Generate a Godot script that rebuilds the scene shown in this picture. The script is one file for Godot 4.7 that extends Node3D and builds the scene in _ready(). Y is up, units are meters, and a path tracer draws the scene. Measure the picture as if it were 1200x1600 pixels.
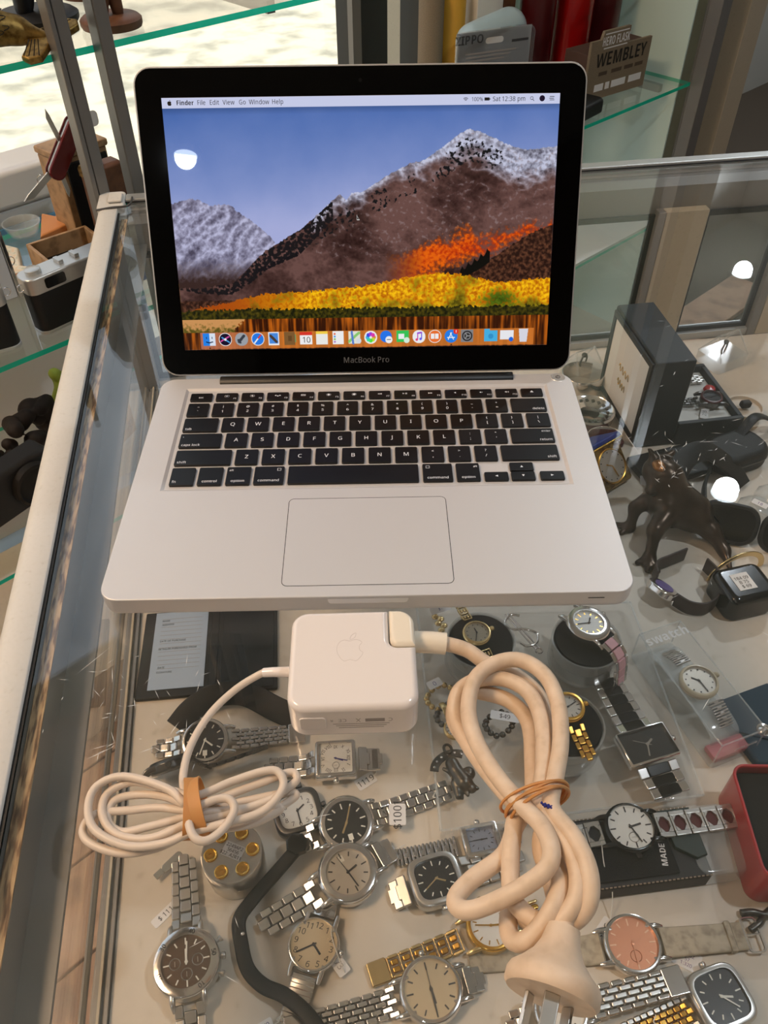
extends Node3D
# A second-hand shop counter: an open laptop with its charger on a glass display counter full of watches.
# World axes follow the counter: x along its back rail, y up from the top of the glass, z towards the customer.

const SHELF := -0.22        # top of the board inside the counter
const UNIT_AT := Vector3(-0.2207, 0, -0.6682)   # the window display unit stands at an angle behind the counter
const UNIT_TURN := 34.571

var M := {}
var rng := RandomNumberGenerator.new()
var counts := {}
var meshes := {}

# ---------------------------------------------------------------- mesh builder
class MB:
	var surf := {}
	var order := []
	var cur
	var xf := Transform3D()
	func use(m):
		cur = m
		if not surf.has(m):
			surf[m] = [PackedVector3Array(), PackedVector3Array(), PackedVector2Array()]
			order.append(m)
		return self
	func tri(a: Vector3, b: Vector3, c: Vector3, na: Vector3, nb: Vector3, nc: Vector3, ua := Vector2(), ub := Vector2(), uc := Vector2()):
		var s = surf[cur]
		a = xf * a; b = xf * b; c = xf * c
		na = (xf.basis * na).normalized(); nb = (xf.basis * nb).normalized(); nc = (xf.basis * nc).normalized()
		if (b - a).cross(c - a).dot(na + nb + nc) > 0.0:
			s[0].append_array(PackedVector3Array([a, c, b])); s[1].append_array(PackedVector3Array([na, nc, nb])); s[2].append_array(PackedVector2Array([ua, uc, ub]))
		else:
			s[0].append_array(PackedVector3Array([a, b, c])); s[1].append_array(PackedVector3Array([na, nb, nc])); s[2].append_array(PackedVector2Array([ua, ub, uc]))
	func quad(a, b, c, d, na, nb, nc, nd):
		tri(a, b, c, na, nb, nc); tri(a, c, d, na, nc, nd)
	func fquad(a, b, c, d, n, uv := []):
		if uv.size() == 4:
			tri(a, b, c, n, n, n, uv[0], uv[1], uv[2]); tri(a, c, d, n, n, n, uv[0], uv[2], uv[3])
		else:
			quad(a, b, c, d, n, n, n, n)
	func box(c: Vector3, size: Vector3, b := 0.0):
		var h := size * 0.5
		b = minf(b, minf(h.x, minf(h.y, h.z)) * 0.98)
		var P := func(s: Vector3, ax: int) -> Vector3:
			var q := Vector3(s.x * h.x, s.y * h.y, s.z * h.z)
			for k in 3:
				if k != ax: q[k] -= s[k] * b
			return c + q
		for ax in 3:
			var u := (ax + 1) % 3
			var v := (ax + 2) % 3
			for sg in [-1.0, 1.0]:
				var n := Vector3(); n[ax] = sg
				var q := []
				for k in [[-1, -1], [1, -1], [1, 1], [-1, 1]]:
					var s := Vector3(); s[ax] = sg; s[u] = k[0]; s[v] = k[1]
					q.append(P.call(s, ax))
				fquad(q[0], q[1], q[2], q[3], n)
			if b > 0.0:
				for su in [-1.0, 1.0]:
					for sv in [-1.0, 1.0]:
						var n := Vector3(); n[u] = su; n[v] = sv
						var s0 := Vector3(); s0[u] = su; s0[v] = sv; s0[ax] = -1
						var s1 := s0; s1[ax] = 1
						var nu := Vector3(); nu[u] = su
						var nv := Vector3(); nv[v] = sv
						quad(P.call(s0, u), P.call(s1, u), P.call(s1, v), P.call(s0, v), nu, nu, nv, nv)
		if b > 0.0:
			for sx in [-1.0, 1.0]:
				for sy in [-1.0, 1.0]:
					for sz in [-1.0, 1.0]:
						var s := Vector3(sx, sy, sz)
						tri(P.call(s, 0), P.call(s, 1), P.call(s, 2), Vector3(sx, 0, 0), Vector3(0, sy, 0), Vector3(0, 0, sz))
	func slab(poly: PackedVector2Array, y0: float, y1: float, bt := 0.0, bb := 0.0, seg := 1, top := true, bottom := true):
		# outline in x, z; rounded upper and lower edges
		var n := poly.size()
		var area := 0.0
		for i in n: area += poly[i].cross(poly[(i + 1) % n])
		var sgn := 1.0 if area > 0.0 else -1.0
		var en := []
		for i in n:
			var e := (poly[(i + 1) % n] - poly[i]).normalized()
			en.append(Vector2(e.y, -e.x) * sgn)
		var vin := []
		var vn := []   # per vertex normals for the previous and the next edge
		for i in n:
			var a: Vector2 = en[(i + n - 1) % n]
			var b: Vector2 = en[i]
			var m := (a + b)
			m = m / maxf(0.2, m.dot(b)) if m.length() > 0.01 else b
			vin.append(m)
			if a.dot(b) > 0.8:
				var q := (a + b).normalized()
				vn.append([q, q])
			else:
				vn.append([a, b])
		var rings := []
		if bb > 0.0:
			for k in seg + 1:
				var t := PI / 2 * k / seg
				rings.append([bb * (1.0 - sin(t)), y0 + bb * (1.0 - cos(t)), cos(t), -1.0])
		else:
			rings.append([0.0, y0, 0.0, -1.0])
		if bt > 0.0:
			for k in seg + 1:
				var t := PI / 2 * k / seg
				rings.append([bt * (1.0 - cos(t)), y1 - bt * (1.0 - sin(t)), sin(t), 1.0])
		else:
			rings.append([0.0, y1, 0.0, 1.0])
		var pt := func(i, r) -> Vector3:
			var q: Vector2 = poly[i] - vin[i] * r[0]
			return Vector3(q.x, r[1], q.y)
		var nm := func(v: Vector2, r) -> Vector3:
			return Vector3(v.x * sqrt(maxf(0.0, 1.0 - r[2] * r[2])), r[3] * r[2], v.y * sqrt(maxf(0.0, 1.0 - r[2] * r[2]))).normalized()
		for k in rings.size() - 1:
			var r0 = rings[k]
			var r1 = rings[k + 1]
			for i in n:
				var j := (i + 1) % n
				quad(pt.call(i, r0), pt.call(j, r0), pt.call(j, r1), pt.call(i, r1), nm.call(vn[i][1], r0), nm.call(vn[j][0], r0), nm.call(vn[j][0], r1), nm.call(vn[i][1], r1))
		for side in [[top, rings[-1], 1.0], [bottom, rings[0], -1.0]]:
			if not side[0]: continue
			var cp := PackedVector2Array()
			for i in n: cp.append(poly[i] - vin[i] * side[1][0])
			var ix := Geometry2D.triangulate_polygon(cp)
			var nn := Vector3(0, side[2], 0)
			for k in range(0, ix.size(), 3):
				var q := []
				for e in 3: q.append(Vector3(cp[ix[k + e]].x, side[1][1], cp[ix[k + e]].y))
				tri(q[0], q[1], q[2], nn, nn, nn)
	func lathe(prof: Array, n := 24, sx := 1.0, sz := 1.0):
		# profile of Vector2(radius, height), outside on the right going up
		var en := []
		for k in prof.size() - 1:
			var e: Vector2 = (prof[k + 1] - prof[k]).normalized()
			en.append(Vector2(e.y, -e.x))
		for k in prof.size() - 1:
			var n0: Vector2 = en[k]
			var n1: Vector2 = en[k]
			if k > 0 and en[k - 1].dot(en[k]) > 0.75: n0 = (en[k - 1] + en[k]).normalized()
			if k < en.size() - 1 and en[k + 1].dot(en[k]) > 0.75: n1 = (en[k + 1] + en[k]).normalized()
			for i in n:
				var a := TAU * i / n
				var b := TAU * (i + 1) / n
				var A := Vector3(cos(a) * sx, 0, sin(a) * sz)
				var B := Vector3(cos(b) * sx, 0, sin(b) * sz)
				var An := Vector3(cos(a) / sx, 0, sin(a) / sz)
				var Bn := Vector3(cos(b) / sx, 0, sin(b) / sz)
				var p0: Vector2 = prof[k]
				var p1: Vector2 = prof[k + 1]
				var y0 := Vector3(0, p0.y, 0)
				var y1 := Vector3(0, p1.y, 0)
				if p0.x > 1e-6: tri(A * p0.x + y0, B * p0.x + y0, B * p1.x + y1, An * n0.x + Vector3(0, n0.y, 0), Bn * n0.x + Vector3(0, n0.y, 0), Bn * n1.x + Vector3(0, n1.y, 0))
				if p1.x > 1e-6: tri(A * p0.x + y0, B * p1.x + y1, A * p1.x + y1, An * n0.x + Vector3(0, n0.y, 0), Bn * n1.x + Vector3(0, n1.y, 0), An * n1.x + Vector3(0, n1.y, 0))
	func sweep(sec: PackedVector2Array, path: PackedVector3Array, closed := false, up := Vector3.ZERO, sc := [], caps := true):
		# section x runs across, section y along the surface normal
		var n := path.size()
		var m := sec.size()
		var T := []
		for i in n:
			var a := path[(i + n - 1) % n] if closed or i > 0 else path[i]
			var b := path[(i + 1) % n] if closed or i < n - 1 else path[i]
			T.append((b - a).normalized())
		var U := []
		var u: Vector3 = up if up != Vector3.ZERO else (Vector3.UP if absf(T[0].y) < 0.9 else Vector3.RIGHT)
		for i in n:
			if up != Vector3.ZERO: u = up
			u = (u - T[i] * u.dot(T[i])).normalized()
			U.append(u)
		var area := 0.0
		for k in m: area += sec[k].cross(sec[(k + 1) % m])
		var sgn := 1.0 if area > 0.0 else -1.0
		var en := []
		for k in m:
			var e := (sec[(k + 1) % m] - sec[k]).normalized()
			en.append(Vector2(e.y, -e.x) * sgn)
		var at := func(i, k) -> Vector3:
			var s: float = sc[i] if sc.size() else 1.0
			return path[i] + (T[i].cross(U[i]) * sec[k].x + U[i] * sec[k].y) * s
		var nr := func(i, v: Vector2) -> Vector3: return T[i].cross(U[i]) * v.x + U[i] * v.y
		for i in (n if closed else n - 1):
			var j := (i + 1) % n
			for k in m:
				var l := (k + 1) % m
				var pv: Vector2 = en[(k + m - 1) % m]
				var nx: Vector2 = en[l]
				var n0: Vector2 = (pv + en[k]).normalized() if pv.dot(en[k]) > 0.6 else en[k]
				var n1: Vector2 = (nx + en[k]).normalized() if nx.dot(en[k]) > 0.6 else en[k]
				quad(at.call(i, k), at.call(i, l), at.call(j, l), at.call(j, k), nr.call(i, n0), nr.call(i, n1), nr.call(j, n1), nr.call(j, n0))
		if caps and not closed:
			for e in [[0, -1.0], [n - 1, 1.0]]:
				var nn: Vector3 = T[e[0]] * e[1]
				for k in range(1, m - 1): tri(at.call(e[0], 0), at.call(e[0], k), at.call(e[0], k + 1), nn, nn, nn)
	func tube(path: PackedVector3Array, r: float, n := 8, closed := false, sc := []):
		var s := PackedVector2Array()
		for k in n: s.append(Vector2(cos(TAU * k / n), sin(TAU * k / n)) * r)
		sweep(s, path, closed, Vector3.ZERO, sc)
	func ball(c: Vector3, r: Vector3, n := 12):
		var keep := xf
		xf = xf * Transform3D(Basis.from_scale(r), c)
		var h := maxi(4, n / 2)
		for i in h:
			var a := PI * i / h - PI / 2
			var b := PI * (i + 1) / h - PI / 2
			for j in n:
				var s := TAU * j / n
				var t := TAU * (j + 1) / n
				var p := [Vector3(cos(a) * cos(s), sin(a), cos(a) * sin(s)), Vector3(cos(a) * cos(t), sin(a), cos(a) * sin(t)), Vector3(cos(b) * cos(t), sin(b), cos(b) * sin(t)), Vector3(cos(b) * cos(s), sin(b), cos(b) * sin(s))]
				var nn := []
				for q in p: nn.append(Vector3(q.x / (r.x * r.x), q.y / (r.y * r.y), q.z / (r.z * r.z)))
				if i > 0: tri(p[0], p[1], p[2], nn[0], nn[1], nn[2])
				if i < h - 1: tri(p[0], p[2], p[3], nn[0], nn[2], nn[3])
		xf = keep
	func mesh() -> ArrayMesh:
		var am := ArrayMesh.new()
		for m in order:
			if surf[m][0].size() == 0: continue
			var a := []
			a.resize(Mesh.ARRAY_MAX)
			a[Mesh.ARRAY_VERTEX] = surf[m][0]
			a[Mesh.ARRAY_NORMAL] = surf[m][1]
			a[Mesh.ARRAY_TEX_UV] = surf[m][2]
			am.add_surface_from_arrays(Mesh.PRIMITIVE_TRIANGLES, a)
			am.surface_set_material(am.get_surface_count() - 1, m)
		return am

# ---------------------------------------------------------------- small helpers
func mb(m) -> MB:
	var b := MB.new()
	b.use(m)
	return b
func spline(pts: Array, per := 6, closed := false) -> PackedVector3Array:
	var out := PackedVector3Array()
	var n := pts.size()
	for i in (n if closed else n - 1):
		var p0: Vector3 = pts[(i + n - 1) % n] if closed or i > 0 else pts[i] * 2.0 - pts[i + 1]
		var p1: Vector3 = pts[i]
		var p2: Vector3 = pts[(i + 1) % n]
		var p3: Vector3 = pts[(i + 2) % n] if closed or i < n - 2 else p2 * 2.0 - p1
		for k in per:
			var t := float(k) / per
			out.append(0.5 * (2.0 * p1 + (p2 - p0) * t + (2.0 * p0 - 5.0 * p1 + 4.0 * p2 - p3) * t * t + (3.0 * p1 - p0 - 3.0 * p2 + p3) * t * t * t))
	if not closed: out.append(pts[n - 1])
	return out
func v3(flat: Array) -> Array:
	var o := []
	for k in range(0, flat.size(), 3): o.append(Vector3(flat[k], flat[k + 1], flat[k + 2]))
	return o
func rrect(w: float, h: float, r: float, n := 4, c := Vector2()) -> PackedVector2Array:
	var o := PackedVector2Array()
	for q in [[1, 1, 0.0], [-1, 1, PI / 2], [-1, -1, PI], [1, -1, PI * 1.5]]:
		for k in n + 1:
			var a: float = q[2] + PI / 2 * k / n
			o.append(c + Vector2(q[0] * (w / 2 - r), q[1] * (h / 2 - r)) + Vector2(cos(a), sin(a)) * r)
	return o
func poly(a: Array) -> PackedVector2Array:
	var o := PackedVector2Array()
	for k in range(0, a.size(), 2): o.append(Vector2(a[k], a[k + 1]))
	return o
func circle(r: float, n := 24, c := Vector2()) -> PackedVector2Array:
	var o := PackedVector2Array()
	for k in n: o.append(c + Vector2(cos(TAU * k / n), sin(TAU * k / n)) * r)
	return o
func numbered(called: String) -> String:
	counts[called] = counts.get(called, -1) + 1
	return called if counts[called] == 0 else "%s_%03d" % [called, counts[called]]
func thing(called: String, label: String, category: String, at := Vector3.ZERO, turn := 0.0, group := "") -> Node3D:
	var o := Node3D.new()
	o.name = numbered(called)
	add_child(o)
	o.position = at
	o.rotation_degrees.y = turn
	o.set_meta("label", label)
	o.set_meta("category", category)
	if group: o.set_meta("group", group)
	return o
func obj(called: String, b, parent: Node = null, kind := "") -> MeshInstance3D:
	var o := MeshInstance3D.new()
	o.mesh = b.mesh() if b is MB else b
	if parent == null or parent == self:
		o.name = numbered(called)
		add_child(o)
	else:
		o.name = called
		parent.add_child(o, true)
	if kind: o.set_meta("kind", kind)
	return o
func solo(called: String, b, label: String, category: String, at := Vector3.ZERO, turn := 0.0, group := "") -> MeshInstance3D:
	var o := obj(called, b)
	o.position = at
	o.rotation_degrees.y = turn
	o.set_meta("label", label)
	o.set_meta("category", category)
	if group: o.set_meta("group", group)
	return o
func struct(called: String, b, parent: Node = null) -> MeshInstance3D:
	var o := obj(called, b, parent)
	if parent == null: o.set_meta("kind", "structure")
	return o
var fonts := {}
func text(s: String, h: float, m: Material, t: Transform3D, parent: Node, called := "lettering", bold := false, wide := 1.0, align := 1) -> MeshInstance3D:
	var key := [s, h, m, bold, align]
	if not meshes.has(key):
		if not fonts.has(bold):
			var f := SystemFont.new()
			f.font_names = PackedStringArray(["Droid Sans"])
			if bold: f.font_weight = 700
			fonts[bold] = f
		var tm := TextMesh.new()
		tm.text = s
		tm.font = fonts[bold]
		tm.font_size = 24
		tm.pixel_size = h / 24.0
		tm.depth = 0.00006
		tm.curve_step = 3.0
		tm.horizontal_alignment = align
		tm.material = m
		meshes[key] = tm
	var o := MeshInstance3D.new()
	o.mesh = meshes[key]
	o.name = called
	o.transform = t * Transform3D(Basis.from_scale(Vector3(wide, 1, 1)))
	parent.add_child(o, true)
	return o
func flat_at(p: Vector3, turn := 0.0) -> Transform3D:   # lettering that lies face up, its foot towards +z
	return Transform3D(Basis(Vector3.UP, deg_to_rad(turn)) * Basis(Vector3.RIGHT, -PI / 2), p)

func mat(c: Color, rough := 0.5, metal := 0.0, spec := 0.5) -> StandardMaterial3D:
	var m := StandardMaterial3D.new()
	m.albedo_color = c
	m.roughness = rough
	m.metallic = metal
	m.metallic_specular = spec
	return m
func pane(c: Color, a: float, rough := 0.0) -> StandardMaterial3D:
	var m := mat(Color(c.r, c.g, c.b, a), rough)
	m.transparency = BaseMaterial3D.TRANSPARENCY_ALPHA
	return m
func noise_tex(freq: float, seed_: int, ramp: Array, size := 256, oct := 4) -> NoiseTexture2D:
	var n := FastNoiseLite.new()
	n.seed = seed_
	n.frequency = freq
	n.fractal_octaves = oct
	var t := NoiseTexture2D.new()
	t.width = size
	t.height = size
	t.seamless = true
	t.noise = n
	if ramp.size():
		var g := Gradient.new()
		var off := PackedFloat32Array()
		var col := PackedColorArray()
		for r in ramp:
			off.append(r[0]); col.append(r[1])
		g.offsets = off
		g.colors = col
		t.color_ramp = g
	return t
func grained(m: StandardMaterial3D, t: Texture2D, scale: float) -> StandardMaterial3D:
	m.albedo_texture = t
	m.uv1_triplanar = true
	m.uv1_scale = Vector3.ONE * scale
	return m
func rough_map(m: StandardMaterial3D, t: Texture2D, scale: float) -> StandardMaterial3D:
	m.roughness_texture = t
	m.uv1_triplanar = true
	m.uv1_scale = Vector3.ONE * scale
	return m

# A closed surface round tapered bones: [a, b, ra, rb] each, joined softly (surface nets).
func blob(b: MB, bones: Array, cell: float, soft: float):
	var lo := Vector3.ONE * 1e9
	var hi := -lo
	for q in bones:
		var r: float = maxf(q[2], q[3]) + cell * 2.5 + soft * 0.5
		for e in 2:
			lo = lo.min(q[e] - Vector3.ONE * r)
			hi = hi.max(q[e] + Vector3.ONE * r)
	var N := Vector3i(((hi - lo) / cell).ceil()) + Vector3i.ONE
	var F := PackedFloat32Array()
	F.resize(N.x * N.y * N.z)
	F.fill(1.0)
	for q in bones:
		var r: float = maxf(q[2], q[3]) + cell * 2.2 + soft
		var a := Vector3i(((q[0].min(q[1]) - Vector3.ONE * r - lo) / cell).floor()).clamp(Vector3i.ZERO, N - Vector3i.ONE)
		var z := Vector3i(((q[0].max(q[1]) + Vector3.ONE * r - lo) / cell).ceil()).clamp(Vector3i.ZERO, N - Vector3i.ONE)
		var ab: Vector3 = q[1] - q[0]
		var l2 := maxf(ab.length_squared(), 1e-12)
		for k in range(a.z, z.z + 1):
			for j in range(a.y, z.y + 1):
				for i in range(a.x, z.x + 1):
					var p := lo + Vector3(i, j, k) * cell
					var t := clampf((p - q[0]).dot(ab) / l2, 0.0, 1.0)
					var dd: float = (p - q[0] - ab * t).length() - lerpf(q[2], q[3], t)
					var id := (k * N.y + j) * N.x + i
					var o := F[id]
					var h := clampf(0.5 + 0.5 * (o - dd) / soft, 0.0, 1.0)
					F[id] = lerpf(o, dd, h) - soft * h * (1.0 - h)
	var V := {}
	var G := {}
	var step := [1, N.x, N.x * N.y]
	for k in N.z - 1:
		for j in N.y - 1:
			for i in N.x - 1:
				var id := (k * N.y + j) * N.x + i
				var cnt := 0
				var f := []
				for e in 8:
					var w: float = F[id + (e & 1) + ((e >> 1) & 1) * N.x + (e >> 2) * N.x * N.y]
					f.append(w)
					if w < 0.0: cnt += 1
				if cnt == 0 or cnt == 8: continue
				var s := Vector3()
				var m := 0
				for e in [[0, 1], [2, 3], [4, 5], [6, 7], [0, 2], [1, 3], [4, 6], [5, 7], [0, 4], [1, 5], [2, 6], [3, 7]]:
					var fa: float = f[e[0]]
					var fb: float = f[e[1]]
					if (fa < 0.0) != (fb < 0.0):
						var t := fa / (fa - fb)
						var pa := Vector3(e[0] & 1, (e[0] >> 1) & 1, e[0] >> 2)
						var pb := Vector3(e[1] & 1, (e[1] >> 1) & 1, e[1] >> 2)
						s += pa.lerp(pb, t)
						m += 1
				V[id] = lo + (Vector3(i, j, k) + s / m) * cell
				G[id] = Vector3(f[1] + f[3] + f[5] + f[7] - f[0] - f[2] - f[4] - f[6], f[2] + f[3] + f[6] + f[7] - f[0] - f[1] - f[4] - f[5], f[4] + f[5] + f[6] + f[7] - f[0] - f[1] - f[2] - f[3]).normalized()
	for id in V:
		for ax in 3:
			var a: float = F[id]
			var c: float = F[id + step[ax]]
			if (a < 0.0) == (c < 0.0): continue
			var u: int = step[(ax + 1) % 3]
			var w: int = step[(ax + 2) % 3]
			if V.has(id - u) and V.has(id - w) and V.has(id - u - w):
				b.quad(V[id], V[id - u], V[id - u - w], V[id - w], G[id], G[id - u], G[id - u - w], G[id - w])

# ---------------------------------------------------------------- scene
func unit(p: Vector3) -> Vector3:
	return UNIT_AT + Basis(Vector3.UP, deg_to_rad(UNIT_TURN)) * p
func place(o: Node3D, p := Vector3.ZERO, turn := 0.0) -> Node3D:
	o.position = unit(p)
	o.rotation_degrees.y = UNIT_TURN + turn
	return o

func _ready():
	rng.seed = 7
	# camera
	var cam := Camera3D.new()
	cam.name = "camera"
	cam.transform = Transform3D(Basis(Vector3(0.98891, -0.00618, 0.14840), Vector3(0.10842, 0.71283, -0.69291), Vector3(-0.10150, 0.70131, 0.70559)), Vector3(-0.03447, 0.39548, 0.31063))
	cam.fov = 64.4732
	cam.near = 0.01
	cam.far = 80.0
	add_child(cam)
	# sky and exposure
	var we := WorldEnvironment.new()
	we.name = "environment"
	var e := Environment.new()
	var sm := ProceduralSkyMaterial.new()
	sm.sky_top_color = Color(0.74, 0.79, 0.84)
	sm.sky_horizon_color = Color(0.92, 0.93, 0.93)
	sm.ground_bottom_color = Color(0.45, 0.44, 0.42)
	sm.ground_horizon_color = Color(0.75, 0.74, 0.72)
	sm.sky_energy_multiplier = 1.25
	e.background_mode = Environment.BG_SKY
	e.sky = Sky.new()
	e.sky.sky_material = sm
	e.tonemap_mode = Environment.TONE_MAPPER_LINEAR
	e.tonemap_exposure = 1.0
	e.sdfgi_enabled = true
	e.ssao_enabled = true
	e.ssil_enabled = true
	we.environment = e
	add_child(we)
	# sun, high behind the shop: it lights the street beyond the building's own shade
	var sun := DirectionalLight3D.new()
	sun.name = "sun"
	sun.light_color = Color(1.0, 0.97, 0.92)
	sun.light_energy = 1.6
	sun.light_angular_distance = 0.6
	sun.shadow_enabled = true
	sun.basis = Basis.looking_at(Basis(Vector3.UP, deg_to_rad(UNIT_TURN)) * Vector3(0.2, -1.0, -0.5))
	add_child(sun)
	materials()
	ceiling_lights()
	room()
	street()
	display_unit()
	counter()
	laptop()
	charger()
	counter_stock()
	unit_stock()

func materials():
	var speck := noise_tex(0.09, 3, [[0.0, Color(0.90, 0.89, 0.87)], [0.22, Color(0.985, 0.985, 0.98)], [0.5, Color(1, 1, 1)], [1.0, Color(0.975, 0.975, 0.97)]], 256, 5)
	var dirt := noise_tex(0.03, 11, [[0.0, Color(0.30, 0.24, 0.20)], [0.42, Color(0.66, 0.57, 0.48)], [0.55, Color(0.86, 0.78, 0.66)], [1.0, Color(0.95, 0.89, 0.78)]], 256, 5)
	var grain := noise_tex(0.02, 5, [[0.0, Color(0.72, 0.70, 0.68)], [0.5, Color(0.95, 0.94, 0.93)], [1.0, Color(1, 1, 1)]], 256, 5)
	var fine := noise_tex(0.2, 9, [[0.0, Color(0.75, 0.75, 0.75)], [1.0, Color(1, 1, 1)]], 256, 3)
	M.speck = speck
	M.grain = grain
	M.alu = rough_map(mat(Color(0.86, 0.855, 0.86), 0.5, 0.35), fine, 60.0)
	M.well = mat(Color(0.84, 0.83, 0.83), 0.5, 0.3)
	M.key = mat(Color(0.025, 0.025, 0.03), 0.38)
	M.legend = mat(Color(0.85, 0.85, 0.87), 0.6)
	M.legend.emission_enabled = true
	M.legend.emission = Color(0.85, 0.87, 0.9)
	M.legend.emission_energy_multiplier = 0.18
	M.bezel = mat(Color(0.008, 0.008, 0.010), 0.04, 0.0, 0.34)
	M.dark_plastic = mat(Color(0.035, 0.033, 0.033), 0.45)
	M.logo_grey = mat(Color(0.42, 0.42, 0.43), 0.4)
	M.edge_metal = mat(Color(0.88, 0.87, 0.86), 0.35, 0.6)
	M.white_plastic = mat(Color(0.93, 0.90, 0.885), 0.16)
	M.white_plastic.clearcoat_enabled = true
	M.white_plastic.clearcoat = 0.5
	M.white_plastic.clearcoat_roughness = 0.05
	M.ivory = mat(Color(0.94, 0.90, 0.83), 0.2)
	M.cable = mat(Color(0.86, 0.80, 0.74), 0.42)
	M.cable_old = grained(mat(Color(0.92, 0.86, 0.80), 0.5), noise_tex(0.02, 21, [[0.0, Color(0.84, 0.78, 0.70)], [0.4, Color(0.93, 0.88, 0.82)], [1.0, Color(0.97, 0.94, 0.90)]], 256, 4), 14.0)
	M.ink_grey = mat(Color(0.62, 0.59, 0.57), 0.6)
	M.ink_dark = mat(Color(0.12, 0.11, 0.12), 0.7)
	M.ink_blue = mat(Color(0.12, 0.13, 0.48), 0.6)
	M.ink_purple = mat(Color(0.42, 0.25, 0.5), 0.7)
	M.rubber = mat(Color(0.80, 0.55, 0.32), 0.55)
	M.rubber.subsurf_scatter_enabled = true
	M.rubber.subsurf_scatter_strength = 0.15
	M.glass = pane(Color(0.72, 0.80, 0.77), 0.008)
	M.glass_green = pane(Color(0.55, 0.78, 0.70), 0.045)
	M.glass_edge = mat(Color(0.04, 0.66, 0.54), 0.12)
	M.glass_edge.backlight_enabled = true
	M.glass_edge.backlight = Color(0.2, 0.95, 0.8)
	M.acrylic = pane(Color(0.80, 0.84, 0.86), 0.05)
	M.acrylic_edge = pane(Color(0.86, 0.89, 0.89), 0.22, 0.1)
	M.crystal = pane(Color(0.9, 0.9, 0.9), 0.02)
	M.scratch = mat(Color(0.92, 0.93, 0.93), 0.5)
	M.rail = grained(mat(Color(0.84, 0.83, 0.81), 0.42), speck, 6.0)
	M.rail_alu = mat(Color(0.70, 0.70, 0.69), 0.38, 0.55)
	M.window_frame = mat(Color(0.22, 0.215, 0.205), 0.5, 0.3)
	M.post = mat(Color(0.50, 0.49, 0.475), 0.42, 0.4)
	M.beige = grained(mat(Color(0.72, 0.67, 0.58), 0.55), speck, 5.0)
	M.tan = mat(Color(0.52, 0.45, 0.37), 0.55)
	M.gasket = mat(Color(0.03, 0.03, 0.03), 0.5)
	M.dirt_strip = grained(mat(Color(0.80, 0.74, 0.66), 0.8), dirt, 22.0)
	M.dirt_strip.uv1_scale = Vector3(40, 40, 5)
	M.board = grained(mat(Color(0.83, 0.79, 0.73), 0.5), speck, 2.0)
	M.wall = mat(Color(0.80, 0.79, 0.76), 0.8)
	M.ceiling = mat(Color(0.86, 0.85, 0.83), 0.85)
	M.floor_wood = []
	for k in 4:
		M.floor_wood.append(grained(mat([Color(0.76, 0.61, 0.50), Color(0.80, 0.66, 0.55), Color(0.73, 0.58, 0.47), Color(0.83, 0.69, 0.58)][k], 0.45), grain, 2.0 + k * 0.3))
	M.steel = mat(Color(0.88, 0.87, 0.86), 0.13, 0.97)
	M.steel_satin = mat(Color(0.80, 0.79, 0.77), 0.28, 0.93)
	M.steel_dark = mat(Color(0.42, 0.41, 0.40), 0.3, 0.9)
	M.gold = mat(Color(0.90, 0.70, 0.34), 0.22, 0.95)
	M.gold_pale = mat(Color(0.86, 0.76, 0.55), 0.26, 0.9)
	M.brass = grained(mat(Color(0.62, 0.51, 0.28), 0.45, 0.75), noise_tex(0.03, 31, [[0.0, Color(0.45, 0.38, 0.25)], [0.6, Color(1, 1, 1)]], 256, 4), 12.0)
	M.bronze = grained(mat(Color(0.30, 0.25, 0.21), 0.3, 0.75), grain, 10.0)
	M.oxide = mat(Color(0.36, 0.35, 0.33), 0.35, 0.85)
	M.black = mat(Color(0.03, 0.03, 0.033), 0.5)
	M.black_gloss = mat(Color(0.02, 0.02, 0.022), 0.15)
	M.black_leather = grained(mat(Color(0.045, 0.042, 0.042), 0.55), fine, 40.0)
	M.black_foam = mat(Color(0.025, 0.027, 0.03), 0.9)
	M.dark_box = grained(mat(Color(0.10, 0.125, 0.135), 0.5), fine, 20.0)
	M.dark_brown = grained(mat(Color(0.12, 0.10, 0.08), 0.6), fine, 20.0)
	M.brown_strap = mat(Color(0.23, 0.18, 0.16), 0.55)
	M.beige_strap = grained(mat(Color(0.72, 0.68, 0.60), 0.6), grain, 20.0)
	M.satin_white = mat(Color(0.88, 0.87, 0.84), 0.7)
	M.paper = mat(Color(0.90, 0.89, 0.88), 0.85)
	M.form_paper = mat(Color(0.64, 0.71, 0.79), 0.8)
	M.rose = mat(Color(0.80, 0.55, 0.42), 0.35, 0.6)
	M.pink = mat(Color(0.85, 0.66, 0.68), 0.4)
	M.teal = grained(mat(Color(0.10, 0.24, 0.32), 0.75), fine, 20.0)
	M.red_tin = mat(Color(0.62, 0.03, 0.05), 0.22)
	M.red_tin.clearcoat_enabled = true
	M.red_bottle = mat(Color(0.62, 0.05, 0.05), 0.2)
	M.maroon = mat(Color(0.30, 0.06, 0.07), 0.3)
	M.blue_box = mat(Color(0.10, 0.18, 0.50), 0.4)
	M.kraft = grained(mat(Color(0.60, 0.53, 0.43), 0.8), fine, 10.0)
	M.wood = grained(mat(Color(0.42, 0.27, 0.17), 0.5), grain, 8.0)
	M.wood_light = grained(mat(Color(0.72, 0.58, 0.42), 0.55), grain, 8.0)
	M.orange_clay = mat(Color(0.80, 0.53, 0.30), 0.7)
	M.shell = grained(mat(Color(0.88, 0.85, 0.77), 0.6), noise_tex(0.035, 77, [[0.0, Color(0.75, 0.80, 0.74)], [0.5, Color(1, 1, 1)], [0.75, Color(1.0, 0.93, 0.85)]], 256, 3), 8.0)
	M.camera_silver = mat(Color(0.78, 0.78, 0.77), 0.32, 0.7)
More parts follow.
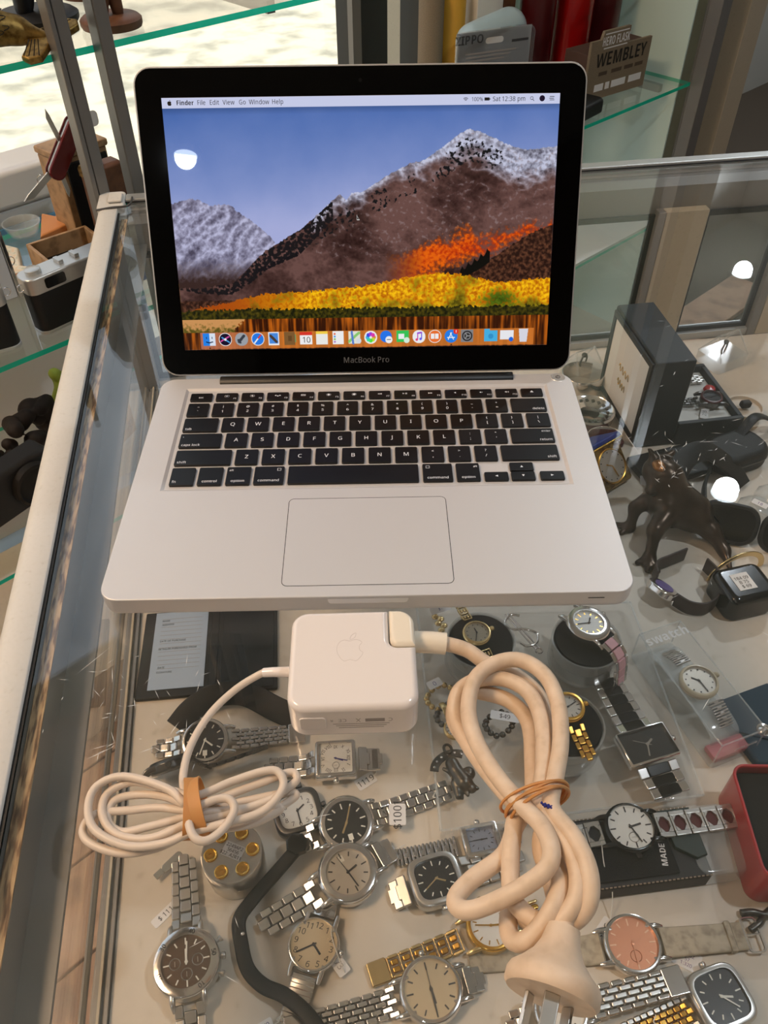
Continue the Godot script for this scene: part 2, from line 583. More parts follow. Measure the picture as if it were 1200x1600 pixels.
	M.knife_red = mat(Color(0.40, 0.04, 0.06), 0.25)
	M.yellow = mat(Color(0.86, 0.65, 0.22), 0.5)
	M.grey_card = mat(Color(0.62, 0.63, 0.64), 0.6)
	M.sill_blue = mat(Color(0.42, 0.66, 0.86), 0.35)
	M.white_gloss = mat(Color(0.88, 0.89, 0.90), 0.12)
	M.dial_white = mat(Color(0.90, 0.89, 0.86), 0.35)
	M.dial_silver = mat(Color(0.80, 0.77, 0.72), 0.3, 0.5)
	M.dial_gold = mat(Color(0.86, 0.78, 0.64), 0.3, 0.4)
	M.dial_black = mat(Color(0.035, 0.035, 0.04), 0.25)
	M.dial_navy = mat(Color(0.05, 0.06, 0.09), 0.25)
	M.dial_brown_reflection = mat(Color(0.40, 0.31, 0.24), 0.25, 0.5)  # brown lightened to hold the warm reflection lying on the dial
	M.dial_purple = mat(Color(0.42, 0.36, 0.58), 0.35)
	M.lume = mat(Color(0.9, 0.9, 0.86), 0.4)

func ceiling_lights():
	var cool := mat(Color(1, 1, 1))
	cool.emission_enabled = true
	cool.emission = Color(0.92, 0.97, 1.0)
	cool.emission_energy_multiplier = 14.0
	var housing := mat(Color(0.9, 0.9, 0.9), 0.5)
	var spots := [
		["round white ceiling downlight over the gap beside the display shelves", Vector3(1.5531, 1.70, -1.7078), 1.6],
		["round white ceiling downlight in the alcove past the beige post", Vector3(2.3867, 1.70, -3.2781), 1.3],
		["round white ceiling downlight over the customer floor", Vector3(-1.1097, 1.70, 2.361), 0.5],
		["added unseen round white ceiling downlight above the right end of the counter", Vector3(0.95, 1.70, 0.15), 1.05]]  # this last lamp is added, no such downlight is seen
	for s in spots:
		var t := thing("ceiling_downlight", s[0], "light", s[1], 0, "ceiling downlights")
		var r := mb(housing)
		r.lathe([Vector2(0.049, 0.0), Vector2(0.066, -0.004), Vector2(0.068, 0.006), Vector2(0.068, 0.019), Vector2(0.049, 0.019)], 28)
		obj("trim_ring", r, t)
		var d := mb(cool)
		d.lathe([Vector2(0.0, -0.001), Vector2(0.048, -0.001), Vector2(0.048, 0.004), Vector2(0.0, 0.004)], 28)
		obj("light_disc", d, t)
		var l := SpotLight3D.new()
		l.name = "downlight_lamp"
		l.light_color = Color(0.93, 0.97, 1.0)
		l.light_energy = s[2]
		l.spot_range = 12.0
		l.spot_attenuation = 2.0
		l.spot_angle = 75.0
		l.spot_angle_attenuation = 0.6
		l.light_size = 0.045
		l.shadow_enabled = true
		l.rotation_degrees.x = -90
		l.position = Vector3(0, -0.012, 0)
		t.add_child(l)
	var warm := mat(Color(1, 1, 1))
	warm.emission_enabled = true
	warm.emission = Color(1.0, 0.72, 0.45)
	warm.emission_energy_multiplier = 5.0
	var t := thing("ceiling_panel_light", "square warm ceiling panel light left of the counter", "light", Vector3(-1.25, 1.70, -0.05), 8.0)
	var f := mb(housing)
	for k in [-1, 1]:
		f.box(Vector3(k * 0.31, 0.006, 0), Vector3(0.03, 0.026, 0.65), 0.003)
		f.box(Vector3(0, 0.006, k * 0.31), Vector3(0.59, 0.026, 0.03), 0.003)
	obj("frame", f, t)
	var d := mb(warm)
	d.box(Vector3(0, 0.004, 0), Vector3(0.59, 0.006, 0.59))
	obj("light_diffuser", d, t)
	var al := AreaLight3D.new()
	al.name = "panel_lamp"
	al.area_size = Vector2(0.58, 0.58)
	al.area_range = 12.0
	al.area_attenuation = 2.0
	al.light_color = Color(1.0, 0.87, 0.72)
	al.light_energy = 2.8
	al.shadow_enabled = true
	al.rotation_degrees.x = -90
	al.position = Vector3(0, -0.004, 0)
	t.add_child(al)

func room():
	# all of the shop's shell stands square to the window
	var f := struct("floor", slab_box(Vector3(-3.35, -1.04, -1.15), Vector3(4.35, -0.97, 3.15), mat(Color(0.3, 0.25, 0.2), 0.8)))
	place(f)
	var k := 0
	var plank := []
	for c in 4:
		var b := mb(M.floor_wood[c])
		b.box(Vector3.ZERO, Vector3(0.897, 0.02, 0.137), 0.003)
		plank.append(b.mesh())
	for row in 18:
		for col in 4:
			var o := MeshInstance3D.new()
			o.mesh = plank[(row * 7 + col * 3 + (row * col) % 5) % 4]
			o.name = "plank"
			o.position = Vector3(-1.6 + col * 0.9 + (row % 3) * 0.3, -0.96, -0.33 + row * 0.14)
			f.add_child(o, true)
			k += 1
	place(struct("ceiling", slab_box(Vector3(-3.4, 1.72, -0.62), Vector3(4.4, 1.9, 3.2), M.ceiling)))
	place(struct("ceiling_alcove", slab_box(Vector3(1.45, 1.72, -1.2), Vector3(4.4, 1.9, -0.62), M.ceiling)))
	place(struct("wall_left", slab_box(Vector3(-3.4, -0.97, -0.6), Vector3(-3.25, 1.72, 3.2), M.wall)))
	place(struct("wall_right", slab_box(Vector3(4.25, -0.97, -1.2), Vector3(4.4, 1.72, 3.2), M.wall)))
	place(struct("wall_back", slab_box(Vector3(-3.25, -0.97, 3.05), Vector3(4.25, 1.72, 3.2), mat(Color(0.42, 0.36, 0.30), 0.7))))
	place(struct("wall_alcove", slab_box(Vector3(1.6, -0.97, -1.2), Vector3(4.25, 1.72, -1.05), M.wall)))
	place(struct("wall_return", slab_box(Vector3(1.45, -0.97, -1.2), Vector3(1.6, 1.72, -0.44), M.beige)))
	place(struct("wall_window", slab_box(Vector3(-3.25, -0.97, -0.6), Vector3(1.45, -0.84, -0.46), M.wall)))
	place(struct("wall_header", slab_box(Vector3(-3.25, 1.42, -0.6), Vector3(1.45, 1.72, -0.46), M.wall)))
	place(struct("trim_1", slab_box(Vector3(-3.25, -0.84, -0.62), Vector3(1.45, -0.82, -0.43), M.white_gloss)))
	var w := struct("window_1", slab_box(Vector3(-3.25, -0.82, -0.56), Vector3(1.45, -0.76, -0.50), M.white_gloss))
	place(w)
	for x in [[-1.2, -1.13, M.window_frame], [0.835, 0.925, M.window_frame], [1.02, 1.045, M.window_frame], [1.42, 1.45, M.window_frame]]:
		obj("window_post", slab_box(Vector3(x[0], -0.76, -0.56), Vector3(x[1], 1.42, -0.50), x[2]), w)
	obj("window_post", slab_box(Vector3(0.815, -0.76, -0.50), Vector3(0.838, 1.42, -0.485), M.post), w)
	for x in [[-3.25, -1.2], [-1.13, 0.835], [0.925, 1.02], [1.045, 1.42]]:
		var b := mb(M.glass)
		b.fquad(Vector3(x[0], -0.76, -0.53), Vector3(x[1], -0.76, -0.53), Vector3(x[1], 1.42, -0.53), Vector3(x[0], 1.42, -0.53), Vector3(0, 0, 1))
		obj("window_pane", b, w)
func slab_box(a: Vector3, b: Vector3, m, bev := 0.0) -> MB:
	var q := mb(m)
	q.box((a + b) * 0.5, (b - a).abs(), bev)
	return q

func street():
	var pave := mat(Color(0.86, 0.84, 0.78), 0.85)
	grained(pave, noise_tex(0.012, 41, [[0.0, Color(0.62, 0.63, 0.61)], [0.35, Color(0.82, 0.82, 0.79)], [0.55, Color(0.95, 0.94, 0.90)], [1.0, Color(1.0, 0.97, 0.91)]], 512, 6), 0.4)  # noise blotches paint dappled shade into the pavement colour
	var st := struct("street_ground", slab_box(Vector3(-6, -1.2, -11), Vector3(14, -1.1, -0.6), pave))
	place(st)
	var k := struct("kerb", slab_box(Vector3(-6, -1.1, -6.6), Vector3(14, -1.0, -6.35), mat(Color(0.70, 0.69, 0.66), 0.8), 0.01))
	place(k)
	var fac := mat(Color(0.72, 0.66, 0.58), 0.85)
	var h := thing("far_building", "plain sandstone shopfront building across the street", "building", Vector3.ZERO)
	place(h)
	obj("wall", slab_box(Vector3(-6, -1.1, -11.6), Vector3(14, 4.6, -11), fac), h)
	obj("awning", slab_box(Vector3(-4, 1.4, -11.0), Vector3(12, 1.55, -10.0), mat(Color(0.35, 0.40, 0.38), 0.7)), h)
	for i in 5:
		obj("shop_window", slab_box(Vector3(-5 + i * 3.6, -0.8, -11.05), Vector3(-2.4 + i * 3.6, 1.1, -10.98), mat(Color(0.10, 0.12, 0.13), 0.1)), h)
	# a parked car, its bonnet just beyond the shade
	var c := thing("parked_car", "pale silver car parked in the sun beyond the shop window", "car", unit(Vector3(3.2, -1.1, -7.6)), UNIT_TURN)
	var body := mat(Color(0.75, 0.77, 0.79), 0.25, 0.4)
	var side := poly([-2.1, 0.35, -2.1, 0.75, -1.9, 0.85, -1.1, 0.92, -0.6, 1.4, 0.9, 1.42, 1.5, 0.98, 2.05, 0.92, 2.15, 0.7, 2.1, 0.35])
	var b := mb(body)
	b.xf = Transform3D(Basis(Vector3.RIGHT, -PI / 2), Vector3(0, 0, 0))
	b.slab(side, -0.85, 0.85, 0.06, 0.06, 2)
	obj("body", b, c)
	var g := mb(M.black_gloss)
	g.xf = Transform3D(Basis(Vector3.RIGHT, -PI / 2), Vector3(0, 0, 0))
	g.slab(poly([-0.95, 0.98, -0.55, 1.34, 0.85, 1.36, 1.35, 1.0]), -0.852, 0.852, 0.0, 0.0, 1)
	obj("side_windows", g, c)
	for x in [-1.3, 1.35]:
		for z in [-0.78, 0.78]:
			var wq := mb(M.black)
			wq.xf = Transform3D(Basis(Vector3.RIGHT, PI / 2), Vector3(x, 0.31, z))
			wq.lathe([Vector2(0.0, -0.1), Vector2(0.29, -0.1), Vector2(0.31, -0.07), Vector2(0.31, 0.07), Vector2(0.29, 0.1), Vector2(0.0, 0.1)], 24)
			obj("wheel", wq, c)

func glass_sheet(a: Vector3, b: Vector3, faces, edges) -> MB:
	# a sheet of plate glass: clear faces, green cut edges
	var q := mb(faces)
	q.fquad(Vector3(a.x, b.y, a.z), Vector3(b.x, b.y, a.z), Vector3(b.x, b.y, b.z), Vector3(a.x, b.y, b.z), Vector3.UP)
	q.fquad(Vector3(a.x, a.y, a.z), Vector3(b.x, a.y, a.z), Vector3(b.x, a.y, b.z), Vector3(a.x, a.y, b.z), Vector3.DOWN)
	q.use(edges)
	q.fquad(Vector3(a.x, a.y, b.z), Vector3(b.x, a.y, b.z), Vector3(b.x, b.y, b.z), Vector3(a.x, b.y, b.z), Vector3(0, 0, 1))
	q.fquad(Vector3(a.x, a.y, a.z), Vector3(b.x, a.y, a.z), Vector3(b.x, b.y, a.z), Vector3(a.x, b.y, a.z), Vector3(0, 0, -1))
	q.fquad(Vector3(a.x, a.y, a.z), Vector3(a.x, a.y, b.z), Vector3(a.x, b.y, b.z), Vector3(a.x, b.y, a.z), Vector3(-1, 0, 0))
	q.fquad(Vector3(b.x, a.y, a.z), Vector3(b.x, a.y, b.z), Vector3(b.x, b.y, b.z), Vector3(b.x, b.y, a.z), Vector3(1, 0, 0))
	return q

func display_unit():
	var t := thing("window_display_unit", "tall glass shelving unit with grey metal posts standing in the shop window", "shelving")
	place(t)
	for p in [[-0.008, 0.014, 0.022, M.post], [0.036, 0.016, 0.022, M.post], [1.345, 0.02, 0.03, M.post], [-0.95, 0.02, 0.03, M.post]]:
		obj("post", slab_box(Vector3(p[0] - p[1] / 2, -0.95, -0.004), Vector3(p[0] + p[1] / 2, 1.3, -0.004 + p[2]), p[3], 0.002), t)
	obj("post_face", slab_box(Vector3(-0.021, -0.95, 0.0), Vector3(-0.0155, 1.3, 0.019), M.post, 0.001), t)
	obj("post_face", slab_box(Vector3(1.356, -0.95, -0.02), Vector3(1.385, 1.3, 0.02), M.post, 0.002), t)
	obj("beige_upright", slab_box(Vector3(1.386, -0.95, -0.09), Vector3(1.4455, 1.3, -0.02), M.beige, 0.002), t)
	obj("beige_upright", slab_box(Vector3(1.446, -0.95, -0.05), Vector3(1.52, 1.3, 0.03), M.beige, 0.002), t)
	for y in [0.146, -0.163, -0.47]:
		obj("glass_shelf", glass_sheet(Vector3(-0.94, y - 0.007, -0.335), Vector3(1.335, y, -0.004), M.glass_green, M.glass_edge), t)
	var fr := pane(Color(0.78, 0.92, 0.86), 0.5, 0.24)
	var fp := obj("back_panel", slab_box(Vector3(1.03, -0.77, -0.352), Vector3(1.335, 1.3, -0.348), fr), t)
	fp.set_meta("label", "frosted pale green back panel")
	obj("end_panel", slab_box(Vector3(1.3352, -0.77, -0.345), Vector3(1.3392, 1.3, -0.03), mat(Color(0.84, 0.92, 0.88), 0.5)), t)
	obj("back_post", slab_box(Vector3(1.006, -0.8, -0.365), Vector3(1.03, 1.3, -0.335), M.post), t)
	obj("base_board", slab_box(Vector3(-0.94, -0.80, -0.39), Vector3(1.335, -0.77, -0.004), M.board), t)
	obj("plinth", slab_box(Vector3(-0.94, -0.95, -0.37), Vector3(1.335, -0.80, -0.03), M.board), t)
	obj("shelf_paper", slab_box(Vector3(0.55, -0.4698, -0.33), Vector3(1.33, -0.4690, -0.01), M.paper), t)
	for x in [0.30, 1.30]:
		for y in [0.146, -0.163, -0.47]:
			obj("shelf_bracket", slab_box(Vector3(x - 0.006, y - 0.022, -0.33), Vector3(x + 0.006, y - 0.0075, -0.05), M.post), t)

func counter():
	var t := thing("display_counter", "glass-topped shop display counter with white painted rails", "counter")
	# top
	obj("glass_top", glass_sheet(Vector3(-0.1997, -0.006, -0.629), Vector3(0.98, 0.0, 0.72), M.glass, M.glass_edge), t)
	# left rail with a rounded outer edge
	var sec := PackedVector2Array()
	for k in 7:
		var a := PI / 2 * k / 6
		sec.append(Vector2(-0.223 + 0.009 * (1.0 - sin(a)), -0.005 + 0.009 * cos(a)))
	sec.append_array(poly([-0.223, -0.034, -0.2005, -0.034, -0.2005, -0.006, -0.1997, -0.006, -0.1997, 0.003, -0.2007, 0.004]))
	var b := mb(M.rail)
	b.sweep(sec, PackedVector3Array([Vector3(0, 0, 0.73), Vector3(0, 0, -0.606)]), false, Vector3.UP)
	obj("rail", b, t)
	obj("rubber_gasket", slab_box(Vector3(-0.1996, 0.0003, -0.60), Vector3(-0.1976, 0.0012, 0.72), M.gasket), t)
	obj("sealant_strip", slab_box(Vector3(-0.1976, -0.0072, -0.60), Vector3(-0.1905, -0.0062, 0.72), M.dirt_strip), t)
	obj("rail_flange", slab_box(Vector3(-0.1905, -0.034, -0.60), Vector3(-0.1735, -0.031, 0.72), M.post), t)
	obj("rail_flange", slab_box(Vector3(-0.2005, -0.031, -0.60), Vector3(-0.1905, -0.0075, 0.72), M.post), t)
	# corner
	var cr := mb(M.rail)
	cr.slab(rrect(0.03, 0.046, 0.007, 4, Vector2(-0.2085, -0.6295)), -0.034, 0.0045, 0.002, 0.0, 2)
	obj("corner_block", cr, t)
	var rim := mb(M.steel_dark)
	rim.tube(spline([Vector3(-0.2232, 0.0035, -0.606), Vector3(-0.205, 0.0055, -0.606), Vector3(-0.190, 0.0055, -0.607), Vector3(-0.1855, 0.0055, -0.614), Vector3(-0.185, 0.0055, -0.63)], 5), 0.0012, 6)
	obj("corner_clip", rim, t)
	obj("corner_cap", slab_box(Vector3(-0.212, 0.0045, -0.640), Vector3(-0.195, 0.0085, -0.618), M.rail, 0.002), t)
	# back rail and header
	obj("rail", slab_box(Vector3(-0.1935, -0.034, -0.645), Vector3(0.99, 0.004, -0.629), M.rail_alu, 0.0015), t)
	obj("rubber_gasket", slab_box(Vector3(-0.1935, 0.0003, -0.629), Vector3(0.98, 0.0012, -0.6275), M.gasket), t)
	obj("header", slab_box(Vector3(-0.19, -0.040, -0.6285), Vector3(0.98, -0.0075, -0.588), M.post), t)
	obj("header_lip", slab_box(Vector3(-0.19, -0.0085, -0.6285), Vector3(0.98, -0.0065, -0.622), M.rail_alu), t)
	# uprights and doors at the back
	for p in [[-0.2125, -0.195, M.post], [0.430, 0.440, M.post], [0.440, 0.495, M.beige], [0.600, 0.612, M.post], [0.612, 0.635, M.beige], [0.96, 0.98, M.post]]:
		obj("upright", slab_box(Vector3(p[0], SHELF, -0.600), Vector3(p[1], -0.034, -0.576), p[2], 0.001), t)
	for p in [[-0.195, 0.430], [0.495, 0.600], [0.635, 0.96]]:
		obj("door_glass", wall_sheet(p[0] + 0.002, SHELF + 0.012, p[1] - 0.002, -0.041, -0.590), t)
		obj("door_gasket", frame_z(p[0], SHELF + 0.010, p[1], -0.040, -0.586, 0.006, 0.004, M.gasket), t)
		obj("door_sill", slab_box(Vector3(p[0], SHELF, -0.600), Vector3(p[1], SHELF + 0.010, -0.578), M.rail_alu), t)
	# left side glass, its bottom track
	var s := mb(M.glass)
	for x in [[-0.2130, -1.0], [-0.2080, 1.0]]:
		s.fquad(Vector3(x[0], SHELF, -0.576), Vector3(x[0], SHELF, 0.70), Vector3(x[0], -0.034, 0.70), Vector3(x[0], -0.034, -0.576), Vector3(x[1], 0, 0))
	obj("side_glass", s, t)
	obj("track", slab_box(Vector3(-0.2150, SHELF - 0.006, -0.576), Vector3(-0.2135, SHELF + 0.006, 0.70), M.post), t)
	obj("track", slab_box(Vector3(-0.2075, SHELF - 0.006, -0.576), Vector3(-0.2040, SHELF + 0.001, 0.70), M.post), t)
	obj("track", slab_box(Vector3(-0.2040, SHELF - 0.006, -0.576), Vector3(-0.2022, SHELF + 0.004, 0.70), M.beige), t)
	obj("track", slab_box(Vector3(-0.2022, SHELF - 0.006, -0.576), Vector3(-0.1990, SHELF + 0.0005, 0.70), M.post), t)
	obj("track", slab_box(Vector3(-0.1990, SHELF - 0.006, -0.576), Vector3(-0.1968, SHELF + 0.004, 0.70), M.post), t)
	obj("display_board", slab_box(Vector3(-0.1962, SHELF - 0.02, -0.576), Vector3(0.96, SHELF, 0.70), M.board), t)
	obj("front_frame", slab_box(Vector3(-0.223, SHELF - 0.03, 0.70), Vector3(0.98, -0.034, 0.73), M.rail), t)
	obj("end_panel", slab_box(Vector3(0.98, SHELF - 0.03, -0.60), Vector3(0.995, 0.0, 0.73), M.rail), t)
	obj("lower_cabinet", slab_box(Vector3(-0.19, -0.95, -0.57), Vector3(0.98, SHELF - 0.03, 0.70), M.rail), t)
	obj("carcass_rail", slab_box(Vector3(-0.215, SHELF - 0.03, -0.60), Vector3(0.98, SHELF - 0.02, 0.70), M.post), t)
	# fine scratches in the upper face of the glass
	var sc := mb(M.scratch)
	var patches := [[0.27, -0.12, 0.06, 0.04, 40], [0.235, -0.10, 0.03, 0.04, 30], [-0.15, 0.04, 0.03, 0.07, 30], [-0.12, 0.05, 0.06, 0.04, 22], [0.30, -0.25, 0.09, 0.09, 8], [0.10, 0.09, 0.16, 0.08, 7], [-0.10, 0.15, 0.06, 0.08, 6], [0.2, 0.02, 0.08, 0.06, 6]]
	for p in patches:
		for i in p[4]:
			var c := Vector3(p[0] + rng.randfn(0, 0.5) * p[2], 0.00012, p[1] + rng.randfn(0, 0.5) * p[3])
			if absf(c.x + 0.02) < 0.16 and c.z < 0.005 and c.z > -0.24: continue
			var a := rng.randfn(0.9, 0.7)
			var l := rng.randf_range(0.002, 0.011) * (3.0 if rng.randf() < 0.08 else 1.0)
			var dr := Vector3(cos(a), 0, -sin(a)) * l * 0.5
			var w := Vector3(sin(a), 0, cos(a)) * rng.randf_range(0.00008, 0.00019)
			sc.fquad(c - dr, c + w, c + dr, c - w, Vector3.UP)
	var so := obj("scratches", sc, t)
	so.set_meta("kind", "stuff")
func wall_sheet(x0: float, y0: float, x1: float, y1: float, z: float) -> MB:
	var q := mb(M.glass_green)
	for k in [[z - 0.0025, -1.0], [z + 0.0025, 1.0]]:
		q.fquad(Vector3(x0, y0, k[0]), Vector3(x1, y0, k[0]), Vector3(x1, y1, k[0]), Vector3(x0, y1, k[0]), Vector3(0, 0, k[1]))
	return q
func frame_z(x0: float, y0: float, x1: float, y1: float, z: float, w: float, d: float, m) -> MB:
	var q := mb(m)
	q.box(Vector3((x0 + x1) / 2, y0 + w / 2, z), Vector3(x1 - x0, w, d))
	q.box(Vector3((x0 + x1) / 2, y1 - w / 2, z), Vector3(x1 - x0, w, d))
	q.box(Vector3(x0 + w / 2, (y0 + y1) / 2, z), Vector3(w, y1 - y0 - 2 * w, d))
	q.box(Vector3(x1 - w / 2, (y0 + y1) / 2, z), Vector3(w, y1 - y0 - 2 * w, d))
	return q

# ---------------------------------------------------------------- the laptop
func laptop():
	var t := thing("laptop", "open silver laptop with black keys showing a mountain picture on its screen", "laptop", Vector3.ZERO, -7.5045)
	var Y := 0.0175
	# base: rounded sides, undercut bottom, top left open round the keyboard well
	var b := mb(M.alu)
	b.slab(rrect(0.325, 0.227, 0.0115, 6, Vector2(0, -0.1135)), 0.0015, Y, 0.0008, 0.0055, 3, false, true)
	var wx := 0.1418
	var wb := -0.2135   # back and front of the well
	var wf := -0.0957
	var n := Vector3.UP
	var edge := rrect(0.3234, 0.2254, 0.0107, 6, Vector2(0, -0.1135))
	for part in [[-0.2, 0.2, wf, 0.05], [-0.2, 0.2, -0.3, wb], [-0.2, -wx, wb, wf], [wx, 0.2, wb, wf]]:
		var clip := poly([part[0], part[2], part[1], part[2], part[1], part[3], part[0], part[3]])
		for piece in Geometry2D.intersect_polygons(edge, clip):
			var ix := Geometry2D.triangulate_polygon(piece)
			for k in range(0, ix.size(), 3):
				var q := []
				for e in 3: q.append(Vector3(piece[ix[k + e]].x, Y, piece[ix[k + e]].y))
				b.tri(q[0], q[1], q[2], n, n, n)
	obj("base", b, t)
	var w := mb(M.well)
	var d := 0.0012
	var s := 0.0022
	for q in [[-1, 0], [1, 0], [0, -1], [0, 1]]:
		var o := []
		for k in [-1, 1]:
			var cx: float = q[0] * wx if q[0] else k * wx
			var cz: float = (wf if q[1] > 0 else wb) if q[1] else (wf if k > 0 else wb)
			var ix: float = cx - signf(cx) * s
			var iz: float = cz + (s if cz < -0.15 else -s)
			o.append([Vector3(cx, Y, cz), Vector3(ix, Y - d, iz)])
		w.fquad(o[0][0], o[1][0], o[1][1], o[0][1], Vector3(-q[0], 1.2, -q[1]).normalized())
	w.fquad(Vector3(-wx + s, Y - d, wb + s), Vector3(wx - s, Y - d, wb + s), Vector3(wx - s, Y - d, wf - s), Vector3(-wx + s, Y - d, wf - s), n)
	obj("keyboard_well", w, t)
	var gap := mb(M.dark_plastic)
	gap.slab(rrect(0.1058, 0.0773, 0.0038, 4, Vector2(0, -0.0473)), Y - 0.001, Y + 0.00003)
	obj("trackpad_gap", gap, t)
	var tp := mb(M.alu)
	tp.slab(rrect(0.1050, 0.0765, 0.0034, 4, Vector2(0, -0.0473)), Y - 0.001, Y + 0.0001, 0.00008)
	obj("trackpad", tp, t)
	var sc := mb(M.edge_metal)
	sc.xf = Transform3D(Basis(Vector3.RIGHT, deg_to_rad(62)), Vector3(0, 0.0146, -0.0002))
	sc.slab(rrect(0.049, 0.0056, 0.0026, 5), -0.001, 0.0004, 0.0003)
	obj("thumb_scoop", sc, t)
	obj("sensor_slot", slab_box(Vector3(0.1335, 0.0118, -0.002), Vector3(0.1435, 0.0125, 0.0001), M.black), t)
	var pb := mb(M.edge_metal)
	pb.xf = Transform3D(Basis(), Vector3(0.1522, Y, -0.2215))
	pb.lathe([Vector2(0.0, 0.0001), Vector2(0.0050, 0.0001), Vector2(0.0054, 0.0003), Vector2(0.0058, 0.0)], 24)
	var po := obj("power_button", pb, t)
	var ps := mb(M.ink_dark)
	ps.xf = Transform3D(Basis(), Vector3(0.1522, Y + 0.0003, -0.2215))
	var arc := []
	for k in 11: arc.append(Vector3(sin(0.5 + k * 0.528) * 0.0017, 0, -cos(0.5 + k * 0.528) * 0.0017))
	ps.tube(PackedVector3Array(arc), 0.00022, 5)
	ps.box(Vector3(0, 0, -0.0015), Vector3(0.00044, 0.0003, 0.0016))
	obj("power_symbol", ps, po)
	var hg := mb(M.dark_plastic)
	hg.xf = Transform3D(Basis(Vector3.FORWARD, PI / 2), Vector3(0, 0.0138, -0.2240))
	hg.lathe([Vector2(0.0, -0.1164), Vector2(0.0062, -0.1164), Vector2(0.0064, -0.1160), Vector2(0.0064, 0.1160), Vector2(0.0062, 0.1164), Vector2(0.0, 0.1164)], 20)
	hg.xf = Transform3D()
	hg.box(Vector3(0, 0.0148, -0.2235), Vector3(0.2330, 0.0060, 0.0080), 0.0005)
	obj("hinge_barrel", hg, t)
	for x in [-0.135, 0.135]:
		for z in [-0.03, -0.2]:
			var ft := mb(M.black)
			ft.xf = Transform3D(Basis(), Vector3(x, 0, z))
			ft.lathe([Vector2(0, 0), Vector2(0.0075, 0), Vector2(0.008, 0.0016), Vector2(0, 0.0016)], 16)
			obj("rubber_foot", ft, t)
	keyboard(t, Y)
	# lid
	var th := 0.4324
	var L := Transform3D(Basis(Vector3.RIGHT, Vector3(0, cos(th), -sin(th)), Vector3(0, sin(th), cos(th))), Vector3(0, 0.015, -0.227))
	var R := Basis(Vector3.RIGHT, PI / 2)
	var lm := mb(M.edge_metal)
	lm.xf = Transform3D(R, Vector3.ZERO)
	lm.slab(rrect(0.3246, 0.2195, 0.0125, 7, Vector2(0, -0.11425)), -0.0062, -0.0006, 0.0003, 0.003, 3)
	var lid := obj("lid", lm, t)
	lid.transform = L
	var bz := mb(M.bezel)
	bz.xf = Transform3D(R, Vector3.ZERO)
	bz.slab(rrect(0.3224, 0.2173, 0.0114, 7, Vector2(0, -0.11425)), -0.0008, 0.0, 0.0003, 0.0, 2)
	obj("glass_bezel", bz, lid)
	var sm := StandardMaterial3D.new()
	sm.albedo_color = Color(0.01, 0.01, 0.012)
	sm.roughness = 0.012
	sm.emission_enabled = true
	sm.emission = Color.BLACK
	sm.emission_texture = screen_picture()
	sm.emission_energy_multiplier = 0.92
	var sq := mb(sm)
	sq.fquad(Vector3(-0.1431, 0.0249, 0.00006), Vector3(0.1431, 0.0249, 0.00006), Vector3(0.1431, 0.2039, 0.00006), Vector3(-0.1431, 0.2039, 0.00006), Vector3(0, 0, 1), [Vector2(0, 1), Vector2(1, 1), Vector2(1, 0), Vector2(0, 0)])
	var so := obj("screen", sq, lid)
	so.set_meta("label", "lit screen with mountains, orange autumn trees and a row of app icons")
	text("MacBook Pro", 0.0062, M.logo_grey, Transform3D(Basis(), Vector3(0, 0.0152, 0.0001)), lid, "name_lettering")
	var cm := mb(mat(Color(0.05, 0.05, 0.06), 0.2))
	cm.xf = Transform3D(R, Vector3(-0.0004, 0.2138, 0.0))
	cm.slab(circle(0.0013, 14), -0.0002, 0.0001)
	obj("webcam", cm, lid)
	# menu bar lettering, part of the picture on the screen
	var ink := mat(Color(0.02, 0.02, 0.03), 0.6)
	var my := 0.2006
	for q in [["Finder", -0.1265, true], ["File", -0.1147, false], ["Edit", -0.1055, false], ["View", -0.0952, false], ["Go", -0.0853, false], ["Window", -0.0733, false], ["Help", -0.0600, false], ["100%", 0.0835, false], ["Sat 12:38 pm", 0.1065, false]]:
		text(q[0], 0.0043 if q[0] != "100%" else 0.0036, ink, Transform3D(Basis(), Vector3(q[1], my, 0.00012)), so, "menu_word", q[2], 0.94)
	var ic := mb(ink)
	ic.xf = Transform3D(R, Vector3(-0.1376, my, 0.0001))
	ic.slab(apple_shape(0.0034), -0.00002, 0.00003)
	ic.slab(leaf_shape(0.0034), -0.00002, 0.00003)
	ic.xf = Transform3D()
	for k in 3:   # wireless fan
		var a := []
		for j in 7: a.append(Vector3(0.0752 + sin((j - 3) * 0.26) * (0.0008 + k * 0.0008), my - 0.0014 + cos((j - 3) * 0.26) * (0.0008 + k * 0.0008), 0.00012))
		ic.tube(PackedVector3Array(a), 0.00018, 4)
	ic.box(Vector3(0.0905, my, 0.0001), Vector3(0.0036, 0.0020, 0.00005))
	ic.box(Vector3(0.0926, my, 0.0001), Vector3(0.0005, 0.0009, 0.00005))
	var ring := []
	for j in 12: ring.append(Vector3(0.1228 + cos(TAU * j / 12) * 0.001, my + 0.0002 + sin(TAU * j / 12) * 0.001, 0.00012))
	ic.tube(PackedVector3Array(ring), 0.00017, 4, true)
	ic.tube(PackedVector3Array([Vector3(0.1235, my - 0.0005, 0.00012), Vector3(0.1245, my - 0.0016, 0.00012)]), 0.0002, 4)
	for k in 3: ic.box(Vector3(0.1372 + (0.0002 if k != 1 else -0.0001), my + (k - 1) * 0.0011, 0.0001), Vector3(0.0034, 0.0004, 0.00004))
	obj("menu_symbols", ic, so)
	var siri := mb(mat(Color(0.12, 0.05, 0.25), 0.4))
	siri.xf = Transform3D(R, Vector3(0.1303, my, 0.0001))
	siri.slab(circle(0.0020, 16), -0.00002, 0.00003)
	obj("menu_symbol", siri, so)
	text("10", 0.0062, mat(Color(0.2, 0.2, 0.2)), Transform3D(Basis(), Vector3(-0.0470, 0.0316, 0.00012)), so, "calendar_number")

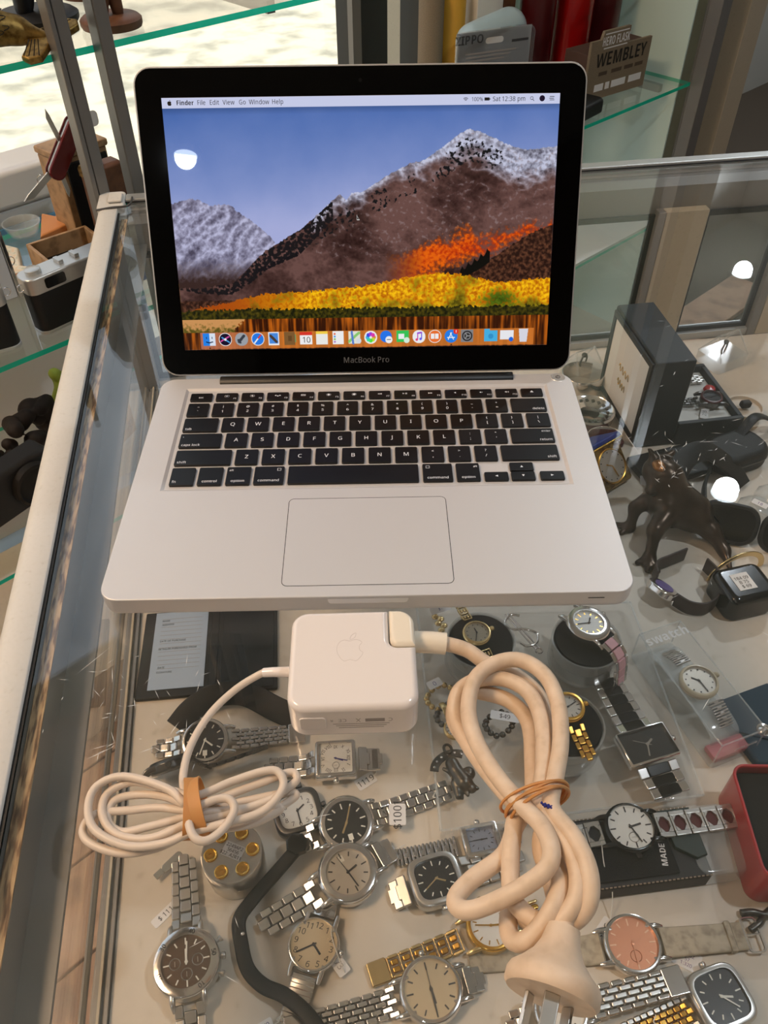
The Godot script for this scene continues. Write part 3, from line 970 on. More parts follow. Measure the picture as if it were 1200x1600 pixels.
func apple_shape(h: float) -> PackedVector2Array:
	var o := PackedVector2Array()
	var q := [0.0, -0.24, 0.12, -0.29, 0.27, -0.28, 0.40, -0.18, 0.31, -0.04, 0.33, 0.14, 0.43, 0.24, 0.34, 0.42, 0.20, 0.56, 0.08, 0.53, 0.0, 0.51, -0.08, 0.53, -0.20, 0.56, -0.34, 0.40, -0.43, 0.18, -0.43, -0.04, -0.34, -0.22, -0.20, -0.29, -0.09, -0.27]
	for k in range(0, q.size(), 2): o.append(Vector2(q[k], q[k + 1]) * h)
	return o
func leaf_shape(h: float) -> PackedVector2Array:
	var o := PackedVector2Array()
	var q := [0.0, -0.31, 0.03, -0.45, 0.13, -0.55, 0.20, -0.57, 0.18, -0.44, 0.10, -0.34]
	for k in range(0, q.size(), 2): o.append(Vector2(q[k], q[k + 1]) * h)
	return o

var key_meshes := {}
func key(t: Node3D, x0: float, x1: float, zc: float, zd: float, Y: float, legend: Array):
	# x in millimetres from the left end of the keyboard
	var w := (x1 - x0) / 1000.0
	var id := "%.4f_%.4f" % [w, zd]
	if not key_meshes.has(id):
		var b := mb(M.key)
		b.slab(rrect(w, zd, 0.0011, 3), -0.0011, 0.0006, 0.00035, 0.0, 2)
		key_meshes[id] = b.mesh()
	var o := obj("key", key_meshes[id], t)
	var cx := (x0 + x1) / 2000.0 - 0.1368
	o.position = Vector3(cx, Y, zc)
	for l in legend:
		# [text, size, dx, dz, align]
		text(l[0], l[1] / 1000.0, M.legend, flat_at(Vector3(l[2] / 1000.0, 0.00062, l[3] / 1000.0)), o, "legend", false, 1.0, l[4] if l.size() > 4 else 1)
func keyboard(t: Node3D, Y: float):
	var zr := [-0.2018, -0.1858, -0.1673, -0.1489, -0.1298, -0.1098]
	var f := ["esc", "F1", "F2", "F3", "F4", "F5", "F6", "F7", "F8", "F9", "F10", "F11", "F12", ""]
	for k in 14:
		var x := k * 19.75
		key(t, x, x + 16.85, zr[0], 0.0094, Y, [[f[k], 2.6 if k == 0 else 1.8, 0.0 if k == 0 else 6.4, 0.8 if k == 0 else 2.6]] if f[k] else [])
	# small signs on the function keys
	var sg := mb(M.legend)
	for k in range(1, 14):
		var x := (k * 19.75 + 8.4) / 1000.0 - 0.1368
		var z: float = zr[0] - 0.0004
		sg.xf = Transform3D(Basis(), Vector3(x, Y + 0.00062, z))
		var tri := func(cx: float, dir: float): sg.slab(poly([cx - 0.0008 * dir, -0.0008, cx - 0.0008 * dir, 0.0008, cx + 0.0008 * dir, 0.0]), 0, 0.00006)
		match k:
			1, 2, 5, 6:
				sg.lathe([Vector2(0.0, 0.00006), Vector2(0.0005 + 0.0001 * k, 0.00006), Vector2(0.0005 + 0.0001 * k, 0.0)], 10)
				for j in 8: sg.box(Vector3(cos(j * PI / 4) * 0.0017, 0, sin(j * PI / 4) * 0.0014), Vector3(0.0004, 0.0001, 0.0004))
			3:
				for j in 3: sg.box(Vector3((j - 1) * 0.0016, 0, (j % 2) * 0.0006), Vector3(0.0012, 0.0001, 0.0010))
			4:
				for j in 8: sg.box(Vector3((j % 4 - 1.5) * 0.001, 0, (j / 4 - 0.5) * 0.0012), Vector3(0.0006, 0.0001, 0.0007))
			7: tri.call(-0.0008, -1.0); tri.call(0.0009, -1.0)
			8: tri.call(-0.001, 1.0); sg.box(Vector3(0.0006, 0, 0), Vector3(0.0004, 0.0001, 0.0016)); sg.box(Vector3(0.0014, 0, 0), Vector3(0.0004, 0.0001, 0.0016))
			9: tri.call(-0.0008, 1.0); tri.call(0.0009, 1.0)
			10, 11, 12:
				tri.call(-0.0006, -1.0)
				for j in k - 10:
					sg.box(Vector3(0.001 + j * 0.0007, 0, 0), Vector3(0.0003, 0.0001, 0.0010 + j * 0.0006))
			13: sg.slab(poly([-0.0012, 0.0003, 0.0012, 0.0003, 0.0, -0.0012]), 0, 0.00006); sg.box(Vector3(0, 0, 0.0009), Vector3(0.0024, 0.0001, 0.0005))
	obj("function_symbols", sg, t)
	var two := func(a, b): return [[a, 3.4, 0, -3.0], [b, 3.8, 0, 2.6]]
	var num := [["~", "`"], ["!", "1"], ["@", "2"], ["#", "3"], ["$", "4"], ["%", "5"], ["^", "6"], ["&", "7"], ["*", "8"], ["(", "9"], [")", "0"], ["_", "-"], ["+", "="]]
	for k in 13: key(t, k * 19.0, k * 19.0 + 16.0, zr[1], 0.0157, Y, two.call(num[k][0], num[k][1]))
	key(t, 247, 273.6, zr[1], 0.0157, Y, [["delete", 3.3, 11.6, 5.0, 2]])
	key(t, 0, 25.5, zr[2], 0.0157, Y, [["tab", 3.3, -10.8, 5.0, 0]])
	var q := "QWERTYUIOP"
	for k in 10: key(t, 28.5 + k * 19, 44.5 + k * 19, zr[2], 0.0157, Y, [[q[k], 5.2, 0, 0]])
	key(t, 218.5, 234.5, zr[2], 0.0157, Y, two.call("{", "["))
	key(t, 237.5, 253.5, zr[2], 0.0157, Y, two.call("}", "]"))
	key(t, 256.5, 273.6, zr[2], 0.0157, Y, two.call("|", "\\"))
	key(t, 0, 30.25, zr[3], 0.0157, Y, [["caps lock", 3.3, -13.2, 5.0, 0], [".", 5.0, -13.0, -5.4]])
	q = "ASDFGHJKL"
	for k in 9: key(t, 33.25 + k * 19, 49.25 + k * 19, zr[3], 0.0157, Y, [[q[k], 5.2, 0, 0]])
	key(t, 204.25, 220.25, zr[3], 0.0157, Y, two.call(":", ";"))
	key(t, 223.25, 239.25, zr[3], 0.0157, Y, two.call("\"", "'"))
	key(t, 242.25, 273.6, zr[3], 0.0157, Y, [["enter", 2.8, 14.0, -4.6, 2], ["return", 3.3, 14.0, 5.0, 2]])
	key(t, 0, 39.75, zr[4], 0.0162, Y, [["shift", 3.3, -18.0, 5.0, 0]])
	q = "ZXCVBNM"
	for k in 7: key(t, 42.75 + k * 19, 58.75 + k * 19, zr[4], 0.0162, Y, [[q[k], 5.2, 0, 0]])
	var pr := [["<", ","], [">", "."], ["?", "/"]]
	for k in 3: key(t, 175.75 + k * 19, 191.75 + k * 19, zr[4], 0.0162, Y, two.call(pr[k][0], pr[k][1]))
	key(t, 232.75, 273.6, zr[4], 0.0162, Y, [["shift", 3.3, 18.4, 5.0, 2]])
	var bz: float = zr[5]
	for k in [[0, 16.6, "fn"], [19.2, 36.0, "control"], [38.7, 55.5, "option"], [58.0, 78.8, "command"], [175.5, 196.3, "command"], [198.9, 215.3, "option"]]:
		var w: float = k[1] - k[0]
		var lg := [[k[2], 3.3, 0.0 if k[2] != "fn" else -5.2, 5.4]]
		if k[2] == "option": lg.append(["alt", 2.6, -5.4 if k[0] < 100 else 5.4, -5.6])
		key(t, k[0], k[1], bz, 0.0182, Y, lg)
	var cl := mb(M.legend)
	for x in [75.2, 179.2]:
		cl.xf = Transform3D(Basis(), Vector3(x / 1000.0 - 0.1368, Y + 0.00066, bz - 0.0056))
		var pth := []
		for j in 40:
			var a := TAU * j / 40
			var rr := 0.0009 + 0.0007 * absf(sin(2 * a))
			pth.append(Vector3(cos(a), 0, sin(a)) * rr)
		cl.tube(PackedVector3Array(pth), 0.00014, 4, true)
	obj("command_symbols", cl, t)
	key(t, 81.6, 172.6, bz, 0.0182, Y, [])
	for k in [[218.2, 234.8, 0.0048, -1, 0], [236.8, 253.4, 0.0048, 0, 1], [236.8, 253.4, -0.0048, 0, -1], [256.9, 273.6, 0.0048, 1, 0]]:
		key(t, k[0], k[1], bz + k[2], 0.0086, Y, [])
		cl = mb(M.legend)
		cl.xf = Transform3D(Basis(), Vector3((k[0] + k[1]) / 2000.0 - 0.1368, Y + 0.00062, bz + k[2]))
		var dx := Vector2(k[3], k[4]) * 0.001
		var sd := Vector2(-dx.y, dx.x)
		cl.slab(PackedVector2Array([dx, -dx + sd, -dx - sd]), 0, 0.00006)
		obj("arrow_symbol", cl, t)

func screen_picture() -> ImageTexture:
	# an autumn mountain landscape of our own, worked out from noise, then the desktop's bars and icons
	var W := 800
	var H := 500
	var im := Image.create(W, H, false, Image.FORMAT_RGB8)
	var nz := FastNoiseLite.new()
	nz.seed = 4
	nz.frequency = 0.006
	nz.fractal_octaves = 5
	var nf := FastNoiseLite.new()
	nf.seed = 8
	nf.frequency = 0.09
	nf.fractal_octaves = 3
	var nr := FastNoiseLite.new()   # ridged, for rock faces
	nr.seed = 15
	nr.frequency = 0.016
	nr.fractal_type = FastNoiseLite.FRACTAL_RIDGED
	nr.fractal_octaves = 4
	var table := func(pts: Array) -> PackedFloat32Array:
		var o := PackedFloat32Array()
		for i in W:
			var x := float(i) / W
			for k in range(0, pts.size() - 2, 2):
				if x <= pts[k + 2]:
					o.append(lerpf(pts[k + 1], pts[k + 3], (x - pts[k]) / (pts[k + 2] - pts[k])))
					break
		return o
	var left: PackedFloat32Array = table.call([0.0, 0.385, 0.05, 0.375, 0.10, 0.405, 0.15, 0.41, 0.20, 0.45, 0.25, 0.53, 0.30, 0.62, 1.01, 0.62])
	var mid: PackedFloat32Array = table.call([0.0, 0.74, 0.14, 0.72, 0.24, 0.585, 0.33, 0.505, 0.38, 0.44, 0.43, 0.375, 0.44, 0.362, 0.455, 0.385, 0.47, 0.355, 0.50, 0.355, 0.56, 0.30, 0.62, 0.255, 0.66, 0.245, 0.70, 0.20, 0.745, 0.145, 0.77, 0.125, 0.80, 0.135, 0.87, 0.185, 0.92, 0.205, 0.97, 0.195, 1.01, 0.19])
	var near: PackedFloat32Array = table.call([0.0, 0.79, 0.66, 0.79, 0.72, 0.73, 0.80, 0.67, 0.88, 0.59, 0.94, 0.53, 1.01, 0.49])
	var tree: PackedFloat32Array = table.call([0.0, 0.835, 0.12, 0.80, 0.22, 0.765, 0.35, 0.755, 0.50, 0.735, 0.62, 0.70, 0.70, 0.685, 0.78, 0.70, 0.86, 0.73, 1.01, 0.71])
	for j in H:
		var y := float(j) / H
		for i in W:
			var x := float(i) / W
			var n := nz.get_noise_2d(i, j)
			var m := nf.get_noise_2d(i, j)
			var c := Color(0.26, 0.40, 0.68).lerp(Color(0.66, 0.69, 0.87), clampf(y * 1.9 + n * 0.12 + x * 0.16, 0.0, 1.0))
			if y > left[i] + n * 0.02 + m * 0.006:
				var rk := nr.get_noise_2d(i * 1.3 + j * 0.7, j * 1.1)
				var rock := Color(0.30, 0.28, 0.36).lerp(Color(0.74, 0.74, 0.86), clampf(0.42 + rk * 0.7 + m * 0.35, 0.0, 1.0))
				c = rock.lerp(Color(0.22, 0.15, 0.14), clampf((y - 0.62) * 11.0 + m * 0.3, 0.0, 1.0))
			var dd := y - (mid[i] + n * 0.012 + m * 0.005)
			if dd > 0.0:
				var streak := nr.get_noise_2d(i * 0.8 + j * 1.1, j * 1.5 - i * 0.75)
				var brown := Color(0.42, 0.30, 0.28).lerp(Color(0.17, 0.10, 0.09), clampf(0.42 + n * 0.9 - streak * 0.35 + m * 0.22, 0.0, 1.0))
				var snow := Color(0.78, 0.79, 0.88).lerp(Color(0.27, 0.26, 0.31), clampf(0.42 - streak * 0.55 + m * 0.55, 0.0, 1.0))
				var line := 0.05 + 0.10 * clampf((x - 0.55) * 3.0, 0.0, 1.0)
				c = brown.lerp(snow, clampf((line - dd) * 13.0 + streak * 0.5 + n * 0.5, 0.0, 1.0) if x > 0.36 else 0.0)
				c = c.lerp(Color(0.62, 0.55, 0.56), clampf(streak * 0.8 - 0.50 + m * 0.9, 0.0, 0.5) if x > 0.36 and y < 0.62 else 0.0)
				if m > 0.18 and nz.get_noise_2d(i * 2.0 + 400, j * 2.0) > 0.02 and absf(dd - 0.075) < 0.045 and x > 0.36: c = Color(0.09, 0.09, 0.10)
				if x < 0.42 and dd < 0.10 - absf(x - 0.32) * 0.3 and m > -0.10 - dd * 2.0: c = Color(0.10, 0.09, 0.10)
				# red and orange brush spreading over the slope
				var band := absf((y - 0.56) + (x - 0.82) * 0.55 + n * 0.10) - (0.055 + 0.05 * clampf((0.95 - x) * 2.0, 0.0, 1.0))
				if x > 0.55 and band < 0.02:
					var f := clampf(-band * 16.0 + 0.1 + m * 0.8 + n * 1.1, 0.0, 1.0) * clampf((x - 0.55) * 9.0, 0.0, 1.0)
					c = c.lerp(Color(0.74, 0.17, 0.03).lerp(Color(0.96, 0.42, 0.06), clampf(0.45 + m * 0.9 + n, 0.0, 1.0)), f * 0.93)
			if y > near[i] + m * 0.006: c = Color(0.16, 0.09, 0.07).lerp(Color(0.42, 0.26, 0.18), clampf(0.36 + m * 1.1, 0.0, 1.0))
			var fir := 0.012 + 0.02 * absf(sin(x * 190.0))
			if x > 0.755 and x < 0.835 and y > near[i] - 0.06 + fir - (x - 0.8) * 0.2 and y < near[i] + 0.01: c = Color(0.06, 0.06, 0.05)
			var yt := tree[i] + m * 0.012
			if y > yt:
				var g := clampf(0.55 + m * 1.1, 0.0, 1.0)
				c = Color(0.74, 0.40, 0.03).lerp(Color(1.0, 0.78, 0.08), g)
				if x < 0.34: c = c.lerp(Color(0.62, 0.24, 0.05), clampf((0.34 - x) * 4.0 + m * 0.4, 0.0, 0.85))
				var gr := nz.get_noise_2d(i * 2.2 + 77, j * 2.2) * 1.6 + (y - yt - 0.06) * 7.0 + m * 0.7
				c = c.lerp(Color(0.24, 0.25, 0.05).lerp(Color(0.52, 0.46, 0.08), g), clampf(gr, 0.0, 0.9))
				c = c.lerp(Color(0.17, 0.27, 0.04).lerp(Color(0.34, 0.42, 0.08), g), clampf(1.5 - Vector2((x - 0.865) / 0.05, (y - 0.80) / 0.04).length() * 1.3 + m, 0.0, 1.0))
				if y > 0.828 + m * 0.012: c = Color(0.09, 0.10, 0.04).lerp(Color(0.36, 0.31, 0.07), g * 0.8)
			if y > 0.868:
				var r := nf.get_noise_2d(i * 0.9, 40.0 + j * 0.06)
				c = Color(0.22, 0.09, 0.03).lerp(Color(0.78, 0.40, 0.09), clampf(0.40 + r * 1.2 + n * 0.6, 0.0, 1.0)) * (1.0 - (y - 0.868) * 1.0)
				if x < 0.17 - (y - 0.868) * 0.6 + m * 0.01 and y < 0.925: c = Color(0.80, 0.58, 0.35).lerp(Color(0.36, 0.32, 0.10), clampf((y - 0.895) * 34.0 + m, 0.0, 1.0))
			im.set_pixel(i, j, c)
	var P := 1120
	var Q := 700
	im.resize(P, Q, Image.INTERPOLATE_CUBIC)
	# menu bar
	for j in 27:
		for i in P: im.set_pixel(i, j, Color(0.80, 0.82, 0.93))
	for j in range(27, 44):
		for i in P: im.set_pixel(i, j, im.get_pixel(i, j).darkened(0.16 * (1.0 - (j - 27) / 17.0)))
	# dock
	for j in range(648, 698):
		for i in range(50, 1078):
			im.set_pixel(i, j, im.get_pixel(i, j).lerp(Color(0.86, 0.50, 0.20).lerp(Color(0.72, 0.45, 0.42), clampf(1.0 - i / 300.0, 0.0, 1.0)), 0.82))
	var cy := 669
	for k in 17: icon(im, k, int(77 + k * 49.7), cy)
	for j in range(652, 694): im.set_pixel(911, j, Color(0.7, 0.4, 0.15))
	rect(im, 925, 654, 966, 687, Color(0.28, 0.70, 0.90)); rect(im, 925, 649, 942, 655, Color(0.28, 0.70, 0.90)); disc(im, 945, 671, 8, Color(0.20, 0.58, 0.80))
	rect(im, 974, 654, 1016, 682, Color(0.93, 0.93, 0.95)); disc(im, 1008, 681, 7, Color(0.15, 0.4, 0.85))
	for j in range(650, 690):
		var iw := int(15 - (j - 650) * 0.09)
		for i in range(1046 - iw, 1046 + iw): im.set_pixel(i, j, Color(0.86, 0.86, 0.90))
	disc(im, 77, 695, 2, Color(0.05, 0.05, 0.05))
	disc(im, 823, 695, 2, Color(0.05, 0.05, 0.05))
	# pointer
	for j in 15:
		for i in range(0, maxi(1, int(j * 0.62))):
			im.set_pixel(540 + i, 314 + j, Color(0.05, 0.05, 0.05) if i > 0 and i < int(j * 0.62) - 1 and j < 13 else Color(0.92, 0.92, 0.92))
	return ImageTexture.create_from_image(im)
func rect(im: Image, a: int, b: int, c: int, d: int, col: Color): im.fill_rect(Rect2i(a, b, c - a, d - b), col)
func disc(im: Image, x: int, y: int, r: int, col: Color):
	for j in range(-r, r + 1):
		for i in range(-r, r + 1):
			if i * i + j * j <= r * r: im.set_pixel(x + i, y + j, col)
func bar(im: Image, x0: float, y0: float, x1: float, y1: float, w: int, col: Color):
	for k in 25: disc(im, int(lerpf(x0, x1, k / 24.0)), int(lerpf(y0, y1, k / 24.0)), w, col)
func icon(im: Image, k: int, x: int, y: int):
	var white := Color(0.95, 0.95, 0.96)
	match k:
		0:
			rect(im, x - 19, y - 19, x + 1, y + 19, Color(0.15, 0.52, 0.92)); rect(im, x + 1, y - 19, x + 19, y + 19, Color(0.86, 0.90, 0.96))
			rect(im, x - 9, y - 8, x - 7, y - 2, Color(0.02, 0.1, 0.25)); rect(im, x + 8, y - 8, x + 10, y - 2, Color(0.02, 0.1, 0.25)); bar(im, x - 10, y + 7, x, y + 10, 1, Color(0.02, 0.1, 0.25)); bar(im, x, y + 10, x + 10, y + 7, 1, Color(0.02, 0.1, 0.25))
		1:
			disc(im, x, y, 20, white); disc(im, x, y, 18, Color(0.09, 0.05, 0.16)); bar(im, x - 14, y + 6, x + 12, y - 8, 2, Color(0.85, 0.30, 0.62)); bar(im, x - 10, y - 6, x + 12, y + 9, 2, Color(0.30, 0.65, 0.90)); disc(im, x, y, 4, white)
		2:
			disc(im, x, y, 20, Color(0.62, 0.64, 0.67)); bar(im, x - 8, y + 8, x + 8, y - 10, 4, Color(0.22, 0.24, 0.28)); bar(im, x - 10, y + 2, x - 4, y + 10, 3, Color(0.22, 0.24, 0.28))
		3:
			disc(im, x, y, 20, white); disc(im, x, y, 18, Color(0.16, 0.48, 0.90)); bar(im, x, y, x + 10, y - 12, 2, Color(0.90, 0.22, 0.18)); bar(im, x, y, x - 10, y + 12, 2, white)
		4:
			rect(im, x - 16, y - 20, x + 17, y + 20, white); rect(im, x - 13, y - 17, x + 14, y + 15, Color(0.30, 0.55, 0.88)); bar(im, x - 9, y - 9, x + 8, y + 9, 4, Color(0.30, 0.24, 0.20))
		5: rect(im, x - 17, y - 20, x + 16, y + 20, Color(0.50, 0.36, 0.20)); rect(im, x - 5, y - 8, x + 6, y + 8, Color(0.40, 0.28, 0.15)); rect(im, x + 16, y - 12, x + 19, y + 12, Color(0.45, 0.62, 0.40))
		6: rect(im, x - 19, y - 19, x + 19, y + 19, white); rect(im, x - 19, y - 19, x + 19, y - 9, Color(0.86, 0.22, 0.18))
		7: rect(im, x - 18, y - 20, x + 18, y + 20, Color(0.94, 0.94, 0.92)); rect(im, x - 18, y - 20, x + 18, y - 12, Color(0.97, 0.83, 0.30))
		8:
			rect(im, x - 17, y - 20, x + 17, y + 20, white)
			for q in 4: disc(im, x - 11, y - 12 + q * 8, 3, [Color(0.9, 0.4, 0.3), Color(0.3, 0.6, 0.9), Color(0.5, 0.75, 0.4), Color(0.7, 0.5, 0.8)][q])
		9: rect(im, x - 18, y - 19, x + 18, y + 19, Color(0.90, 0.90, 0.84)); bar(im, x - 16, y + 12, x + 14, y - 14, 4, Color(0.55, 0.80, 0.45)); bar(im, x - 8, y - 18, x - 4, y + 18, 3, Color(0.35, 0.50, 0.82)); disc(im, x + 13, y + 10, 8, Color(0.85, 0.87, 0.9))
		10:
			disc(im, x, y, 20, white)
			for q in 8: disc(im, x + int(cos(q * PI / 4) * 10), y + int(sin(q * PI / 4) * 10), 6, Color.from_hsv(0.08 + q * 0.115, 0.72, 0.88))
		11: disc(im, x - 2, y - 2, 18, Color(0.16, 0.47, 0.93)); disc(im, x + 7, y + 8, 11, white); rect(im, x + 1, y + 7, x + 14, y + 9, Color(0.3, 0.3, 0.35))
		12: rect(im, x - 19, y - 19, x + 19, y + 16, Color(0.22, 0.78, 0.35)); rect(im, x - 13, y - 9, x + 5, y + 7, white); disc(im, x + 12, y + 10, 9, Color(0.85, 0.95, 0.88))
		13: disc(im, x, y, 20, white); bar(im, x - 4, y + 9, x - 4, y - 10, 1, Color(0.75, 0.30, 0.75)); bar(im, x + 8, y + 6, x + 8, y - 12, 1, Color(0.45, 0.35, 0.9)); bar(im, x - 4, y - 10, x + 8, y - 12, 2, Color(0.6, 0.3, 0.85)); disc(im, x - 7, y + 9, 4, Color(0.9, 0.3, 0.5)); disc(im, x + 5, y + 7, 4, Color(0.4, 0.4, 0.95))
		14: disc(im, x, y, 20, white); disc(im, x, y, 18, Color(0.93, 0.45, 0.20)); rect(im, x - 12, y - 8, x - 1, y + 8, white); rect(im, x + 1, y - 8, x + 12, y + 8, white)
		15: disc(im, x, y, 20, Color(0.15, 0.50, 0.92)); bar(im, x - 8, y + 10, x + 2, y - 10, 1, white); bar(im, x + 8, y + 10, x - 2, y - 10, 1, white); bar(im, x - 11, y + 4, x + 11, y + 4, 1, white); disc(im, x + 15, y - 14, 8, Color(0.90, 0.20, 0.16)); rect(im, x + 15, y - 18, x + 17, y - 10, white)
		16: rect(im, x - 19, y - 19, x + 19, y + 19, Color(0.52, 0.52, 0.53)); disc(im, x, y, 16, Color(0.16, 0.16, 0.17)); disc(im, x, y, 12, Color(0.55, 0.55, 0.56)); disc(im, x, y, 9, Color(0.2, 0.2, 0.2)); bar(im, x, y, x + 9, y, 1, Color(0.6, 0.6, 0.6)); bar(im, x, y, x - 5, y + 8, 1, Color(0.6, 0.6, 0.6)); bar(im, x, y, x - 5, y - 8, 1, Color(0.6, 0.6, 0.6))

# ---------------------------------------------------------------- charger
const DC_PATH := [-0.0523,0.0130,0.0437, -0.0591,0.0125,0.0423, -0.0649,0.0110,0.0408, -0.0806,0.0070,0.0464, -0.0957,0.0050,0.0593, -0.1058,0.0050,0.0773, -0.1088,0.0080,0.0965, -0.1062,0.0130,0.1131, -0.1153,0.0130,0.1040, -0.1375,0.0110,0.0929, -0.1515,0.0090,0.0950, -0.1551,0.0080,0.1056, -0.1501,0.0080,0.1182, -0.1341,0.0080,0.1282, -0.1171,0.0090,0.1300, -0.1030,0.0120,0.1278, -0.0891,0.0130,0.1265, -0.0691,0.0110,0.1222, -0.0584,0.0120,0.1122, -0.0597,0.0130,0.1038, -0.0674,0.0130,0.1019, -0.0843,0.0120,0.1047, -0.1016,0.0130,0.1098, -0.1200,0.0090,0.1005, -0.1351,0.0070,0.0944, -0.1471,0.0050,0.0978, -0.1487,0.0050,0.1085, -0.1409,0.0050,0.1198, -0.1241,0.0060,0.1251, -0.1036,0.0090,0.1212, -0.0867,0.0080,0.1194, -0.0660,0.0070,0.1147, -0.0537,0.0080,0.1088, -0.0511,0.0090,0.1055, -0.0548,0.0090,0.1024, -0.0720,0.0080,0.1060, -0.0912,0.0090,0.1111, -0.1038,0.0090,0.1126, -0.1188,0.0060,0.1040, -0.1334,0.0030,0.0996, -0.1443,0.0025,0.1012, -0.1466,0.0025,0.1103, -0.1391,0.0025,0.1180, -0.1233,0.0040,0.1178, -0.1042,0.0060,0.1171, -0.0887,0.0050,0.1210, -0.0682,0.0040,0.1203, -0.0551,0.0040,0.1149, -0.0525,0.0050,0.1123, -0.0597,0.0040,0.1107, -0.0790,0.0050,0.1124, -0.1043,0.0060,0.1137, -0.1206,0.0040,0.1089, -0.1352,0.0025,0.1073, -0.1526,0.0025,0.1067, -0.1581,0.0025,0.1138, -0.1535,0.0025,0.1216, -0.1382,0.0030,0.1289, -0.1212,0.0040,0.1294, -0.1051,0.0070,0.1259, -0.0887,0.0050,0.1252, -0.0731,0.0040,0.1239, -0.0600,0.0050,0.1187, -0.0726,0.0060,0.1172, -0.0912,0.0090,0.1178, -0.1032,0.0120,0.1187, -0.1034,0.0170,0.1268, -0.1003,0.0170,0.1336, -0.0950,0.0160,0.1349, -0.0879,0.0150,0.1302, -0.0822,0.0160,0.1225, -0.0838,0.0170,0.1169, -0.0894,0.0170,0.1153, -0.0977,0.0170,0.1174, -0.1039,0.0150,0.1187]
const AC_PATH := [0.0249,0.0140,0.0355, 0.0321,0.0140,0.0370, 0.0400,0.0135,0.0388, 0.0514,0.0120,0.0440, 0.0609,0.0090,0.0523, 0.0743,0.0060,0.0593, 0.0844,0.0060,0.0737, 0.0861,0.0070,0.0921, 0.0801,0.0090,0.1133, 0.0702,0.0140,0.1349, 0.0622,0.0160,0.1459, 0.0551,0.0160,0.1416, 0.0468,0.0120,0.1228, 0.0390,0.0090,0.0996, 0.0363,0.0090,0.0817, 0.0413,0.0110,0.0695, 0.0531,0.0130,0.0651, 0.0673,0.0150,0.0686, 0.0770,0.0170,0.0797, 0.0787,0.0180,0.0977, 0.0737,0.0180,0.1192, 0.0670,0.0200,0.1365, 0.0635,0.0240,0.1509, 0.0691,0.0270,0.1663, 0.0700,0.0270,0.1800, 0.0656,0.0240,0.1907, 0.0567,0.0180,0.1961, 0.0510,0.0140,0.1936, 0.0448,0.0120,0.1873, 0.0417,0.0120,0.1793, 0.0450,0.0140,0.1636, 0.0503,0.0150,0.1494, 0.0548,0.0140,0.1366, 0.0459,0.0120,0.1184, 0.0399,0.0046,0.0972, 0.0357,0.0046,0.0809, 0.0445,0.0050,0.0669, 0.0575,0.0060,0.0704, 0.0693,0.0060,0.0780, 0.0749,0.0060,0.0918, 0.0702,0.0080,0.1149, 0.0628,0.0120,0.1368, 0.0523,0.0100,0.1474, 0.0435,0.0090,0.1598, 0.0267,0.0080,0.1680, 0.0173,0.0080,0.1747, 0.0166,0.0100,0.1804, 0.0232,0.0140,0.1837, 0.0398,0.0220,0.1822, 0.0551,0.0280,0.1773, 0.0606,0.0300,0.1698, 0.0600,0.0280,0.1568, 0.0543,0.0250,0.1445, 0.0471,0.0210,0.1261, 0.0422,0.0180,0.1052, 0.0421,0.0180,0.0862, 0.0494,0.0200,0.0693, 0.0632,0.0210,0.0611, 0.0773,0.0220,0.0623, 0.0870,0.0230,0.0746, 0.0886,0.0230,0.0926, 0.0832,0.0230,0.1144, 0.0746,0.0240,0.1329, 0.0677,0.0260,0.1483, 0.0727,0.0300,0.1657, 0.0744,0.0300,0.1805, 0.0714,0.0250,0.1919, 0.0641,0.0170,0.1961, 0.0551,0.0100,0.1956, 0.0494,0.0060,0.1915, 0.0415,0.0046,0.1828, 0.0375,0.0050,0.1921, 0.0389,0.0080,0.1978, 0.0449,0.0140,0.1985, 0.0548,0.0200,0.1919, 0.0627,0.0210,0.1808, 0.0646,0.0180,0.1683, 0.0639,0.0140,0.1542, 0.0610,0.0100,0.1614, 0.0620,0.0080,0.1757, 0.0607,0.0080,0.1897, 0.0562,0.0110,0.2009, 0.0525,0.0140,0.2077]
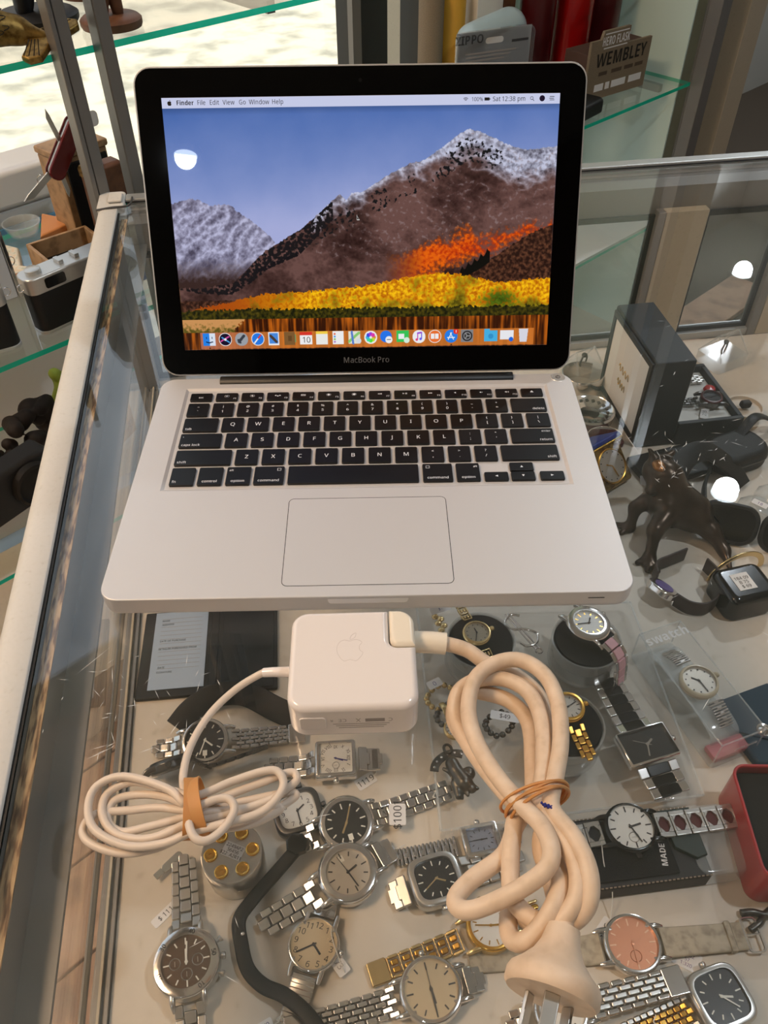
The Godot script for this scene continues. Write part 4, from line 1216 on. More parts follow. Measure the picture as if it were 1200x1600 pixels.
func charger():
	var t := thing("power_adapter", "square white power adapter with rounded edges in front of the laptop, its thin cable bundled", "power adapter", Vector3(-0.0149, 0, 0.0501), -6.9)
	var hx := 0.03475
	var hz := 0.03225
	var sx := 0.0203
	var sz := -0.0072
	var out := PackedVector2Array()
	for q in [[1, 1, 0.0], [-1, 1, PI / 2], [-1, -1, PI]]:
		for k in 7:
			var a: float = q[2] + PI / 2 * k / 6
			out.append(Vector2(q[0] * (hx - 0.0095), q[1] * (hz - 0.0095)) + Vector2(cos(a), sin(a)) * 0.0095)
	out.append(Vector2(sx - 0.0003, -hz))
	for k in 5:
		var a := PI - PI / 2 * k / 4
		out.append(Vector2(sx + 0.0048 - 0.0003, sz - 0.0048 + 0.0003) + Vector2(cos(a), sin(a)) * 0.0048)
	out.append(Vector2(hx, sz + 0.0003))
	var b := mb(M.white_plastic)
	b.slab(out, 0.0002, 0.0285, 0.0036, 0.004, 5)
	obj("body", b, t)
	# faint printed logo and approval marks
	var lg := mb(mat(Color(0.80, 0.765, 0.75), 0.4))
	lg.xf = Transform3D(Basis(Vector3.UP, 0.0), Vector3(-0.0015, 0.02852, -0.0065))
	var pts := []
	for p in apple_shape(0.0165): pts.append(Vector3(p.x, 0, p.y))
	lg.tube(spline(pts, 3, true), 0.00010, 4, true)
	pts = []
	for p in leaf_shape(0.0165): pts.append(Vector3(p.x, 0, p.y))
	lg.tube(spline(pts, 3, true), 0.00010, 4, true)
	obj("logo", lg, t)
	var fz := hz + 0.00005
	for q in [["CE", 0.0042, -0.0060, 0.0168], ["X", 0.0048, 0.0025, 0.0168], ["C", 0.0042, 0.0195, 0.0168], ["R", 0.0028, -0.0115, 0.0168]]:
		text(q[0], q[1], M.ink_grey, Transform3D(Basis(Vector3(0, 0, 1), PI), Vector3(q[2], q[3], fz)), t, "printed_mark")
	obj("printed_block", slab_box(Vector3(0.0062, 0.0152, hz - 0.0001), Vector3(0.0165, 0.0182, fz + 0.00002), M.ink_grey), t)
	var pl := mb(M.ink_grey)
	for k in 3: pl.box(Vector3(0.004, 0.0135 - k * 0.0018, hz), Vector3(0.030 - k * 0.003, 0.0006, 0.0001))
	obj("small_print", pl, t)
	var fl := mb(M.ink_grey)
	fl.box(Vector3(-0.0212, 0.0150, hz), Vector3(0.0008, 0.0075, 0.0003))
	obj("slot_line", fl, t)
	var wing := mb(M.white_plastic)
	wing.xf = Transform3D(Basis(Vector3.RIGHT, PI / 2), Vector3(-0.0215, 0.0148, hz))
	wing.slab(rrect(0.014, 0.011, 0.0022, 4), -0.001, 0.0005, 0.0004, 0.0, 2)
	obj("cable_wing", wing, t)
	var inv := t.transform.affine_inverse()
	var dc := []
	for p in v3(DC_PATH): dc.append(inv * p)
	var c := mb(M.cable)
	c.tube(spline(dc, 5), 0.0021, 9)
	obj("thin_cable", c, t)
	var sl := mb(M.white_plastic)
	sl.tube(PackedVector3Array([dc[0] + Vector3(0.004, 0, 0), dc[0], dc[1], dc[2]]), 0.0028, 12, false, [1.15, 1.1, 1.0, 0.95])
	obj("cable_sleeve", sl, t)
	# mains lead with its own corner plug
	var e := thing("mains_lead", "thick off-white mains cable looped and bundled with a three-pin plug", "cable", Vector3(-0.0149, 0, 0.0501), -6.9)
	var corner := PackedVector2Array()
	for k in 7:
		var a := PI * 1.5 + PI / 2 * k / 6
		corner.append(Vector2(hx - 0.0095, -hz + 0.0095) + Vector2(cos(a), sin(a)) * 0.0095)
	corner.append(Vector2(hx, sz - 0.0003))
	for k in 5:
		var a := PI / 2 + PI / 2 * k / 4
		corner.append(Vector2(sx + 0.0048 + 0.0003, sz - 0.0048 - 0.0003) + Vector2(cos(a), sin(a)) * 0.0048)
	corner.append(Vector2(sx + 0.0003, -hz))
	b = mb(M.ivory)
	b.slab(corner, 0.0002, 0.0285, 0.0030, 0.003, 4)
	obj("corner_plug", b, e)
	var ac := []
	for p in v3(AC_PATH): ac.append(inv * p)
	var tip := inv * Vector3(0.0572, 0.0190, 0.2010)
	ac.append(tip + (inv.basis * Vector3(0.477, 0, -0.88)) * 0.006)
	ac.append(tip)
	c = mb(M.cable_old)
	c.tube(spline(ac, 5), 0.0043, 12)
	obj("thick_cable", c, e)
	sl = mb(M.ivory)
	sl.tube(PackedVector3Array([ac[0] + Vector3(-0.006, 0, 0), ac[0], ac[1], ac[2]]), 0.0064, 16)
	obj("cable_sleeve", sl, e)
	var ax := Vector3(-0.477, -0.06, 0.877).normalized()
	var side := Vector3.UP.cross(-ax).normalized()
	var pm := Transform3D(Basis(side, -ax, side.cross(-ax)), Vector3(0.0450, 0.0200, 0.2240))
	b = mb(M.cable_old)
	b.xf = inv * pm
	b.lathe([Vector2(0.0, 0.0), Vector2(0.0185, 0.0), Vector2(0.0198, 0.0015), Vector2(0.0198, 0.0060), Vector2(0.0188, 0.0082), Vector2(0.0150, 0.0115), Vector2(0.0110, 0.0160), Vector2(0.0085, 0.0210), Vector2(0.0070, 0.0280), Vector2(0.0, 0.0285)], 32)
	obj("plug", b, e)
	for q in [[-0.0080, 0.004, 0.5], [0.0080, 0.004, -0.5], [0.0, -0.0085, PI / 2]]:
		b = mb(M.steel_satin)
		b.xf = inv * pm * Transform3D(Basis(Vector3.UP, q[2]), Vector3(q[0], 0, q[1]))
		b.box(Vector3(0, -0.0085, 0), Vector3(0.0018, 0.0170, 0.0063), 0.0004)
		obj("pin", b, e)
	var ink := mb(M.ink_blue)
	for k in 16:
		var p: Vector3 = inv * Vector3(0.0625 + k * 0.0005, 0.0308 - k * 0.0001, 0.1475 + k * 0.00022 + (k % 3) * 0.0006)
		ink.box(p, Vector3(0.0011, 0.0012, 0.0012), 0.0003)
	obj("pen_mark", ink, e)
	# rubber bands
	var bd := mb(M.rubber)
	for k in 2:
		var path := []
		for j in 16:
			var a := TAU * j / 16
			path.append(Vector3(-0.1050 + k * 0.0050 + sin(a + k * 2.0) * 0.0022, 0.0098 + sin(a) * (0.0104 + k * 0.001), 0.1145 + cos(a) * (0.0150 - k * 0.001)))
		bd.sweep(poly([-0.0005, -0.0030, 0.0005, -0.0030, 0.0005, 0.0030, -0.0005, 0.0030]), spline(path, 3, true), true, Vector3.ZERO)
	solo("rubber_band", bd, "wide tan rubber band twisted round the thin cable bundle", "rubber band")
	bd = mb(M.rubber)
	for k in 4:
		var path := []
		for j in 18:
			var a := TAU * j / 18
			var ctr := Vector3(0.0632 + k * 0.0004, 0.0180, 0.1385 + k * 0.0014)
			var dirv := Vector3(0.93, 0, -0.10 - (k % 2) * 0.16).normalized()
			path.append(ctr + dirv * cos(a) * (0.0175 - k * 0.0006) + Vector3(0, 1, 0.0) * sin(a) * 0.0145)
		bd.tube(spline(path, 3, true), 0.0008, 6, true)
	solo("rubber_band", bd, "thin yellowish rubber band wound several times round the thick mains cable", "rubber band")

# ---------------------------------------------------------------- watches
func bracelet_path(o: Dictionary, s: float, r0: float, y0: float) -> Array:
	# [points, normals] of one half of a bracelet; s is -1 towards twelve, 1 towards six
	var L: float = o.get("len", 0.05)
	var low: float = o.get("low", 0.003)
	var style: String = o.get("style", "flat")
	var bend: float = o.get("bend", 0.0)
	var rc: float = o.get("rc", 0.012)
	var step := 0.0015
	var pts := []
	var x := 0.0
	var d := r0
	var y := y0
	var head := 0.0     # in the vertical plane
	var turn := 0.0     # sideways
	var l := 0.0
	while l <= L + 0.0005:
		pts.append(Vector3(x, y, s * d))
		match style:
			"flat": head = -clampf((y - low) / 0.006, 0.0, 0.9)
			"curl": head = -minf(l / rc, o.get("most", 2.4))
			"arch": head = 0.7 * cos(PI * minf(1.0, l / L) * 1.05)
		turn = bend * l
		x += sin(turn) * cos(head) * step
		d += cos(turn) * cos(head) * step
		y = maxf(low, y + sin(head) * step)
		l += step
	return pts
func link_mesh(kind: String, w: float, p: float, th: float, ma, mc) -> ArrayMesh:
	var id := [kind, w, p, th, ma, mc]
	if meshes.has(id): return meshes[id]
	var b := mb(ma)
	match kind:
		"three":
			b.box(Vector3(-w * 0.35, 0, 0), Vector3(w * 0.29, th, p * 0.94), th * 0.3)
			b.box(Vector3(w * 0.35, 0, 0), Vector3(w * 0.29, th, p * 0.94), th * 0.3)
			b.use(mc)
			b.box(Vector3(0, th * 0.06, p * 0.5), Vector3(w * 0.40, th, p * 0.94), th * 0.32)
		"five":
			for k in 5:
				b.use(ma if k % 4 == 0 else mc)
				b.box(Vector3((k - 2) * w * 0.2, 0, (k % 2) * p * 0.5), Vector3(w * 0.195, th, p * 0.94), th * 0.32)
		"block":
			b.box(Vector3.ZERO, Vector3(w, th, p * 0.92), th * 0.3)
			b.use(mc)
			b.box(Vector3(0, 0, p * 0.5), Vector3(w * 0.5, th * 0.9, p * 0.4), th * 0.2)
		"tile":
			b.box(Vector3(-w * 0.38, 0, 0), Vector3(w * 0.22, th, p * 0.94), th * 0.25)
			b.box(Vector3(w * 0.38, 0, 0), Vector3(w * 0.22, th, p * 0.94), th * 0.25)
			b.use(mc)
			b.box(Vector3(0, th * 0.08, 0), Vector3(w * 0.52, th, p * 0.93), th * 0.2)
		"hlink":
			b.box(Vector3(-w * 0.42, 0, p * 0.5), Vector3(w * 0.16, th, p * 0.9), th * 0.35)
			b.box(Vector3(w * 0.42, 0, p * 0.5), Vector3(w * 0.16, th, p * 0.9), th * 0.35)
			b.box(Vector3(0, 0, 0), Vector3(w * 0.95, th * 0.8, p * 0.14), th * 0.2)
			b.use(mc)
			b.box(Vector3(-w * 0.16, th * 0.1, p * 0.5), Vector3(w * 0.26, th, p * 0.66), th * 0.4)
			b.box(Vector3(w * 0.16, th * 0.1, p * 0.5), Vector3(w * 0.26, th, p * 0.66), th * 0.4)
		"bars":
			for k in 2:
				b.box(Vector3(0, 0, p * (0.25 + 0.5 * k)), Vector3(w * (1.0 - 0.06 * k), th, p * 0.42), th * 0.3)
			b.use(mc)
			b.box(Vector3(0, th * 0.1, p * 0.5), Vector3(w * 0.3, th, p * 0.5), th * 0.2)
		"holes":
			b.box(Vector3(-w * 0.4, 0, 0), Vector3(w * 0.2, th, p * 0.96), th * 0.2)
			b.box(Vector3(w * 0.4, 0, 0), Vector3(w * 0.2, th, p * 0.96), th * 0.2)
			for k in [-1, 1]: b.box(Vector3(0, 0, k * p * 0.41), Vector3(w * 0.62, th, p * 0.16), th * 0.2)
			for i in [-1, 1]:
				for k in [-1, 1]: b.slab(poly([i * w * 0.31, k * p * 0.34, i * w * 0.31, k * p * 0.1, i * w * 0.1, k * p * 0.34]), -th / 2, th / 2)
			b.use(mc)
			b.box(Vector3(0, -th * 0.3, 0), Vector3(w * 0.62, th * 0.2, p * 0.7))
	meshes[id] = b.mesh()
	return meshes[id]
func band(t: Node3D, o: Dictionary, s: float, r0: float, y0: float, W: Dictionary):
	var pts := bracelet_path(o, s, r0, y0)
	var w: float = o.get("w", 0.018)
	var w1: float = o.get("w1", w * 0.85)
	var kind: String = o.get("kind", "three")
	if kind in ["strap", "mesh"]:
		var th: float = o.get("th", 0.0022)
		var sec := PackedVector2Array()
		for q in rrect(w, th, th * 0.45, 2): sec.append(q)
		var sc := []
		for k in pts.size():
			var f := float(k) / (pts.size() - 1)
			sc.append(lerpf(1.0, w1 / w, f) * (1.0 if f < 0.94 or o.get("blunt", false) else 1.0 - (f - 0.94) * 7.0))
		var m = o.get("mat", M.black_leather)
		var b := mb(m)
		b.sweep(sec, PackedVector3Array(pts), false, Vector3.ZERO, sc)
		obj("strap", b, t)
		if kind == "mesh":
			var rb := mb(M.steel)
			for k in range(2, pts.size() - 1):
				if k % 2: continue
				var T: Vector3 = (pts[k + 1] - pts[k - 1]).normalized()
				rb.xf = Transform3D(Basis(Vector3.RIGHT, T.cross(Vector3.RIGHT).normalized() * -1.0 if T.z > 0 else T.cross(Vector3.RIGHT).normalized(), T), pts[k])
				rb.box(Vector3(0, 0, 0), Vector3(w * sc[k] * 1.01, th * 1.15, 0.0008), 0.0002)
			obj("strap_ribs", rb, t)
		if o.get("buckle", false):
			var e: Vector3 = pts[-1]
			var T: Vector3 = (pts[-1] - pts[-3]).normalized()
			var X := Vector3.UP.cross(T).normalized()
			var bk := mb(M.steel)
			var B := Transform3D(Basis(X, T.cross(X), T), e)
			var ring := []
			for q in rrect(w1 * 1.25, 0.011, 0.003, 3): ring.append(B * Vector3(q.x, 0.0006, q.y + 0.004))
			bk.tube(PackedVector3Array(ring), 0.0009, 6, true)
			bk.tube(PackedVector3Array([B * Vector3(0, 0.0008, -0.001), B * Vector3(0, 0.0014, 0.0095)]), 0.0006, 6)
			obj("buckle", bk, t)
			var kp := mb(m)
			var B2 := Transform3D(Basis(X, T.cross(X), T), pts[pts.size() - 9])
			kp.xf = B2
			kp.box(Vector3.ZERO, Vector3(w1 * 1.12, th * 2.0, 0.0045), 0.0008)
			obj("keeper", kp, t)
		return
	var p: float = o.get("pitch", 0.0075)
	var th: float = o.get("th", 0.003)
	var ml = o.get("metal", W.get("metal", M.steel))
	var me := link_mesh(kind, w, p, th, ml, o.get("center", ml))
	var step := 0.0015
	var l := p * 0.55
	var n := 0
	while l < o.get("len", 0.05) - p * 0.3:
		var k := clampi(int(l / step), 0, pts.size() - 2)
		var pos: Vector3 = pts[k].lerp(pts[k + 1], l / step - k)
		var T: Vector3 = (pts[mini(k + 2, pts.size() - 1)] - pts[maxi(k - 1, 0)]).normalized()
		var f := l / float(o.get("len", 0.05))
		var X := (Vector3.UP if absf(T.y) < 0.97 else Vector3(0, 0, -s)).cross(T).normalized()
		if o.get("style", "flat") == "curl": X = Vector3.RIGHT if s > 0 else Vector3.LEFT
		var q := obj("link", me, t)
		q.transform = Transform3D(Basis(X * lerpf(1.0, w1 / w, f), T.cross(X).normalized(), T), pos)
		l += p
		n += 1
	if o.get("clasp", false):
		var T: Vector3 = (pts[-1] - pts[-3]).normalized()
		var X := Vector3.UP.cross(T).normalized()
		var c := mb(W.get("metal", M.steel))
		c.xf = Transform3D(Basis(X, T.cross(X), T), pts[-1])
		c.box(Vector3(0, 0, 0.004), Vector3(w1 * 1.06, th * 1.3, 0.014), 0.0009)
		obj("clasp", c, t)
func watch(label: String, group: String, at: Vector3, turn: float, W: Dictionary) -> Node3D:
	var t := thing("wristwatch", label, "watch", at, turn, group)
	t.rotation_degrees.x = W.get("pitch", 0.0)
	t.rotation_degrees.z = W.get("roll", 0.0)
	var shape: String = W.get("case", "round")
	var r: float = W.get("r", 0.019)
	var hx: float = W.get("hx", r)
	var hz: float = W.get("hz", r)
	var th: float = W.get("thick", 0.0095)
	var y0: float = W.get("lift", 0.002)
	var y1 := y0 + th
	var metal = W.get("metal", M.steel)
	var bezel = W.get("bezel", metal)
	var out: PackedVector2Array
	var inn: PackedVector2Array
	match shape:
		"round":
			out = circle(r, 32)
			inn = circle(r * W.get("dial_r", 0.82), 32)
		"rect":
			out = rrect(hx * 2, hz * 2, W.get("cr", 0.003), 4)
			inn = rrect(hx * 2 * W.get("dial_r", 0.8), hz * 2 * W.get("dial_r", 0.8), W.get("cr", 0.003) * 0.6, 4)
		"tonneau":
			out = PackedVector2Array()
			inn = PackedVector2Array()
			for k in 32:
				var a := TAU * k / 32
				var q := Vector2(signf(cos(a)) * pow(absf(cos(a)), 0.5) * hx, signf(sin(a)) * pow(absf(sin(a)), 0.5) * hz)
				out.append(q)
				inn.append(q * W.get("dial_r", 0.78))
	var c := mb(metal)
	c.slab(out, y0, y1 - 0.0022, 0.0012, 0.0020, 2)
	# lugs
	var lw: float = W.get("lug", minf(hx * 0.95, 0.0105))
	if shape == "round" and W.get("lugs", true):
		for sx in [-1, 1]:
			for sz in [-1, 1]:
				c.sweep(rrect(0.0036, 0.005, 0.0012, 2), spline([Vector3(sx * lw, y1 - 0.0045, sz * hz * 0.6), Vector3(sx * lw, y1 - 0.0045, sz * hz * 0.98), Vector3(sx * lw * 0.98, y0 + 0.0028, sz * (hz + 0.0045))], 3), false, Vector3.UP, [1, 1, 1, 1, 0.9, 0.75, 0.6])
	obj("case", c, t)
	# bezel: ring between outline and dial opening
	var bz := mb(bezel)
	var n := out.size()
	var f0: float = W.get("bezel_in", 0.93)
	for k in n:
		var j := (k + 1) % n
		var A := [Vector3(out[k].x * 0.985, y1 - 0.0024, out[k].y * 0.985), Vector3(out[j].x * 0.985, y1 - 0.0024, out[j].y * 0.985)]
		var B := [Vector3(out[k].x * f0, y1 - 0.0003, out[k].y * f0), Vector3(out[j].x * f0, y1 - 0.0003, out[j].y * f0)]
		var C := [Vector3(inn[k].x, y1, inn[k].y), Vector3(inn[j].x, y1, inn[j].y)]
		var D := [Vector3(inn[k].x * 0.985, y1 - 0.0022, inn[k].y * 0.985), Vector3(inn[j].x * 0.985, y1 - 0.0022, inn[j].y * 0.985)]
		var nk := Vector3(out[k].x, 0, out[k].y).normalized()
		var nj := Vector3(out[j].x, 0, out[j].y).normalized()
		bz.quad(A[0], A[1], B[1], B[0], (nk + Vector3.UP * 0.6), (nj + Vector3.UP * 0.6), (nj * 0.6 + Vector3.UP), (nk * 0.6 + Vector3.UP))
		bz.quad(B[0], B[1], C[1], C[0], (nk * 0.25 + Vector3.UP), (nj * 0.25 + Vector3.UP), Vector3.UP, Vector3.UP)
		bz.quad(C[0], C[1], D[1], D[0], -nk, -nj, -nj, -nk)
	obj("bezel", bz, t)
	var dl := mb(W.get("dial", M.dial_white))
	var yd := y1 - 0.0021
	dl.slab(inn, yd - 0.0004, yd)
	obj("dial", dl, t)
	var ir := W.get("dial_r", 0.82) as float
	var dx := hx * ir
	var dz := hz * ir
	var mm = W.get("mark", M.ink_dark)
	var mk := mb(mm)
	var style: String = W.get("marks", "bars")
	if style in ["nums", "roman"]:
		var rom := ["XII", "I", "II", "III", "IIII", "V", "VI", "VII", "VIII", "IX", "X", "XI"]
		for k in 12:
			var a := TAU * k / 12
			var sq := 1.0 / maxf(absf(sin(a)), absf(cos(a))) if shape == "rect" else 1.0
			var s: String = rom[k] if style == "roman" else str(12 if k == 0 else k)
			text(s, dx * (0.34 if style == "nums" else 0.30), mm, flat_at(Vector3(sin(a) * dx * 0.78 * minf(sq, 1.25), yd + 0.0001, -cos(a) * dz * 0.78 * minf(sq, 1.25)), -rad_to_deg(a) if style == "roman" else 0.0), t, "numeral")
	else:
		for k in 12:
			var a := TAU * k / 12
			var lw2 := 0.20 if k % 3 else 0.26
			mk.xf = Transform3D(Basis(Vector3.UP, -a), Vector3(sin(a) * dx * 0.80, yd + 0.0001, -cos(a) * dz * 0.80))
			if style == "dots": mk.lathe([Vector2(0.0, 0.0002), Vector2(dx * 0.05, 0.0002), Vector2(dx * 0.05, 0.0)], 8)
			else: mk.box(Vector3.ZERO, Vector3(dx * 0.055, 0.0003, dx * lw2))
		mk.xf = Transform3D()
		obj("hour_markers", mk, t)
	if style == "chrono":
		for q in [["40", 15.0], ["30", -52.0], ["20", -110.0], ["50", 85.0], ["10", 150.0]]:
			text(q[0], 0.0042, M.ink_dark, flat_at(Vector3(sin(deg_to_rad(q[1])) * hx * 0.845, y1 + 0.0002, -cos(deg_to_rad(q[1])) * hz * 0.845), -q[1]), t, "bezel_number")
	if style == "chrono" or W.get("subs", 0) > 0:
		var sb := mb(W.get("sub", M.steel_satin))
		for k in W.get("subs", 3):
			var a: float = TAU * (k * 3 + 3) / 12.0
			var ring := []
			for j in 16: ring.append(Vector3(sin(a) * dx * 0.46 + cos(TAU * j / 16) * dx * 0.22, yd + 0.0002, -cos(a) * dz * 0.46 + sin(TAU * j / 16) * dx * 0.22))
			sb.tube(PackedVector3Array(ring), 0.0003, 4, true)
			sb.box(Vector3(sin(a) * dx * 0.46, yd + 0.0002, -cos(a) * dz * 0.46), Vector3(0.0004, 0.0002, dx * 0.2))
		obj("subdials", sb, t)
	var tm: Array = W.get("time", [300.0, 60.0])
	var hm = W.get("hand", M.ink_dark)
	for h in [["hour_hand", tm[0], 0.50, 0.085, 0.0004], ["minute_hand", tm[1], 0.78, 0.06, 0.0007]]:
		var b := mb(hm)
		b.xf = Transform3D(Basis(Vector3.UP, -deg_to_rad(h[1])), Vector3(0, yd + h[4], 0))
		b.box(Vector3(0, 0, -minf(dx, dz) * h[2] * 0.42), Vector3(dx * h[3], 0.0002, minf(dx, dz) * h[2] * 1.15))
		b.lathe([Vector2(0, 0.0002), Vector2(dx * 0.07, 0.0001), Vector2(dx * 0.07, -0.0003)], 8)
		obj(h[0], b, t)
	if W.get("seconds", -1.0) >= 0.0:
		var b := mb(W.get("second_mat", hm))
		b.xf = Transform3D(Basis(Vector3.UP, -deg_to_rad(W.seconds)), Vector3(0, yd + 0.0009, 0))
		b.box(Vector3(0, 0, -minf(dx, dz) * 0.3), Vector3(dx * 0.025, 0.0002, minf(dx, dz) * 1.1))
		obj("second_hand", b, t)
	if W.get("date", false):
		obj("date_window", slab_box(Vector3(dx * 0.52, yd, -dx * 0.11), Vector3(dx * 0.80, yd + 0.0002, dx * 0.11), M.lume), t)
	var cr := mb(M.crystal)
	cr.xf = Transform3D(Basis(), Vector3(0, 0, 0))
	var ix := Geometry2D.triangulate_polygon(inn)
	for k in range(0, ix.size(), 3):
		var q := []
		for e in 3: q.append(Vector3(inn[ix[k + e]].x, y1 + 0.0001, inn[ix[k + e]].y))
		cr.tri(q[0], q[1], q[2], Vector3.UP, Vector3.UP, Vector3.UP)
	obj("crystal", cr, t)
	var kn := mb(metal)
	kn.xf = Transform3D(Basis(Vector3.FORWARD, PI / 2), Vector3(hx, y0 + th * 0.5, 0))
	kn.lathe([Vector2(0, 0), Vector2(0.0018, 0), Vector2(0.0024, 0.0010), Vector2(0.0024, 0.0028), Vector2(0.0019, 0.0034), Vector2(0, 0.0034)], 10)
	obj("crown", kn, t)
	if W.get("pushers", false):
		for z in [-1, 1]:
			var pu := mb(metal)
			pu.xf = Transform3D(Basis(Vector3.UP, -z * 0.45) * Basis(Vector3.FORWARD, PI / 2), Vector3(hx * cos(0.45), y0 + th * 0.5, z * hx * sin(0.45)))
			pu.lathe([Vector2(0, 0), Vector2(0.0012, 0), Vector2(0.0012, 0.002), Vector2(0.0020, 0.0022), Vector2(0.0020, 0.0042), Vector2(0, 0.0044)], 10)
			obj("pusher", pu, t)
	if W.has("up"): band(t, W.up, -1.0, hz + W.get("gap", 0.001), W.get("by", y0 + th * 0.45), W)
	if W.has("dn"): band(t, W.dn, 1.0, hz + W.get("gap", 0.001), W.get("by", y0 + th * 0.45), W)
	return t

func price_tag(label: String, at: Vector3, turn: float, size: Vector2, words: Array, ink, string_to := Vector3.ZERO, roll := 0.0):
	var t := thing("price_tag", label, "tag", at, turn, "price tags among the watches")
	t.rotation_degrees.x = roll
	var b := mb(M.paper)
	b.slab(rrect(size.x, size.y, 0.0012, 2), 0.0, 0.0004)
	obj("card", b, t)
	for k in words.size():
		text(words[k], size.y * 0.62 / words.size() + 0.0006, ink, flat_at(Vector3(0, 0.00042, (k - (words.size() - 1) / 2.0) * size.y * 0.75 / words.size())), t, "handwriting")
	if string_to != Vector3.ZERO:
		var e: Vector3 = t.transform.affine_inverse() * string_to
		var s := mb(M.satin_white)
		s.tube(spline([Vector3(size.x * 0.44, 0.0004, 0), Vector3(size.x * 0.44, 0.003, 0).lerp(e, 0.35) + Vector3(0.002, 0.002, 0.002), Vector3(size.x * 0.44, 0.002, 0).lerp(e, 0.7) + Vector3(-0.002, 0.002, 0.001), e], 5), 0.0004, 5)
		obj("string", s, t)

# ---------------------------------------------------------------- what lies inside the counter
func at(x: float, z: float, up := 0.0) -> Vector3: return Vector3(x, SHELF + up, z)

func counter_stock():
	var G := "watches lying loose in the counter"
	# booklet with a form
	var t := thing("document_wallet", "black folder holding a blue-grey ruled form under the laptop's front edge", "folder", at(-0.131, -0.152), -3.0)
	obj("cover", slab_box(Vector3(-0.062, 0, -0.048), Vector3(0.062, 0.004, 0.048), M.black_leather, 0.001), t)
	obj("spine", slab_box(Vector3(0.001, 0.0035, -0.047), Vector3(0.008, 0.0052, 0.047), M.black_leather, 0.0006), t)
	obj("pocket", slab_box(Vector3(0.012, 0.004, -0.046), Vector3(0.059, 0.0048, 0.046), M.black_leather, 0.0004), t)
	var pg := obj("paper_form", slab_box(Vector3(-0.052, 0.004, -0.046), Vector3(-0.003, 0.0047, 0.040), M.form_paper), t)
	var ln := mb(M.ink_grey)
	for k in 13: ln.box(Vector3(-0.027, 0.00475, -0.038 + k * 0.0047), Vector3(0.038, 0.0001, 0.00022))
	obj("ruled_lines", ln, pg)
	for q in [["NAME", -0.042, -0.036], ["ADDRESS", -0.040, -0.0315], ["DATE OF PURCHASE", -0.034, -0.0125], ["RETAILER PURCHASED FROM", -0.029, -0.0035], ["DATE", -0.042, 0.017], ["SIGNATURE", -0.039, 0.022]]:
		text(q[0], 0.0027, M.ink_dark, flat_at(Vector3(q[1], 0.0048, q[2])), pg, "form_word")
	# loose black strap
	var b := mb(M.black_leather)
	b.sweep(rrect(0.021, 0.0035, 0.0014, 2), spline([Vector3(-0.158, SHELF + 0.004, -0.074), Vector3(-0.145, SHELF + 0.007, -0.088), Vector3(-0.125, SHELF + 0.010, -0.097), Vector3(-0.100, SHELF + 0.010, -0.095), Vector3(-0.075, SHELF + 0.008, -0.078), Vector3(-0.055, SHELF + 0.004, -0.066)], 6), false, Vector3(0, 1, 0.5))
	solo("watch_strap", b, "loose stitched black leather watch strap beside the folder with the form", "strap")
	watch("steel watch with dark navy dial below the loose black strap", G, at(-0.133, -0.056), -92, {"r": 0.0195, "dial": M.dial_navy, "mark": M.lume, "hand": M.lume, "time": [40.0, 110.0], "date": true, "lift": 0.004, "roll": -10.0, "up": {"kind": "five", "len": 0.052, "w": 0.018, "low": 0.006, "pitch": 0.0078, "clasp": true}, "dn": {"kind": "three", "len": 0.026, "w": 0.018, "low": 0.003}})
	var sd := watch("steel watch lying on its edge with the bracelet clasp open", G, at(-0.158, -0.026, 0.016), -76, {"r": 0.016, "metal": M.steel_dark, "dial": M.dial_black, "mark": M.lume, "roll": 62.0, "up": {"kind": "three", "len": 0.055, "w": 0.014, "style": "flat", "low": -0.006, "clasp": true}})
	watch("polished rectangular watch with white roman dial below the power adapter", G, at(-0.028, -0.020, 0.006), -95, {"case": "rect", "hx": 0.0155, "hz": 0.0165, "cr": 0.002, "thick": 0.010, "dial": M.dial_white, "dial_r": 0.80, "marks": "roman", "hand": M.ink_blue, "time": [20.0, 15.0], "subs": 1, "roll": -6.0, "up": {"kind": "block", "len": 0.034, "w": 0.020, "style": "curl", "rc": 0.014, "pitch": 0.008}, "dn": {"kind": "three", "len": 0.042, "w": 0.020, "low": -0.002, "pitch": 0.008}})
	watch("dark cushion-cased watch with white dial half hidden by the thin cable", G, at(-0.062, 0.017), 10, {"case": "tonneau", "hx": 0.019, "hz": 0.018, "metal": M.steel_dark, "dial": M.dial_white, "dial_r": 0.76, "marks": "nums", "time": [60.0, 180.0], "up": {"kind": "three", "len": 0.012, "w": 0.018}})
	watch("steel watch with black dial and white hour bars beside the cable loops", G, at(-0.026, 0.033, 0.004), -78, {"r": 0.0215, "dial": M.dial_black, "bezel_in": 0.90, "dial_r": 0.76, "mark": M.lume, "hand": M.gold_pale, "time": [128.0, 300.0], "date": true, "roll": -8.0, "up": {"kind": "three", "len": 0.066, "w": 0.019, "low": 0.000, "center": M.steel, "pitch": 0.0082}, "dn": {"kind": "three", "len": 0.016, "style": "curl", "rc": 0.010, "w": 0.020}})
	watch("steel watch with sunburst silver dial and folded bracelet", G, at(-0.029, 0.070, 0.003), 112, {"r": 0.0225, "dial": M.dial_silver, "dial_r": 0.72, "bezel_in": 0.9, "time": [170.0, 262.0], "seconds": 80.0, "date": true, "roll": 4.0, "up": {"kind": "three", "len": 0.050, "w": 0.021, "center": M.steel_satin, "low": 0.003, "pitch": 0.0088}, "dn": {"kind": "block", "len": 0.022, "w": 0.020, "style": "curl", "rc": 0.011}})
